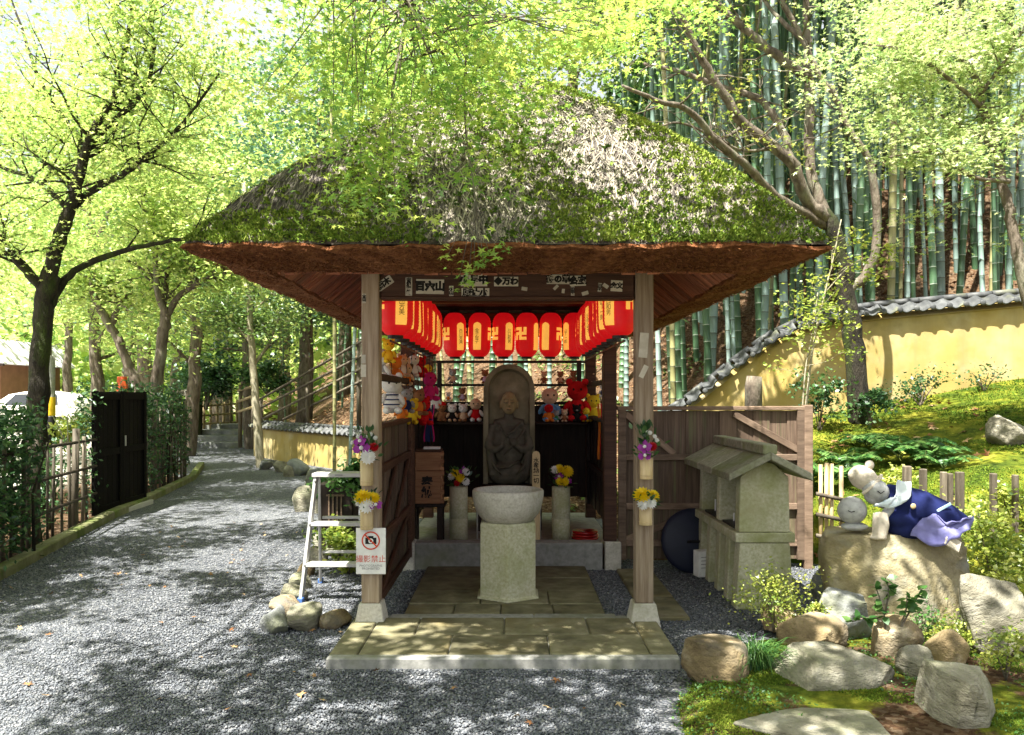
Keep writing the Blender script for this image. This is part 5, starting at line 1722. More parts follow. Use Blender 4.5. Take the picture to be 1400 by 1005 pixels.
def tiled_wall(name, label, pts, th=0.2, tw=0.20, base_drop=0.6, cop=0.24):
    """pts: list of (x, y, z_base, z_top) along the wall; z_top is the ridge of the coping"""
    root = empty(name, (pts[0][0], pts[0][1], pts[0][2]), 0, label, 'wall')
    o = Vector(root.location)
    L = [0]
    for a, b2 in zip(pts[:-1], pts[1:]): L.append(L[-1] + math.hypot(b2[0] - a[0], b2[1] - a[1]))
    arr = np.array(pts)
    def at(s):
        return [float(np.interp(s, L, arr[:, k])) for k in range(4)]
    n = max(10, int(L[-1] / 0.25))
    mb, cap, vs_ = MB(), MB(), []
    S = np.linspace(0, L[-1], n + 1)
    prev = None
    body_v, body_f, led_v, led_f = [], [], [], []
    for i, s in enumerate(S):
        x, y, zb, zt = at(s)
        x2, y2, _, _ = at(min(s + 0.05, L[-1])); x1, y1, _, _ = at(max(s - 0.05, 0))
        t = Vector((x2 - x1, y2 - y1, 0)).normalized(); nr = Vector((t.y, -t.x, 0))
        for (off, z) in ((th / 2, zb - base_drop), (th / 2, zt - cop), (-th / 2, zt - cop), (-th / 2, zb - base_drop)):
            body_v.append(Vector((x, y, z)) + nr * off - o)
        for (off, z) in ((th / 2 + 0.035, zt - cop + 0.002), (th / 2 + 0.03, zt - cop + 0.012), (0, zt - 0.15), (-th / 2 - 0.03, zt - cop + 0.012), (-th / 2 - 0.03, zt - cop + 0.002)):
            led_v.append(Vector((x, y, z)) + nr * off - o)
    for i in range(n):
        for k in range(4): body_f.append((i * 4 + k, i * 4 + (k + 1) % 4, i * 4 + 4 + (k + 1) % 4, i * 4 + 4 + k))
        for k in range(5): led_f.append((i * 5 + k, i * 5 + (k + 1) % 5, i * 5 + 5 + (k + 1) % 5, i * 5 + 5 + k))
    body_f += [(0, 1, 2, 3), (n * 4 + 3, n * 4 + 2, n * 4 + 1, n * 4)]
    led_f += [(0, 1, 2, 3, 4), tuple(n * 5 + k for k in (4, 3, 2, 1, 0))]
    MB().add(body_v, body_f).build('plaster_body', M_yellow, root)
    MB().add(led_v, led_f).build('plaster_ledge', M_yellow, root)
    tm = tile_mesh(tw, 0.20, 0.016)
    rm = MB().tube([(-0.155, 0, 0), (0.155, 0, 0)], 0.045, 10).mesh('ridge_tile', M_tile, True)
    cm = MB().lathe([(0.001, 0), (0.034, 0), (0.038, 0.008), (0.026, 0.018), (0.001, 0.018)], 12).mesh('round_end_tile', M_tile, True)
    k = 0
    s = tw / 2
    while s < L[-1]:
        x, y, zb, zt = at(s)
        xa, ya, _, za = at(max(0, s - 0.1)); xb, yb, _, zb2 = at(min(L[-1], s + 0.1))
        ang = math.atan2(yb - ya, xb - xa); run = math.hypot(xb - xa, yb - ya)
        pit = math.atan2(zb2 - za, run)
        nr = Vector((math.sin(ang), -math.cos(ang), 0))
        for sd in (1, -1):
            p = Vector((x, y, zt - 0.175)) + nr * (sd * (th / 2 + 0.115)) - o
            e = link('roof_tile', tm, root, p)
            m = Matrix.Rotation(ang + (0 if sd > 0 else math.pi), 3, 'Z') @ Matrix.Rotation(-pit if sd > 0 else pit, 3, 'Y') @ Matrix.Rotation(math.radians(33), 3, 'X')
            e.rotation_euler = m.to_euler()
            if sd > 0:
                e2 = link('round_end_tile', cm, root, p + nr * 0.004 + Vector((math.cos(ang), math.sin(ang), 0)) * (-tw / 2) + Vector((0, 0, 0.03 - tw / 2 * math.tan(pit))))
                e2.rotation_euler = (math.radians(90), 0, ang)
        s += tw
    s = 0.15
    while s < L[-1]:
        x, y, zb, zt = at(s)
        xa, ya, _, za = at(max(0, s - 0.1)); xb, yb, _, zb2 = at(min(L[-1], s + 0.1))
        ang = math.atan2(yb - ya, xb - xa); pit = math.atan2(zb2 - za, math.hypot(xb - xa, yb - ya))
        e = link('ridge_tile', rm, root, Vector((x, y, zt - 0.03)) - o)
        e.rotation_euler = (Matrix.Rotation(ang, 3, 'Z') @ Matrix.Rotation(-pit, 3, 'Y')).to_euler()
        s += 0.30
    return root


wp = []
for px, yb, yt, d in ((905, 640, 562, 11.2), (930, 625, 547, 11.1), (960, 602, 524, 11.0), (1000, 585, 491, 10.9), (1050, 562, 455, 10.8), (1100, 536, 431, 10.65), (1140, 518, 421, 10.6), (1200, 507, 413, 10.5), (1300, 502, 404, 10.4), (1400, 499, 395, 10.3), (1520, 494, 386, 10.2), (1680, 488, 375, 10.0)):
    b_ = P(px, yb, d); t_ = P(px, yt, d)
    wp.append((b_.x, b_.y, b_.z, t_.z))
tiled_wall('yellow_garden_wall', 'long yellow plaster wall with grey tiled coping curving down before the bamboo', wp)
wp = []
for px, yb, yt, d in ((352, 622, 574, 21.0), (400, 630, 578, 19.0), (450, 638, 581, 17.6), (520, 650, 585, 15.8)):
    b_ = P(px, yb, d); t_ = P(px, yt, d)
    wp.append((b_.x, b_.y, b_.z, t_.z))
tiled_wall('low_yellow_wall', 'low yellow plaster wall with tiled coping along the path', wp, tw=0.24)

# ================================================================ bamboo culms
def culm_mesh(r, h, seed, mats, bend):
    rr = random.Random(seed)
    pts, rad, mi = [], [], []
    z = 0.0
    seg = 0.26
    rings = []
    while z < h:
        L = seg * rr.uniform(0.9, 1.1)
        k = 1 - 0.55 * (z / h) ** 1.6
        rings += [(z, r * k * 0.985, 0), (z + L * 0.93, r * k * 0.98, 0), (z + L * 0.955, r * k * 1.025, 1), (z + L * 0.985, r * k * 1.02, 1)]
        z += L
    mb = MB()
    sides = 8
    vs_, fs, mis = [], [], []
    for (zz, ra, m_) in rings:
        bx = bend[0] * (zz / h) ** 2; by = bend[1] * (zz / h) ** 2
        for k in range(sides):
            a = 2 * math.pi * k / sides
            vs_.append((bx + ra * math.cos(a), by + ra * math.sin(a), zz))
    for i in range(len(rings) - 1):
        m_ = 1 if (rings[i][2] == 1) else 0
        for k in range(sides):
            a = i * sides + k; b2 = i * sides + (k + 1) % sides
            fs.append((a, b2, b2 + sides, a + sides)); mis.append(m_)
    me = bpy.data.meshes.new('bamboo_culm')
    me.from_pydata(vs_, [], fs)
    for q_ in mats: me.materials.append(q_)
    me.polygons.foreach_set('material_index', mis)
    me.polygons.foreach_set('use_smooth', [True] * len(fs))
    me.update()
    return me


CULM = {}
for kind, mt in (('g', (M_bambooG, M_node)), ('b', (M_bambooB, M_nodeD)), ('y', (M_bambooY, M_nodeD))):
    CULM[kind] = [culm_mesh(r_, 12.0, 5 + i, mt, (RND.uniform(-1.1, 1.1), RND.uniform(-0.8, 0.8))) for i, r_ in enumerate((0.032, 0.042, 0.054, 0.066))]
KN = {'g': 'dark green', 'b': 'pale blue-grey', 'y': 'yellowed'}


def culm(x, y, kind, sz, lab, grp, lean=(0, 0), z=None, scale=1.0):
    o = link('bamboo_culm', CULM[kind][sz], None, (x, y, (H(x, y) if z is None else z) - 0.05), (lean[0], lean[1], RND.uniform(0, 6.28)), (scale, scale, 1.0))
    return tag(o, lab, 'bamboo', grp)


pts_b = []
tries = 0
def far_enough(x, y, dmin):
    return all((x - a) ** 2 + (y - b2) ** 2 > dmin * dmin for a, b2 in pts_b)


def grove(n, pxr, dr, lab, grp, dmin=0.30, kinds='ggggbbby', pw=1.5):
    k = 0; tr = 0
    while k < n and tr < n * 40:
        tr += 1
        d = dr[0] + (dr[1] - dr[0]) * RND.random() ** pw
        px = RND.uniform(*pxr)
        x = CAMX + (px - 700) / FPX * d; y = CAMY + d
        if not far_enough(x, y, dmin): continue
        pts_b.append((x, y))
        kd = RND.choice(kinds)
        sz = RND.choice((0, 1, 1, 2, 2, 3))
        wh = ('above the curved wall' if px < 1110 else 'beside the slope tree' if px < 1230 else 'over the straight wall' if px < 1330 else 'near the right edge') if lab.startswith('{} bamboo culm in the dense') else ''
        lb = lab.format(('slender ', '', 'thick ', 'very thick ')[sz] + KN[kd]).replace('in the dense grove behind the long yellow wall', ('deep in' if d > 16 else 'at the front of') + ' the grove, ' + wh)
        ln = 0.05 if RND.random() < 0.85 else 0.14
        o_ = culm(x, y, kd, sz, lb, grp, (RND.uniform(-ln, ln), RND.uniform(-ln, ln)))
        if 'behind the pavilion' in lab: o_.scale.z = 0.44
        if 'slope railing' in lab: o_.scale.z = 0.6
        k += 1


grove(195, (985, 1480), (11.6, 24), '{} bamboo culm in the dense grove behind the long yellow wall', 'bamboo grove behind the yellow wall', 0.27)
grove(36, (900, 1010), (12.0, 20), '{} bamboo culm behind the low end of the long yellow wall', 'bamboo by the low end of the yellow wall', 0.30)
grove(34, (560, 880), (12.0, 19), '{} bamboo culm on the hillside behind the pavilion', 'bamboo behind the pavilion', 0.4)
grove(7, (380, 500), (22, 34), '{} bamboo culm on the hill above the slope railing', 'bamboo above the slope railing', 0.5)
c = P(457, 632, 16.3); culm(c.x, c.y, 'y', 1, 'slim yellow-green bamboo culm rising in front of the low yellow wall', 'bamboo before the low wall', (0.0, -0.045), -0.05, 0.9)
c = P(478, 615, 15.8); culm(c.x, c.y, 'b', 1, 'slim pale bamboo culm in front of the low yellow wall nearest the pavilion', 'bamboo before the low wall', (0.0, -0.05), -0.05, 0.85)

def bamboo_mass(n):
    V, F = [], []
    sd = 6
    for i in range(n):
        d = RND.uniform(15, 32); px = RND.uniform(930, 1500)
        x = CAMX + (px - 700) / FPX * d; y = CAMY + d
        z = H(x, y) - 0.1
        r = RND.uniform(0.035, 0.06); lx, ly = RND.uniform(-.6, .6), RND.uniform(-.6, .6)
        b = len(V)
        for k in range(5):
            q_ = k / 4
            for j in range(sd):
                a = 6.283 * j / sd
                V.append((x + lx * q_ ** 2 + r * (1 - .4 * q_) * math.cos(a), y + ly * q_ ** 2 + r * (1 - .4 * q_) * math.sin(a), z + 12 * q_))
        for k in range(4):
            for j in range(sd):
                F.append((b + k * sd + j, b + k * sd + (j + 1) % sd, b + (k + 1) * sd + (j + 1) % sd, b + (k + 1) * sd + j))
    return np_mesh('bamboo_mass', V, F, M_bambooG, True)


tag(link('bamboo_mass', bamboo_mass(420)), 'dense dark mass of bamboo stems deep in the grove', 'bamboo', kind='stuff')

# ================================================================ slope railing of split bamboo
SR = empty('slope_railing', (P(345, 600, 21).x, P(0, 0, 21).y, 0.0), 0, 'bamboo pole railing climbing the leaf-strewn slope behind the low wall', 'railing')
o_ = Vector(SR.location)
for (a, b2) in (((352, 548), (496, 466)), ((352, 560), (496, 486)), ((360, 572), (496, 503)), ((386, 574), (496, 520))):
    p0, p1 = P(a[0], a[1], 20.3), P(b2[0], b2[1], 16.6)
    MB().tube([p0 - o_, p1 - o_], 0.03, 8).build('rail', M_bamboogrey, SR, True)
for (px, py0, py1, d) in ((356, 545, 596, 20.4), (420, 512, 590, 18.6), (490, 468, 590, 16.8)):
    MB().tube([P(px, py1, d) - o_ + Vector((0, 0.05, 0)), P(px, py0, d) - o_ + Vector((0, 0.05, 0))], 0.05, 8).build('rail_post', M_bamboogrey, SR, True)
SR2 = empty('slope_railing', (P(335, 600, 22).x, P(0, 0, 22).y, 0.0), 0, 'short bamboo railing at the path end beside the slim tree', 'railing')
o_ = Vector(SR2.location)
for (y0, y1) in ((534, 528), (549, 541), (563, 556)):
    MB().tube([P(326, y0, 23) - o_, P(348, y1, 21) - o_], 0.04, 8).build('rail', M_bamboofence, SR2, True)
for px, d in ((328, 22.9), (346, 21.2)):
    MB().tube([P(px, 612, d) - o_, P(px, 526, d) - o_ + Vector((0, 0.06, 0))], 0.06, 8).build('rail_post', M_bamboogrey, SR2, True)

# ================================================================ left side: kerb timber, lattice fence, gate
KB = empty('timber_kerb', (KERB[1][0], KERB[1][1], -0.06), 0, 'mossy timber kerb edging the gravel path', 'kerb')
tag(KB, kind='structure')
del KB['category']
o_ = Vector(KB.location)
for a, b2 in zip(KERB[:6], KERB[1:7]):
    a, b2 = Vector((a[0], a[1], -0.03)), Vector((b2[0], b2[1], -0.03))
    n = max(1, int((b2 - a).length / 1.4))
    for k in range(n):
        p, q_ = a.lerp(b2, k / n), a.lerp(b2, (k + 1) / n - 0.006)
        MB().bar(p - o_, q_ - o_, 0.13, 0.13).build('kerb_timber', M_mosswood, KB, bevel=0.012)


def kerb_at(y, off):
    x = float(np.interp(y, [k[1] for k in KERB], [k[0] for k in KERB]))
    return Vector((x - off, y, 0))


def lattice(name, label, y0, y1, off, hgt, sp, rails, mats=(M_bamboogrey, M_bamboogrey), r=0.02, big=0.04):
    root = empty(name, kerb_at(y0, off), 0, label, 'fence')
    o_ = Vector(root.location)
    y = y0; k = 0
    while y <= y1:
        b_ = kerb_at(y, off + RND.uniform(-.02, .02)) - o_
        rr = big if k % 5 == 0 else r * RND.uniform(0.7, 1.2)
        hh = hgt * (1.06 if k % 5 == 0 else RND.uniform(0.9, 1.02))
        MB().tube([b_ + Vector((0, 0, -0.12)), b_ + Vector((RND.uniform(-.03, .03), 0, hh))], rr, 7).build('pole', mats[0], root, True)
        y += sp * RND.uniform(0.8, 1.2); k += 1
    for z in rails:
        MB().tube([kerb_at(y0 - 0.1, off - 0.035) - o_ + Vector((0, 0, z)), kerb_at((y0 + y1) / 2, off - 0.035) - o_ + Vector((0, 0, z + .01)), kerb_at(y1 + 0.1, off - 0.035) - o_ + Vector((0, 0, z))], 0.018, 7).build('rail', M_darkwood, root, True)
    return root


lattice('bamboo_lattice_fence', 'weathered bamboo lattice fence between the hedge and the black gate', 1.6, 4.55, 0.16, 1.05, 0.24, (0.28, 0.62, 0.95))
lattice('bamboo_lattice_fence', 'weathered bamboo lattice fence beyond the black gate', 6.35, 10.2, 0.16, 1.35, 0.22, (0.30, 0.85))
GT = empty('black_gate', (0, 0, 0), 0, 'tall black wooden double gate beside the path', 'gate')
ga, gb = P(126, 710, 10.0), P(197, 688, 11.6)
ga.z = gb.z = -0.03
GT.location = ga
dv = gb - ga
Lg = dv.length; t_ = dv / Lg
rz = math.atan2(t_.y, t_.x)
nr = Vector((t_.y, -t_.x, 0))
for k in range(2):
    leaf = empty('gate_leaf', t_ * (Lg * (0.25 + 0.5 * k)), rz, parent=GT)
    w = Lg / 2 - 0.012
    n = 6
    for i in range(n):
        MB().box(((i + 0.5 - n / 2) * w / n, 0, 0.80), (w / n - 0.005, 0.03, 1.56)).build('board', M_blackwood, leaf, bevel=0.003)
    for s in (-1, 1):
        MB().box((s * (w / 2 - 0.04), -0.028, 0.80), (0.08, 0.025, 1.58)).build('stile', M_blackwood, leaf, bevel=0.003)
    for z in (0.08, 1.52, 0.8):
        MB().box((0, -0.027, z), (w - 0.17, 0.023, 0.09)).build('rail', M_blackwood, leaf, bevel=0.003)
    if k == 1:
        MB().box((-w / 2 + 0.05, -0.05, 0.92), (0.022, 0.012, 0.14)).build('handle', M_alu, leaf)
MB().box((0, 0, 0), (Lg * 0.96, 0.05, 0.06)).build('sun_strip', pm('sun_strip', [(0.5, 0.48, 0.43), (0.62, 0.6, 0.55)], 6, 4, 0.8, 0.2), GT, loc=t_ * (Lg / 2) + nr * 0.12 + Vector((0, 0, 0.0)), rot=(0, 0, rz))  # sunlit strip at the gate's foot, its light put into a pale bar
c = P(167, 526, 13.4)
t = empty('orange_cone', (c.x, c.y, H(c.x, c.y)), 0, 'small orange traffic cone top showing over the black gate', 'cone')
zt = P(167, 515, 13.4).z - H(c.x, c.y)
MB().lathe([(0.20, 0.04), (0.17, 0.06), (0.10, zt * 0.8), (0.075, zt)], 16).build('cone', flat('cone_orange', (0.55, 0.09, 0.02), 0.6), t, True)
MB().box((0, 0, 0.02), (0.5, 0.5, 0.04)).build('foot', M_black, t)
c = P(70, 600, 12.0)
t = empty('marker_post', (c.x, c.y, H(c.x, c.y)), 0, 'grey utility post with a yellow and black band before the car', 'post')
MB().tube([(0, 0, 0), (0, 0, 2.15)], 0.055, 12).build('pole', M_kerbstone, t, True)
MB().lathe([(0.058, 1.25), (0.060, 1.26), (0.060, 1.52), (0.058, 1.53)], 12).build('yellow_band', flat('warning_yellow', (0.75, 0.50, 0.02), 0.5), t, True)
MB().lathe([(0.058, 0.75), (0.060, 0.76), (0.060, 1.23), (0.058, 1.24)], 12).build('black_band', M_black, t, True)

# steps, sign and lattice at the end of the path
ST = empty('stone_steps', (P(300, 610, 24.3).x, P(0, 0, 24.3).y, -0.06), 0)
tag(ST, kind='structure')
for k in range(4):
    MB().box((0.25 - k * 0.12, 0.3 + k * 0.75, 0.0 + k * 0.16), (2.6, 0.78, 0.34)).build('step', M_grey, ST, bevel=0.02)
t = empty('bamboo_lattice_fence', (P(255, 600, 25.5).x, P(0, 0, 25.5).y, 0.3), 0, 'low bamboo lattice fence at the top of the stone steps', 'fence')
o_ = Vector(t.location)
for k in range(9):
    px = 252 + k * 9
    a = P(px, 590, 25.5 + k * 0.25)
    MB().tube([a - o_, P(px, 547, 25.5 + k * 0.25) - o_], 0.045, 7).build('pole', M_bamboofence, t, True)
for yy in (555, 568, 580):
    MB().tube([P(250, yy + 2, 25.4) - o_, P(326, yy - 3, 27.6) - o_], 0.035, 7).build('rail', M_bamboofence, t, True)
c = P(255, 560, 24.0)
t = empty('direction_board', (c.x, c.y, 0.0), 0, 'small pale direction board above the fence at the path end', 'sign')
zz = P(255, 537, 24).z
MB().box((0, 0, zz), (0.58, 0.03, 0.17)).build('board', M_paper, t)
MB().box((0.0, 0.03, zz / 2 - 0.1), (0.06, 0.03, zz)).build('stake', M_bamboogrey, t)
link('lettering', text_mesh('嵯峨野鈴虫', 0.09, M_ink, 0.001), t, (0, -0.017, zz), (math.radians(90), 0, 0))

# ================================================================ parked car and the house beyond
def make_car(loc, rz):
    t = empty('parked_car', loc, rz, 'white hatchback parked beyond the mossy maple trunk', 'car')
    paint = pm('white_car_paint', [(0.70, 0.68, 0.62), (0.74, 0.72, 0.66)], 2, 2, 0.25, 0, spec=0.5, vary=0)
    glass = flat('car_glass', (0.02, 0.025, 0.03), 0.08, 0.6)
    # stations along x: (x, zlow, zbelt, zroof, half width low, half width roof)
    st = [(-2.0, 0.42, 0.72, 0.74, 0.70, 0.60), (-1.9, 0.28, 0.86, 0.90, 0.80, 0.68), (-1.5, 0.22, 0.95, 1.02, 0.84, 0.70), (-1.0, 0.22, 0.98, 1.10, 0.85, 0.68), (-0.55, 0.22, 0.99, 1.42, 0.85, 0.62),
          (0.0, 0.22, 0.99, 1.52, 0.85, 0.62), (0.8, 0.22, 1.0, 1.52, 0.85, 0.62), (1.4, 0.22, 1.02, 1.46, 0.84, 0.61), (1.75, 0.24, 1.02, 1.18, 0.80, 0.62), (1.95, 0.34, 0.92, 0.98, 0.74, 0.62)]
    vs_, fs = [], []
    for (x, zl, zb, zr, wl, wr) in st:
        vs_ += [(x, -wl, zl), (x, -wl - 0.02, (zl + zb) / 2), (x, -wl, zb), (x, -wr, zr), (x, 0, zr + 0.03), (x, wr, zr), (x, wl, zb), (x, wl + 0.02, (zl + zb) / 2), (x, wl, zl)]
    for i in range(len(st) - 1):
        for k in range(9):
            fs.append((i * 9 + k, i * 9 + (k + 1) % 9, i * 9 + 9 + (k + 1) % 9, i * 9 + 9 + k))
    fs += [tuple(range(8, -1, -1)), tuple((len(st) - 1) * 9 + k for k in range(9))]
    MB().add(vs_, fs).build('body', paint, t, True)
    for s in (-1, 1):
        for xs in ((-0.62, 0.28), (0.34, 1.28)):
            f = lambda x, q_: ((1 - q_) * 0.85 + q_ * 0.635 + 0.008)
            top0 = 1.40 if xs[0] < 0 else 1.45
            inset = 0.32 if xs[0] < 0 else 0.0
            MB().add([(xs[0], s * f(0, 0.08), 1.03), (xs[1], s * f(0, 0.08), 1.03), (xs[1] - (0.12 if xs[0] > 0 else 0), s * f(0, 0.86), 1.44), (xs[0] + inset, s * f(0, 0.86), 1.43)], [(0, 1, 2, 3)]).build('side_window', glass, t)
        for x in (-1.28, 1.28):
            wv = MB().tube([(x, s * 0.70, 0.31), (x, s * 0.88, 0.31)], 0.31, 20).build('wheel', M_black, t)
            MB().tube([(x, s * 0.872, 0.31), (x, s * 0.888, 0.31)], 0.20, 16).build('rim', M_alu, wv)
        MB().ball((-1.88, s * 0.6, 0.80), (0.10, 0.14, 0.07)).build('headlight', M_alu, t, True)
        MB().ball((1.86, s * 0.62, 0.90), (0.07, 0.12, 0.10)).build('tail_light', M_redlac, t, True)
        MB().ball((-0.75, s * 0.95, 1.05), (0.07, 0.10, 0.06)).build('mirror', paint, t, True)
    return t


c = P(46, 569, 30.0)
make_car((c.x, c.y, H(c.x, c.y)), math.radians(4))
c = P(-100, 560, 38.0)
HS = empty('house', (c.x, c.y, H(c.x, c.y)), 0, 'reddish-brown house with a pale metal roof behind the car', 'house')
M_hw = pm('red_brown_wall', [(0.20, 0.10, 0.06), (0.27, 0.14, 0.085)], 3, 4, 0.8, 0.2, 20, vary=0.05)
M_hr = pm('pale_metal_roof', [(0.50, 0.50, 0.54), (0.62, 0.62, 0.66)], 3, 4, 0.5, 0.1, 20, vary=0.05)
MB().box((0, 2.5, 1.2), (7.0, 5, 2.6)).build('wall', M_hw, HS)
rf = MB().prism([(-4.1, 2.5), (4.1, 2.5), (3.0, 3.75), (-3.0, 3.75)], 6.2, (0, 2.4, 0)).build('roof', M_hr, HS)
for k in range(15):
    MB().bar((-3.9 + k * 0.56, -0.68, 2.53), (-2.9 + k * 0.42, -0.72, 3.75), 0.05, 0.04).build('roof_seam', M_hr, rf)
MB().box((0, -0.70, 2.46), (8.2, 0.10, 0.12)).build('gutter', M_darkwood, HS)
for x in (-2.4, -0.6, 1.2, 2.7):
    w_ = MB().box((x, -0.02, 1.1), (1.2, 0.06, 2.0)).build('sliding_door', M_boxwood, HS)
    MB().box((x, -0.056, 1.2), (0.5, 0.01, 1.5)).build('pane', flat('dark_pane_%d' % int(x * 10), (0.03, 0.03, 0.03), 0.1), w_)
for x in (-3.5, 1.98, 3.5):
    MB().box((x, -0.5, 1.2), (0.14, 0.14, 2.5)).build('porch_post', M_darkwood, HS)

# ================================================================ stakes and bamboo hurdle on the moss slope
t = empty('bamboo_hurdle', P(1135, 735, 6.0), 0, 'short tan bamboo hurdle beside the plank fence', 'fence')
o_ = Vector(t.location)
for px, yt_ in ((1122, 635), (1130, 633), (1137, 634), (1150, 637)):
    MB().tube([P(px, 775, 6.0) - o_, P(px, yt_, 6.0) - o_], 0.015, 10).build('pole', M_bambooTan, t, True)
for yy in (678, 706, 735):
    MB().tube([P(1116, yy - 3, 5.97) - o_, P(1156, yy + 6, 5.97) - o_], 0.015, 8).build('rail', M_bamboogrey, t, True)
for k, (px, yt_, wpx) in enumerate(((1240, 664, 10), (1262, 668, 8), (1290, 672, 7), (1299, 674, 6), (1312, 672, 10), (1358, 674, 7), (1388, 676, 6))):
    d = 6.1
    a = P(px, 715, d); b_ = P(px, yt_, d)
    o = MB().box((0, 0, (b_.z - 0.2) / 2), (wpx / FPX * d, 0.05, b_.z - 0.2 + 0.3)).build('wooden_stake', M_bamboogrey, None, bevel=0.006, loc=(a.x, a.y, 0.2))
    tag(o, 'grey wooden stake holding the mossy bank behind the boulder, %s from the fence side' % ordn[k], 'stake', 'stakes of the mossy bank')
c = P(1030, 548, 8.9)
o = MB().tube([(0, 0, -0.3), (0, 0, 0.16), (0.01, 0, 0.27)], [0.10, 0.095, 0.085], 12).build('tree_stump', M_bark, None, True, loc=(c.x, c.y, c.z))
tag(o, 'short cut tree stump behind the plank fence', 'stump')
# ================================================================ leaves
_t = np.radians([-112, -58, 0, 58, 112]); _n = np.radians([-150, -84, -29, 29, 84, 150])
_tr = np.array([0.62, 0.92, 1.0, 0.92, 0.62]); _nr = np.array([0.16, 0.30, 0.34, 0.34, 0.30, 0.16])
MAPLE_V = np.concatenate([[[0, 0]], np.stack([_nr * np.cos(_n), _nr * np.sin(_n)], -1), np.stack([_tr * np.cos(_t), _tr * np.sin(_t)], -1)])
MAPLE_F = np.array([(0, 1 + i, 7 + i, 2 + i) for i in range(5)])
KITE_V = np.array([(-0.5, 0), (0.05, 0.36), (0.62, 0), (0.05, -0.36)]); KITE_F = np.array([(0, 3, 2, 1)])
LANCE_V = np.array([(-0.5, 0), (-0.1, 0.09), (0.62, 0), (-0.1, -0.09)])


def leaf_cloud(name, p, size, mat, tv=KITE_V, tf=KITE_F, tilt=0.5, col=None, droop=0.12, bias=None):
    p = np.asarray(p, float)
    n = len(p)
    nn = np.array([[0, 0, 1.0]]) + NR.normal(0, tilt, (n, 3))
    if bias is not None: nn = nn + bias
    nn /= np.linalg.norm(nn, axis=1)[:, None]
    u = np.cross(nn, NR.normal(0, 1, (n, 3))); u /= np.linalg.norm(u, axis=1)[:, None]
    w = np.cross(nn, u)
    s = np.broadcast_to(np.asarray(size, float), (n,)) * NR.uniform(0.5, 1.4, n)
    r2 = (tv ** 2).sum(1)
    dr = droop * NR.uniform(-1.0, 3.0, n)
    V = p[:, None, :] + s[:, None, None] * (tv[None, :, :1] * u[:, None, :] + tv[None, :, 1:] * w[:, None, :] - dr[:, None, None] * r2[None, :, None] * nn[:, None, :])
    k = len(tv)
    F = (tf[None] + (np.arange(n) * k)[:, None, None]).reshape(-1, tf.shape[1])
    c = NR.uniform(0, 1, n) if col is None else np.clip(col + NR.normal(0, 0.17, n), 0, 1)
    return np_mesh(name, V.reshape(-1, 3), F, mat, False, np.repeat(c, k))


def clumps(cent, n_each, spread, keep=None, aniso=1.5, droop=0.15):
    """points in flattened sprays round the centres"""
    cent = np.asarray(cent, float)
    N = len(cent) * n_each
    c = np.repeat(cent, n_each, 0)
    sp = np.repeat(np.asarray(spread, float) * np.ones((len(cent), 3)) * NR.uniform(0.6, 1.3, (len(cent), 1)), n_each, 0)
    tl = np.repeat(NR.normal(0, 0.22, (len(cent), 2)), n_each, 0)
    o = NR.normal(0, 1, (N, 3)) * sp
    yw = np.repeat(NR.uniform(0, 6.28, len(cent)), n_each)
    ox, oy = o[:, 0] * aniso, o[:, 1] / aniso
    o[:, 0] = ox * np.cos(yw) - oy * np.sin(yw); o[:, 1] = ox * np.sin(yw) + oy * np.cos(yw)
    o[:, 2] -= np.abs(ox) * droop
    o[:, 2] += o[:, 0] * tl[:, 0] + o[:, 1] * tl[:, 1]
    p = c + o
    col = np.repeat(NR.uniform(0.15, 0.85, len(cent)), n_each)
    if keep is not None:
        k = keep(p)
        p, col = p[k], col[k]
    return p, col


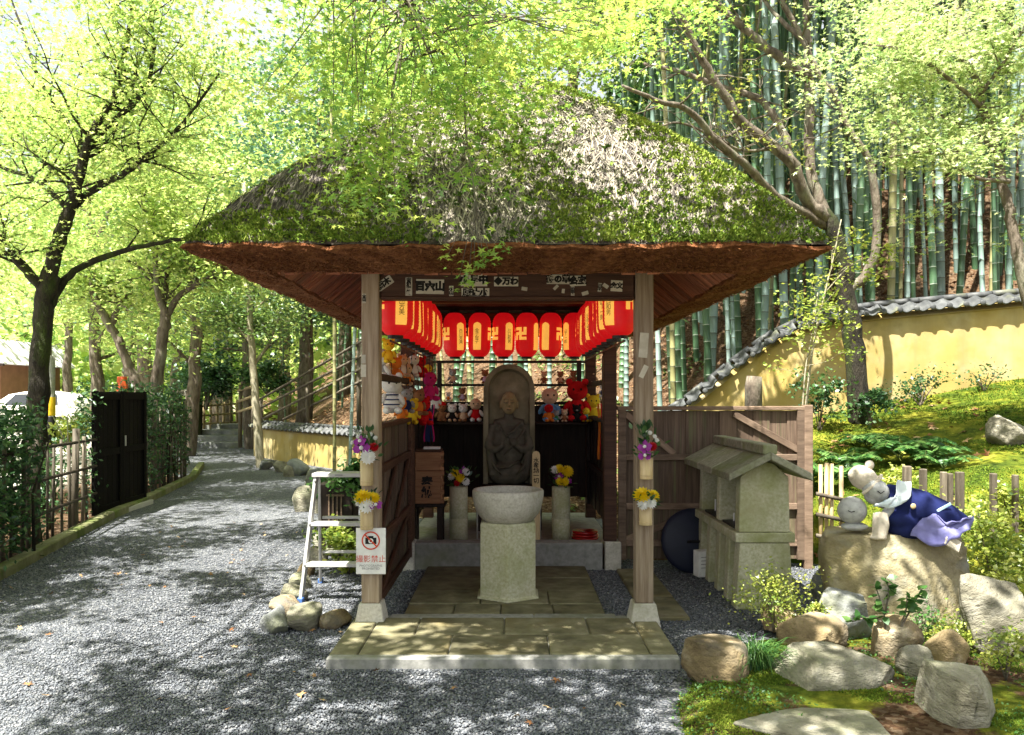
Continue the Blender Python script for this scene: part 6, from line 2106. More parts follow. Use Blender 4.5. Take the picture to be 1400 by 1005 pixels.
class Tree:
    def __init__(self, name, label, base, cat='tree', group=None):
        self.root = empty(name, base, 0, label, cat, group)
        self.o = Vector(self.root.location)
        self.mb = MB()
        self.limbs = []
        self.tips = []

    def limb(self, pts, r0, r1, sides=8, spawn=True):
        ps = catmull(pts, 5)
        n = len(ps)
        ps = [p + Vector((RND.gauss(0, 1), RND.gauss(0, 1), RND.gauss(0, 1))) * (r0 * 0.10) for p in ps]
        rad = [(r0 + (r1 - r0) * (i / (n - 1))) * RND.uniform(0.93, 1.07) for i in range(n)]
        self.mb.tube([p - self.o for p in ps], rad, sides)
        if spawn: self.limbs.append((ps, rad))
        return ps

    def twigs(self, n, L=(0.5, 1.2), up=0.35, sub=2, spread=1.0, tmin=0.3, depth=1.0, rmax=0.022):
        for _ in range(n):
            ps, rad = RND.choice(self.limbs)
            i = int((tmin + (1 - tmin) * RND.random()) * (len(ps) - 1))
            i = min(i, len(ps) - 2)
            p = ps[i]; t = (ps[i + 1] - ps[i]).normalized()
            d = (t * 0.6 + Vector((RND.gauss(0, spread), RND.gauss(0, spread * depth), RND.gauss(0, 0.5) + up))).normalized()
            self.twig(p, d, RND.uniform(*L), min(rad[i] * 0.5, rmax), sub)

    def twig(self, p, d, L, r, sub):
        pts = [p]
        for k in range(4):
            d = (d + Vector((RND.gauss(0, .22), RND.gauss(0, .22), RND.gauss(0, .16)))).normalized()
            pts.append(pts[-1] + d * (L / 4))
        self.mb.tube([q_ - self.o for q_ in pts], [r, r * .8, r * .6, r * .4, r * .2], 5)
        self.tips += pts[2:]
        for _ in range(sub):
            k = RND.randint(1, 3)
            dd = (d + Vector((RND.gauss(0, .9), RND.gauss(0, .9), RND.gauss(0, .35)))).normalized()
            self.twig(pts[k], dd, L * 0.55, r * 0.5, 0)

    def finish(self, bark, leafmat, n_each, spread, size, tv=KITE_V, tf=KITE_F, tilt=0.5, extra=None, keep=None, trunk='trunk', crown='crown', droop=0.12, bias=None):
        self.mb.build(trunk, bark, self.root, True)
        cent = [tuple(q_) for q_ in self.tips] + ([tuple(e) for e in extra] if extra is not None else [])
        if cent and n_each:
            p, col = clumps(cent, n_each, spread, keep)
            link(crown, leaf_cloud(crown, p - np.array(self.o), size, leafmat, tv, tf, tilt, col, droop, bias), self.root)
        return self.root


def PX(seq, d, dd=0.0):
    return [P(a, b, d + (dd * i / max(1, len(seq) - 1))) for i, (a, b) in enumerate(seq)]


def clear_of_house(p):
    d = p[:, 1] - CAMY
    px = 700 + (p[:, 0] - CAMX) / d * FPX; py = HOR - (p[:, 2] - CAMZ) / d * FPX
    return ~((px < 125) & (py > 440))


# ---------------------------------------------------------------- big maple at the left
b0 = P(45, 720, 10.6); b0.z = H(b0.x, b0.y) - 0.05
T = Tree('maple_tree', 'big maple with a dark mossy trunk rising behind the lattice fence', b0)
D = 10.6
T.limb([b0] + PX([(48, 640), (50, 570), (56, 490), (62, 410), (70, 375)], D), 0.15, 0.105, 12, False)
T.limb(PX([(64, 395), (76, 340), (95, 288), (108, 245), (118, 205), (128, 180), (160, 125), (172, 60), (185, -25)], D, -0.6), 0.105, 0.018)
T.limb(PX([(62, 398), (36, 370), (4, 336), (-45, 305), (-100, 250)], D, -0.8), 0.07, 0.03)
T.limb(PX([(95, 288), (62, 256), (34, 240), (-5, 224), (-60, 180)], D, 0.6), 0.045, 0.018)
T.limb(PX([(103, 265), (80, 240), (50, 214), (20, 178), (-15, 130)], D, 1.0), 0.036, 0.012)
T.limb(PX([(110, 232), (108, 190), (84, 158), (50, 100), (30, 40), (10, -15)], D, 0.9), 0.04, 0.012)
T.limb(PX([(92, 290), (130, 258), (165, 240), (200, 214), (236, 184), (268, 145), (300, 100)], D, -0.5), 0.055, 0.012)
T.limb(PX([(125, 195), (152, 168), (196, 125), (211, 70), (204, 20)], D, -1.0), 0.045, 0.015)
T.limb(PX([(134, 205), (185, 196), (285, 182)], D, 1.0), 0.03, 0.01)
T.limb(PX([(58, 445), (80, 396), (110, 366), (165, 344), (222, 331), (285, 318), (335, 290)], D, 0.6), 0.06, 0.014)
T.twigs(150, (0.5, 1.3), 0.25, 2, 0.9)
ex = []
for _ in range(560):  # unseen leaves added above the frame to shade the path
    x, y = RND.uniform(-10.5, -2.6), RND.uniform(0.6, 14.0)
    z = max(RND.uniform(6.4, 8.4), CAMZ + 0.5 * (y - CAMY) + RND.uniform(0.2, 1.2))
    if wav(np.array([x]), np.array([y * 1.4]), 1.6)[0] < -0.15: continue
    ex.append((x, y, z))
pe, ce = clumps(ex, 40, (0.26, 0.24, 0.09))
link('shade_crown', leaf_cloud('shade_crown', pe - np.array(T.o), 0.10, M_maplefar, KITE_V, KITE_F, 0.4, ce), T.root)
T.finish(M_barkdark, M_maplefar, 19, (0.24, 0.24, 0.06), 0.046, MAPLE_V, MAPLE_F, 0.45, keep=clear_of_house)

# ---------------------------------------------------------------- trees along the path
def path_tree(label, limbs, d, bark, leafmat, ntw, n_each, size, spread=(0.3, 0.3, 0.1), L=(0.6, 1.4), name='path_tree', zbase=None, tv=KITE_V, tf=KITE_F):
    a = P(limbs[0][0][0][0], limbs[0][0][0][1], d)
    a.z = (H(a.x, a.y) if zbase is None else zbase) - 0.08
    t = Tree(name, label, a, group='trees along the path')
    for i, (seq, r0, r1) in enumerate(limbs):
        pts = PX(seq, d, RND.uniform(-.8, .8) if i else 0)
        if i == 0: pts[0] = a
        t.limb(pts, r0, r1, 9, i > 0 or len(limbs) == 1)
    t.twigs(ntw, L, 0.3, 2)
    return t.finish(bark, leafmat, n_each, spread, size, tv, tf)


path_tree('forked tree standing just behind the black gate', [([(215, 640), (213, 545), (221, 470), (228, 432)], 0.115, 0.09), ([(228, 434), (216, 400), (212, 345), (196, 290), (190, 220)], 0.07, 0.02),
          ([(228, 432), (246, 404), (272, 388), (305, 366), (330, 330)], 0.065, 0.02), ([(222, 445), (226, 400), (232, 350), (240, 290)], 0.06, 0.02)], 14.2, M_bark, M_maplefar, 70, 20, 0.085)
path_tree('leaning tree behind the orange cone', [([(197, 600), (190, 545), (178, 505), (160, 462), (142, 432), (126, 392), (131, 345), (150, 280)], 0.115, 0.045), ([(150, 445), (166, 415), (160, 395), (141, 384)], 0.07, 0.04)], 15.6, M_bark, M_maplefar, 60, 20, 0.09)
path_tree('slim pale-barked tree at the end of the low yellow wall', [([(357, 628), (351, 560), (346, 500), (341, 430), (337, 340), (333, 250)], 0.10, 0.04), ([(346, 500), (370, 465), (385, 420)], 0.035, 0.012), ([(344, 470), (320, 440), (300, 420)], 0.035, 0.012), ([(341, 430), (372, 400), (395, 360)], 0.03, 0.01)],
          17.6, M_barkpale, M_bambooleaf, 46, 12, 0.085, (0.25, 0.25, 0.12), (0.4, 1.0))
path_tree('dark trunked tree behind the clipped evergreen', [([(268, 560), (270, 500), (275, 430), (272, 380)], 0.2, 0.16), ([(272, 385), (255, 330), (240, 270)], 0.12, 0.04), ([(272, 385), (295, 320), (310, 240)], 0.12, 0.04)], 25.5, M_barkdark, M_maplefar, 70, 18, 0.14, (0.5, 0.5, 0.2), (1.0, 2.2))


def wood_tree(px, d, h, cr, mat, size, n, label, bark=M_bark, name='wood_tree', cz=0.62, group='trees of the wood behind', flat_=0.75):
    x = CAMX + (px - 700) / FPX * d; y = CAMY + d
    z = H(x, y)
    t = Tree(name, label, (x, y, z - 0.1), group=group)
    o = Vector((x, y, z - 0.1))
    top = o + Vector((RND.uniform(-.5, .5), RND.uniform(-.5, .5), h * 0.8))
    t.limb([o, o.lerp(top, .35) + Vector((RND.uniform(-.2, .2), 0, 0)), o.lerp(top, .7), top], h * 0.018 + 0.05, 0.04, 8)
    cent = []
    for k in range(26):
        q_ = RND.uniform(0.3, 1.0)
        p = o.lerp(top, q_)
        a = RND.uniform(0, 6.28)
        R_ = cr * math.sqrt(RND.random()) * (1.15 - 0.5 * abs(q_ - 0.55))
        e = p + Vector((math.cos(a) * R_, math.sin(a) * R_, RND.uniform(-0.1, 0.28) * h * 0.5))
        if k < 12: t.limb([p, p.lerp(e, .5) + Vector((0, 0, .2)), e], 0.05, 0.012, 5, False)
        cent.append(e); cent.append(p.lerp(e, 0.6))
    cent += [o + Vector((RND.gauss(0, cr * .5), RND.gauss(0, cr * .5), h * RND.uniform(0.42, 1.0))) for _ in range(30)]
    s = cr * 0.24
    return t.finish(bark, mat, max(4, n // len(cent)), (s, s, s * 0.42), size, extra=cent, tilt=0.6, keep=clear_of_house)


WT = [(60, 34, 17, 4.2, M_maplefar, 0.19, 8000, 'tall pale tree filling the top corner behind the big maple'), (200, 36, 20, 4.6, M_maplefar, 0.19, 9000, 'tall pale tree behind the forked trees'), (300, 38, 22, 4.6, M_maplefar, 0.2, 9000, 'tallest pale tree left of the thatched roof'), (500, 28, 15, 3.0, M_maplefar, 0.15, 8000, 'pale green tree rising behind the left slope of the roof'),
      (-70, 17.0, 8, 2.2, M_maplefar, 0.11, 7000, 'sunlit tree at the picture edge behind the big maple'), (20, 50, 10, 4, M_maplefar, 0.22, 6500, 'sunlit tree behind the house roof'), (140, 21, 9, 2.4, M_maplefar, 0.12, 8000, 'sunlit tree between the car and the black gate'),
      (170, 27, 12, 3.2, M_maplefar, 0.16, 8000, 'tall sunlit tree far behind the black gate'), (255, 21, 10, 2.4, M_maplefar, 0.12, 8000, 'sunlit tree above the lattice fence'), (310, 30, 14, 3.4, M_maplefar, 0.17, 8000, 'tall sunlit tree behind the path end'),
      (345, 24, 10.5, 2.3, M_bluegreen, 0.13, 9000, 'bluish-green evergreen beside the roof corner'), (415, 26, 13, 2.6, M_bluegreen, 0.14, 9000, 'taller bluish-green evergreen beside the thatched roof'), (470, 32, 16, 3.4, M_maplefar, 0.17, 8000, 'tall yellow-green tree above the thatched roof'),
      (560, 34, 17, 3.6, M_maplefar, 0.18, 7000, 'tall tree behind the roof ridge'), (660, 30, 16, 3.4, M_bambooleaf, 0.18, 7000, 'deep green tree behind the roof ridge'), (780, 30, 16, 3.4, M_maplefar, 0.18, 6000, 'yellow-green tree right of the roof ridge'),
      (880, 26, 14, 3.0, M_bambooleaf, 0.16, 7000, 'deep green tree behind the bare branches'), (240, 40, 16, 4.5, M_maplefar, 0.22, 7000, 'farthest sunlit tree beyond the path end'), (90, 42, 13, 4.5, M_maplefar, 0.22, 7000, 'farthest sunlit tree beyond the car'), (390, 42, 19, 4.6, M_maplefar, 0.22, 7000, 'farthest tall tree left of the roof')]
for a in WT:
    wood_tree(*a)
# clipped evergreen and dark bushes at the path end
def bush(px, py, d, wpx, hpx, mat, size, n, label, name='shrub', z=None, squash=1.0, stems=5, cat='shrub', group='garden shrubs', tv=KITE_V, tf=KITE_F, bark=M_bark, depth=1.0, tilt=0.7, lumps=9):
    """a shrub standing at pixel px with its foot at py"""
    a = P(px, py, d)
    if z is not None: a.z = z
    t = Tree(name, label, a, cat, group)
    s = d / FPX
    W, Hh = wpx * s / 2, hpx * s
    cent = []
    for k in range(lumps):
        an = RND.uniform(0, 6.28); q_ = math.sqrt(RND.random())
        cent.append(a + Vector((W * 0.72 * q_ * math.cos(an), W * 0.72 * depth * q_ * math.sin(an), Hh * RND.uniform(0.35, 0.88))))
    for c_ in cent[:stems]:
        t.limb([a, a.lerp(c_, 0.5) + Vector((0, 0, Hh * 0.08)), c_], max(0.006, W * 0.03), 0.003, 5, False)
    sp = W * 0.27
    return t.finish(bark, mat, max(3, n // len(cent)), (sp, sp * depth, sp * 0.75 * squash), size, tv, tf, tilt, extra=cent, trunk='stem', crown='foliage')


bush(282, 560, 24.5, 105, 92, M_evergreen, 0.11, 5000, 'dark clipped evergreen bush above the fence at the path end', 'evergreen_bush', lumps=16)
bush(365, 540, 22.5, 70, 50, M_evergreen, 0.10, 2200, 'dark bush on the slope behind the slim tree', 'evergreen_bush')
bush(95, 628, 12.2, 75, 62, M_shrub, 0.06, 2600, 'yellow-green bush between the marker post and the black gate', 'shrub')

# hedges
def hedge(y0, y1, o0, o1, h, n, label, mat=M_evergreen, size=0.06):
    root = empty('hedge', kerb_at((y0 + y1) / 2, (o0 + o1) / 2), 0, label, 'hedge')
    o = np.array(root.location)
    y = NR.uniform(y0, y1, n); of = NR.uniform(o0, o1, n)
    x = np.interp(y, [k[1] for k in KERB], [k[0] for k in KERB]) - of
    z = h * NR.uniform(0, 1, n) ** 0.7 * (1 + 0.10 * np.sin(y * 3.1) + 0.06 * np.sin(y * 7.7))
    ok = wav(x * 2, y * 2 + z * 3, 2.2) > -0.55
    p = np.stack([x, y, z], -1)[ok] + NR.normal(0, 0.03, (ok.sum(), 3))
    link('foliage', leaf_cloud('foliage', p - o, size, mat, LEAFK2, KITE_F, 0.9), root)
    mb = MB()
    for k in range(int((y1 - y0) * 4)):
        b_ = kerb_at(RND.uniform(y0, y1), RND.uniform(o0, o1)) - Vector(root.location)
        b_.z = -0.1
        mb.tube([b_, b_ + Vector((RND.uniform(-.1, .1), RND.uniform(-.1, .1), h * 0.5)), b_ + Vector((RND.uniform(-.2, .2), RND.uniform(-.2, .2), h * 0.9))], [0.018, 0.012, 0.005], 5)
    tag(mb.build('stem', M_barkdark, root, True), kind='stuff')


LEAFK2 = np.array([(-0.5, 0), (0.0, 0.27), (0.6, 0), (0.0, -0.27)])
hedge(-0.4, 2.45, -0.06, 0.75, 1.36, 17000, 'dense dark evergreen hedge at the picture edge behind the kerb')
hedge(2.2, 4.5, 0.25, 0.6, 0.9, 1300, 'thin climbing leaves on the lattice fence before the black gate', size=0.055)
hedge(4.2, 4.8, 0.12, 0.3, 1.5, 700, 'dark creeper leaves at the hinge edge of the black gate', size=0.055)
hedge(6.2, 9.9, 0.05, 0.6, 1.5, 10000, 'leafy green hedge behind the lattice beyond the black gate', M_evergreen, 0.065)

# ---------------------------------------------------------------- the tree on the mossy slope, right
b0 = P(1176, 545, 9.8); b0.z = H(b0.x, b0.y) - 0.15
T = Tree('slope_tree', 'grey many-limbed tree growing on the mossy slope before the yellow wall', b0)
D = 9.8
T.limb([b0] + PX([(1168, 480), (1161, 420), (1153, 365), (1140, 318), (1126, 290)], D), 0.125, 0.085, 12, False)
T.mb.build('trunk', M_barkdark, T.root, True)  # trunk darker than its limbs, shade painted into the bark
T.mb = MB()
T.limb(PX([(1132, 300), (1100, 270), (1078, 218), (1019, 170), (981, 115), (950, 62), (925, 10)], D, -0.9), 0.085, 0.03)
T.limb(PX([(1128, 308), (1060, 268), (1026, 231), (981, 194), (941, 150), (905, 140), (850, 118)], D, -1.6), 0.06, 0.02)
T.limb(PX([(1080, 222), (1072, 184), (1042, 139), (998, 122), (930, 98), (880, 88)], D, 0.4), 0.06, 0.02)
T.limb(PX([(1128, 296), (1110, 238), (1106, 170), (1106, 102), (1104, 60), (1100, -20)], D, 0.3), 0.075, 0.04)
T.limb(PX([(1106, 108), (1066, 79), (1025, 44), (984, 8), (950, -40)], D, -0.3), 0.06, 0.03)
T.limb(PX([(1158, 400), (1185, 372), (1198, 335), (1197, 270), (1186, 215), (1160, 176), (1143, 135), (1119, 100), (1090, 40), (1060, -20)], D, -0.4), 0.06, 0.025)
T.limb(PX([(1104, 60), (1060, 20), (1030, -20)], D, 0.5), 0.035, 0.015)
T.limb(PX([(1019, 170), (985, 188), (930, 168), (880, 180)], D, -0.5), 0.025, 0.008)
T.limb(PX([(1090, 230), (1060, 205), (1010, 205), (960, 170)], D, -0.9), 0.03, 0.01)
T.twigs(70, (0.4, 1.0), 0.15, 2, 0.8, 0.3, 0.8, 0.014)
tips = T.tips[:]
RND.shuffle(tips)
T.tips = tips[:60]
T.finish(M_bark, M_shrub, 22, (0.18, 0.18, 0.07), 0.038, MAPLE_V, MAPLE_F, trunk='limbs')

# ---------------------------------------------------------------- leaning maple at the right edge
b0 = P(1432, 640, 7.4); b0.z = H(b0.x, b0.y) - 0.1
T = Tree('leaning_maple', 'slender reddish maple leaning in from the right edge', b0)
D = 7.4
T.limb([b0] + PX([(1422, 480), (1400, 390), (1386, 320), (1375, 268), (1360, 200), (1345, 150), (1330, 98), (1316, 50), (1302, -20)], D, 0.2), 0.065, 0.022, 10)
T.limb(PX([(1380, 248), (1330, 242), (1292, 214), (1268, 206), (1215, 215)], D, -0.4), 0.024, 0.007)
T.limb(PX([(1362, 205), (1330, 180), (1290, 160), (1240, 130), (1190, 130)], D, 0.3), 0.022, 0.006)
T.limb(PX([(1345, 150), (1300, 110), (1240, 70), (1180, 60)], D, -0.5), 0.022, 0.006)
T.limb(PX([(1385, 180), (1420, 120), (1450, 60)], D, 0.4), 0.03, 0.01)
T.limb(PX([(1330, 98), (1290, 50), (1230, 10), (1170, -20)], D, 0.4), 0.022, 0.006)
T.limb(PX([(1340, 130), (1375, 80), (1410, 20)], D, -0.3), 0.022, 0.008)
T.twigs(70, (0.3, 0.8), 0.0, 2, 0.8, 0.35, 0.9, 0.008)
ex = [P(RND.uniform(a, b2), RND.uniform(c_, d_), RND.uniform(6.8, 8.2)) for (a, b2, c_, d_, k) in ((1130, 1200, 100, 235, 9), (1190, 1300, 30, 200, 20), (1250, 1400, -20, 110, 28), (1170, 1270, 160, 225, 12), (1290, 1400, 140, 200, 6)) for _ in range(k)]
T.finish(M_bark, M_maplelight, 26, (0.15, 0.15, 0.04), 0.034, MAPLE_V, MAPLE_F, 0.4, extra=ex)

# ---------------------------------------------------------------- maple overhanging the roof and the path (trunk behind the camera)
b0 = Vector((-4.4, -7.2, -0.1))
T = Tree('overhanging_maple', 'bright green maple whose branches hang over the thatched roof', b0)
T.limb([b0, Vector((-4.35, -7.1, 1.6)), Vector((-4.1, -6.8, 3.2)), Vector((-3.7, -6.3, 4.6))], 0.20, 0.13, 10, False)
fork = Vector((-3.75, -6.35, 4.4))
T.limb([fork, Vector((-3.0, -4.6, 5.2)), Vector((-2.0, -2.8, 5.2)), Vector((-1.1, -1.5, 4.9)), Vector((-0.3, -0.9, 4.75)), Vector((0.7, -0.3, 4.6))], 0.028, 0.006)
T.limb([Vector((-1.3, -1.8, 4.7)), Vector((-0.9, -1.3, 4.3)), Vector((-0.6, -1.1, 3.8)), Vector((-0.45, -1.1, 3.3))], 0.02, 0.004)
T.limb([Vector((-0.4, -1.0, 4.7)), Vector((-0.2, -1.1, 3.9)), Vector((-0.22, -1.18, 3.0)), Vector((-0.15, -1.22, 2.45))], 0.012, 0.002, 6, False)
T.limb([fork, Vector((-3.2, -2.0, 4.9)), Vector((-3.8, -0.4, 5.6)), Vector((-4.2, 1.2, 6.4))], 0.022, 0.006)
T.limb([fork, Vector((-3.6, -3.4, 5.0)), Vector((-5.2, -3.0, 6.4))], 0.022, 0.006)
T.limb([fork, Vector((-1.8, -3.6, 5.0)), Vector((-0.6, -3.6, 5.5)), Vector((0.8, -3.2, 6.2))], 0.022, 0.006)
T.limb([fork, Vector((-2.6, -2.6, 5.6)), Vector((-2.4, -0.2, 6.4))], 0.022, 0.006)
nl = len(T.limbs)
T.tips = []
ex = []
def region(n, x0, x1, y0, y1, d0, d1):
    for _ in range(n):
        p = P(RND.uniform(x0, x1), RND.uniform(y0, y1), RND.uniform(d0, d1))
        ex.append(p)


region(60, 430, 640, 0, 120, 3.6, 5.2)
region(60, 600, 860, -10, 95, 3.6, 5.6)
region(30, 450, 620, 100, 200, 3.7, 4.8)
region(13, 470, 570, 190, 290, 3.8, 4.3)
region(12, 620, 760, 100, 150, 3.9, 5.0)
region(9, 640, 730, 150, 260, 4.0, 4.4)
region(10, 330, 470, 60, 170, 4.2, 5.4)
region(16, 830, 960, -20, 70, 4.6, 6.0)
for e in ex[::2]:                      # thin twigs reaching the sprays
    cand = sorted((q_ for ps, _ in T.limbs[:2] for q_ in ps), key=lambda q_: (q_ - e).length)
    a = cand[RND.randint(0, 9)]
    if (a - e).length < 2.2:
        T.mb.tube([a - T.o, a.lerp(e, 0.5) + Vector((RND.uniform(-.1, .1), RND.uniform(-.1, .1), 0.06)) - T.o, e - T.o], [0.006, 0.004, 0.0015], 5)
for px, py, d in ((655, 352, 4.22), (628, 380, 4.22), (668, 345, 4.2), (648, 372, 4.22), (662, 362, 4.2), (612, 350, 4.25), (690, 340, 4.25), (640, 388, 4.2)):
    ex.append(P(px, py, d))
    T.mb.tube([Vector((-0.16, -1.22, 2.5)) - T.o, P(px, py, d) - T.o], [0.003, 0.001], 4)


def above_roof(p):
    x, y = p[:, 0], p[:, 1]
    over = (np.abs(x) < HX + 0.03) & (y > YC - HY - 0.05)
    zz = roof_z(np.clip(x, -HX + .01, HX - .01), np.clip(y, YC - HY + .01, YC + HY - .01))
    return ~(over & (p[:, 2] < zz + 0.06))


T.root
p1, c1 = clumps([tuple(e) for e in ex[:-8]], 56, (0.14, 0.14, 0.03), above_roof, 1.6, 0.25)
p2, c2 = clumps([tuple(e) for e in ex[-8:]], 14, (0.05, 0.05, 0.02), above_roof)
pp = np.concatenate([p1, p2]); cc = np.concatenate([c1, c2])
link('crown', leaf_cloud('crown', pp - np.array(T.o), 0.029, M_maple, MAPLE_V, MAPLE_F, 0.40, cc), T.root)
# the unseen rest of its crown, clumps and gaps shaped to dapple the path
ex = []
for _ in range(1150):
    x, y = RND.uniform(-7.0, 3.0), RND.uniform(-6.0, 2.4)
    if x > -0.9 and y > -1.2: continue
    z = RND.uniform(4.6, 6.6)
    gx_, gy_ = x + 0.27 * z, y + 0.40 * z
    nz = 0.7 * wav(np.array([gx_ * 0.8 + 9]), np.array([gy_ * 1.4 + 4]), 1.3)[0] + 0.55 * wav(np.array([gx_ + 2]), np.array([gy_ * 1.6 + 3]), 2.9)[0]
    if -1.0 < x + 0.27 * (z - 3) < 1.8 and -1.0 < y + 0.4 * (z - 3) < 2.4: continue  # gaps left so the sun reaches roof and ladder
    if -1.9 < gx_ < -0.95 and 0.1 < gy_ < 1.5: continue
    if nz < -0.04 - (0.22 if gx_ > 1.3 else 0) - (0.3 if -1.1 < gx_ < 1.2 and -1.1 < gy_ < 0.3 else 0) - (0.2 if gx_ < -3.4 else 0): continue
    if z < 1.48 + 0.5 * (y + 5.37) + 0.3 and y > -4.6 and -4.8 < x < 3.0:
        z = 1.48 + 0.5 * (y + 5.37) + RND.uniform(0.35, 1.3)
    ex.append((x, y, z))
p3, c3 = clumps(ex, 56, (0.17, 0.15, 0.06))
link('crown', leaf_cloud('crown', p3 - np.array(T.o), 0.088, M_maple, KITE_V, KITE_F, 0.4, c3), T.root)
T.mb.build('trunk', M_bark, T.root, True)

# ---------------------------------------------------------------- bamboo foliage, far wood
n = 60000
px = NR.uniform(780, 1700, n); d = NR.uniform(8.6, 25, n)
x = CAMX + (px - 700) / FPX * d; y = CAMY + d
z = np.maximum(height(x, y) + NR.uniform(6.0, 12.5, n), CAMZ + 0.53 * d + NR.uniform(0, 2.5, n) - np.where(d > 12, 3.0, 0))  # nearer leaves kept above the frame, added to shade the grove
ok = wav(x, y + z, 1.1) > -0.2
p = np.stack([x, y, z], -1)[ok]
tag(link('bamboo_foliage', leaf_cloud('bamboo_foliage', p, 0.24, M_bambooleaf, LANCE_V * np.array([1, 1.7]), KITE_F, 0.8)), 'feathery green bamboo leaves at the top of the grove, mostly unseen, dense for shade', 'foliage', kind='stuff')
n = 40000
px = NR.uniform(-250, 1700, n); d = 44 + 40 * NR.uniform(0, 1, n) ** 1.3
x = CAMX + (px - 700) / FPX * d; y = CAMY + d
z = height(x, y) + NR.uniform(0, 1, n) ** 0.8 * (6 + 3.0 * wav(x, y, 0.35))
p = np.stack([x, y, z], -1)
tag(link('far_wood', leaf_cloud('far_wood', p, 0.62, M_maplefar, KITE_V, KITE_F, 0.8)), 'sunlit wood covering the far hillside', 'wood', kind='stuff')

n = 26000  # dark leaf mass added to stand for the grove's deep shade
px = NR.uniform(830, 1700, n); d = NR.uniform(21, 36, n)
x = CAMX + (px - 700) / FPX * d; y = CAMY + d
z = height(x, y) + NR.uniform(0, 1, n) ** 0.9 * (4.5 + 2.5 * wav(x, y, 0.6))
tag(link('grove_shade_backing', leaf_cloud('grove_shade_backing', np.stack([x, y, z], -1), 0.36, M_evergreen, KITE_V, KITE_F, 0.8)), 'dark leaves added behind the bamboo as shade between the culms', 'undergrowth', kind='stuff')
cl = []
for (gx_, gy_) in pts_b:
    if gx_ < 1.5: continue
    for _ in range(3):
        cl.append((gx_ + RND.gauss(0, .3), gy_ + RND.gauss(0, .3), H(gx_, gy_) + RND.uniform(1.8, 7.0)))
pq, cq = clumps(cl, 9, (0.22, 0.22, 0.10))
tag(link('bamboo_side_leaves', leaf_cloud('bamboo_side_leaves', pq, 0.13, M_bambooleaf, LANCE_V * np.array([1, 1.5]), KITE_F, 0.8, cq)), 'sparse leafy side shoots between the bamboo stems', 'foliage', kind='stuff')
# distant hill
hx = np.linspace(-420, 200, 90); hy = np.linspace(190, 420, 40)
X, Y = np.meshgrid(hx, hy)
Z = 62 * sm(190, 330, Y) * (1 + 0.12 * np.sin(X * 0.02) + 0.06 * np.sin(X * 0.07 + 1)) + 1.2 * wav(X, Y, 0.3) - 3
idx = np.arange(X.size).reshape(X.shape)
F = np.stack([idx[:-1, :-1], idx[:-1, 1:], idx[1:, 1:], idx[1:, :-1]], -1).reshape(-1, 4)
M_hill = pm('far_forest', [(0.05, 0.09, 0.05), (0.09, 0.15, 0.08), (0.14, 0.20, 0.11)], 0.12, 8, 1.0, 1.0, 0.4, bdist=3.0, vary=0)
tag(link('distant_hill', np_mesh('distant_hill', np.stack([X, Y, Z], -1).reshape(-1, 3), F, M_hill, True)), kind='structure')

# ================================================================ low plants
ZG = lambda px, d: H(P(px, 0, d).x, P(0, 0, d).y) - 0.02
bush(1058, 838, 5.15, 118, 105, M_shrub, 0.020, 1900, 'fine-leaved light green bush in front of the candle shelter', z=-0.03, stems=7, lumps=14)
bush(1120, 868, 4.9, 34, 62, M_shrub, 0.018, 420, 'small light green sprig at the foot of the candle shelter', z=-0.03)
bush(1362, 800, 5.35, 130, 160, M_shrub, 0.034, 2600, 'yellow-leaved shrub beside the boulder', z=-0.02, lumps=18, stems=7)
bush(1300, 870, 4.7, 80, 50, M_shrub, 0.022, 900, 'low yellow-green ground shrub at the foot of the boulder', z=-0.03, lumps=12)
bush(1375, 880, 4.2, 80, 70, M_shrub, 0.020, 700, 'small-leaved shrub growing over the large craggy rock', z=0.0, lumps=12)
bush(1245, 880, 4.9, 110, 50, M_moss if False else M_fern, 0.020, 900, 'low green creeping plant below the boulder', z=-0.03, lumps=14)
# the camellia-like sprig with large leaves
t = Tree('leafy_sprig', 'sprig with large glossy leaves in front of the boulder', P(1212, 880, 4.55), 'plant', 'garden shrubs')
for (a, b2) in (((1212, 880), (1196, 800)), ((1205, 850), (1165, 850)), ((1225, 870), (1262, 800)), ((1210, 840), (1212, 790)), ((1230, 860), (1240, 815))):
    t.limb(PX([a, ((a[0] + b2[0]) / 2 + 4, (a[1] + b2[1]) / 2 - 6), b2], 4.55, RND.uniform(-.15, .1)), 0.006, 0.003, 5)
t.mb.build('stem', M_bark, t.root, True)
lp, ld = [], []
for ps, _ in t.limbs:
    for k in range(4, len(ps), 1):
        for _ in range(2):
            lp.append(tuple(ps[k] - t.o)); ld.append((RND.gauss(0, 1), RND.gauss(-0.4, .6), RND.gauss(0.1, .4)))
link('foliage', leaf_spray(lp, ld, 0.062, M_fern, 'foliage', 1.9), t.root)
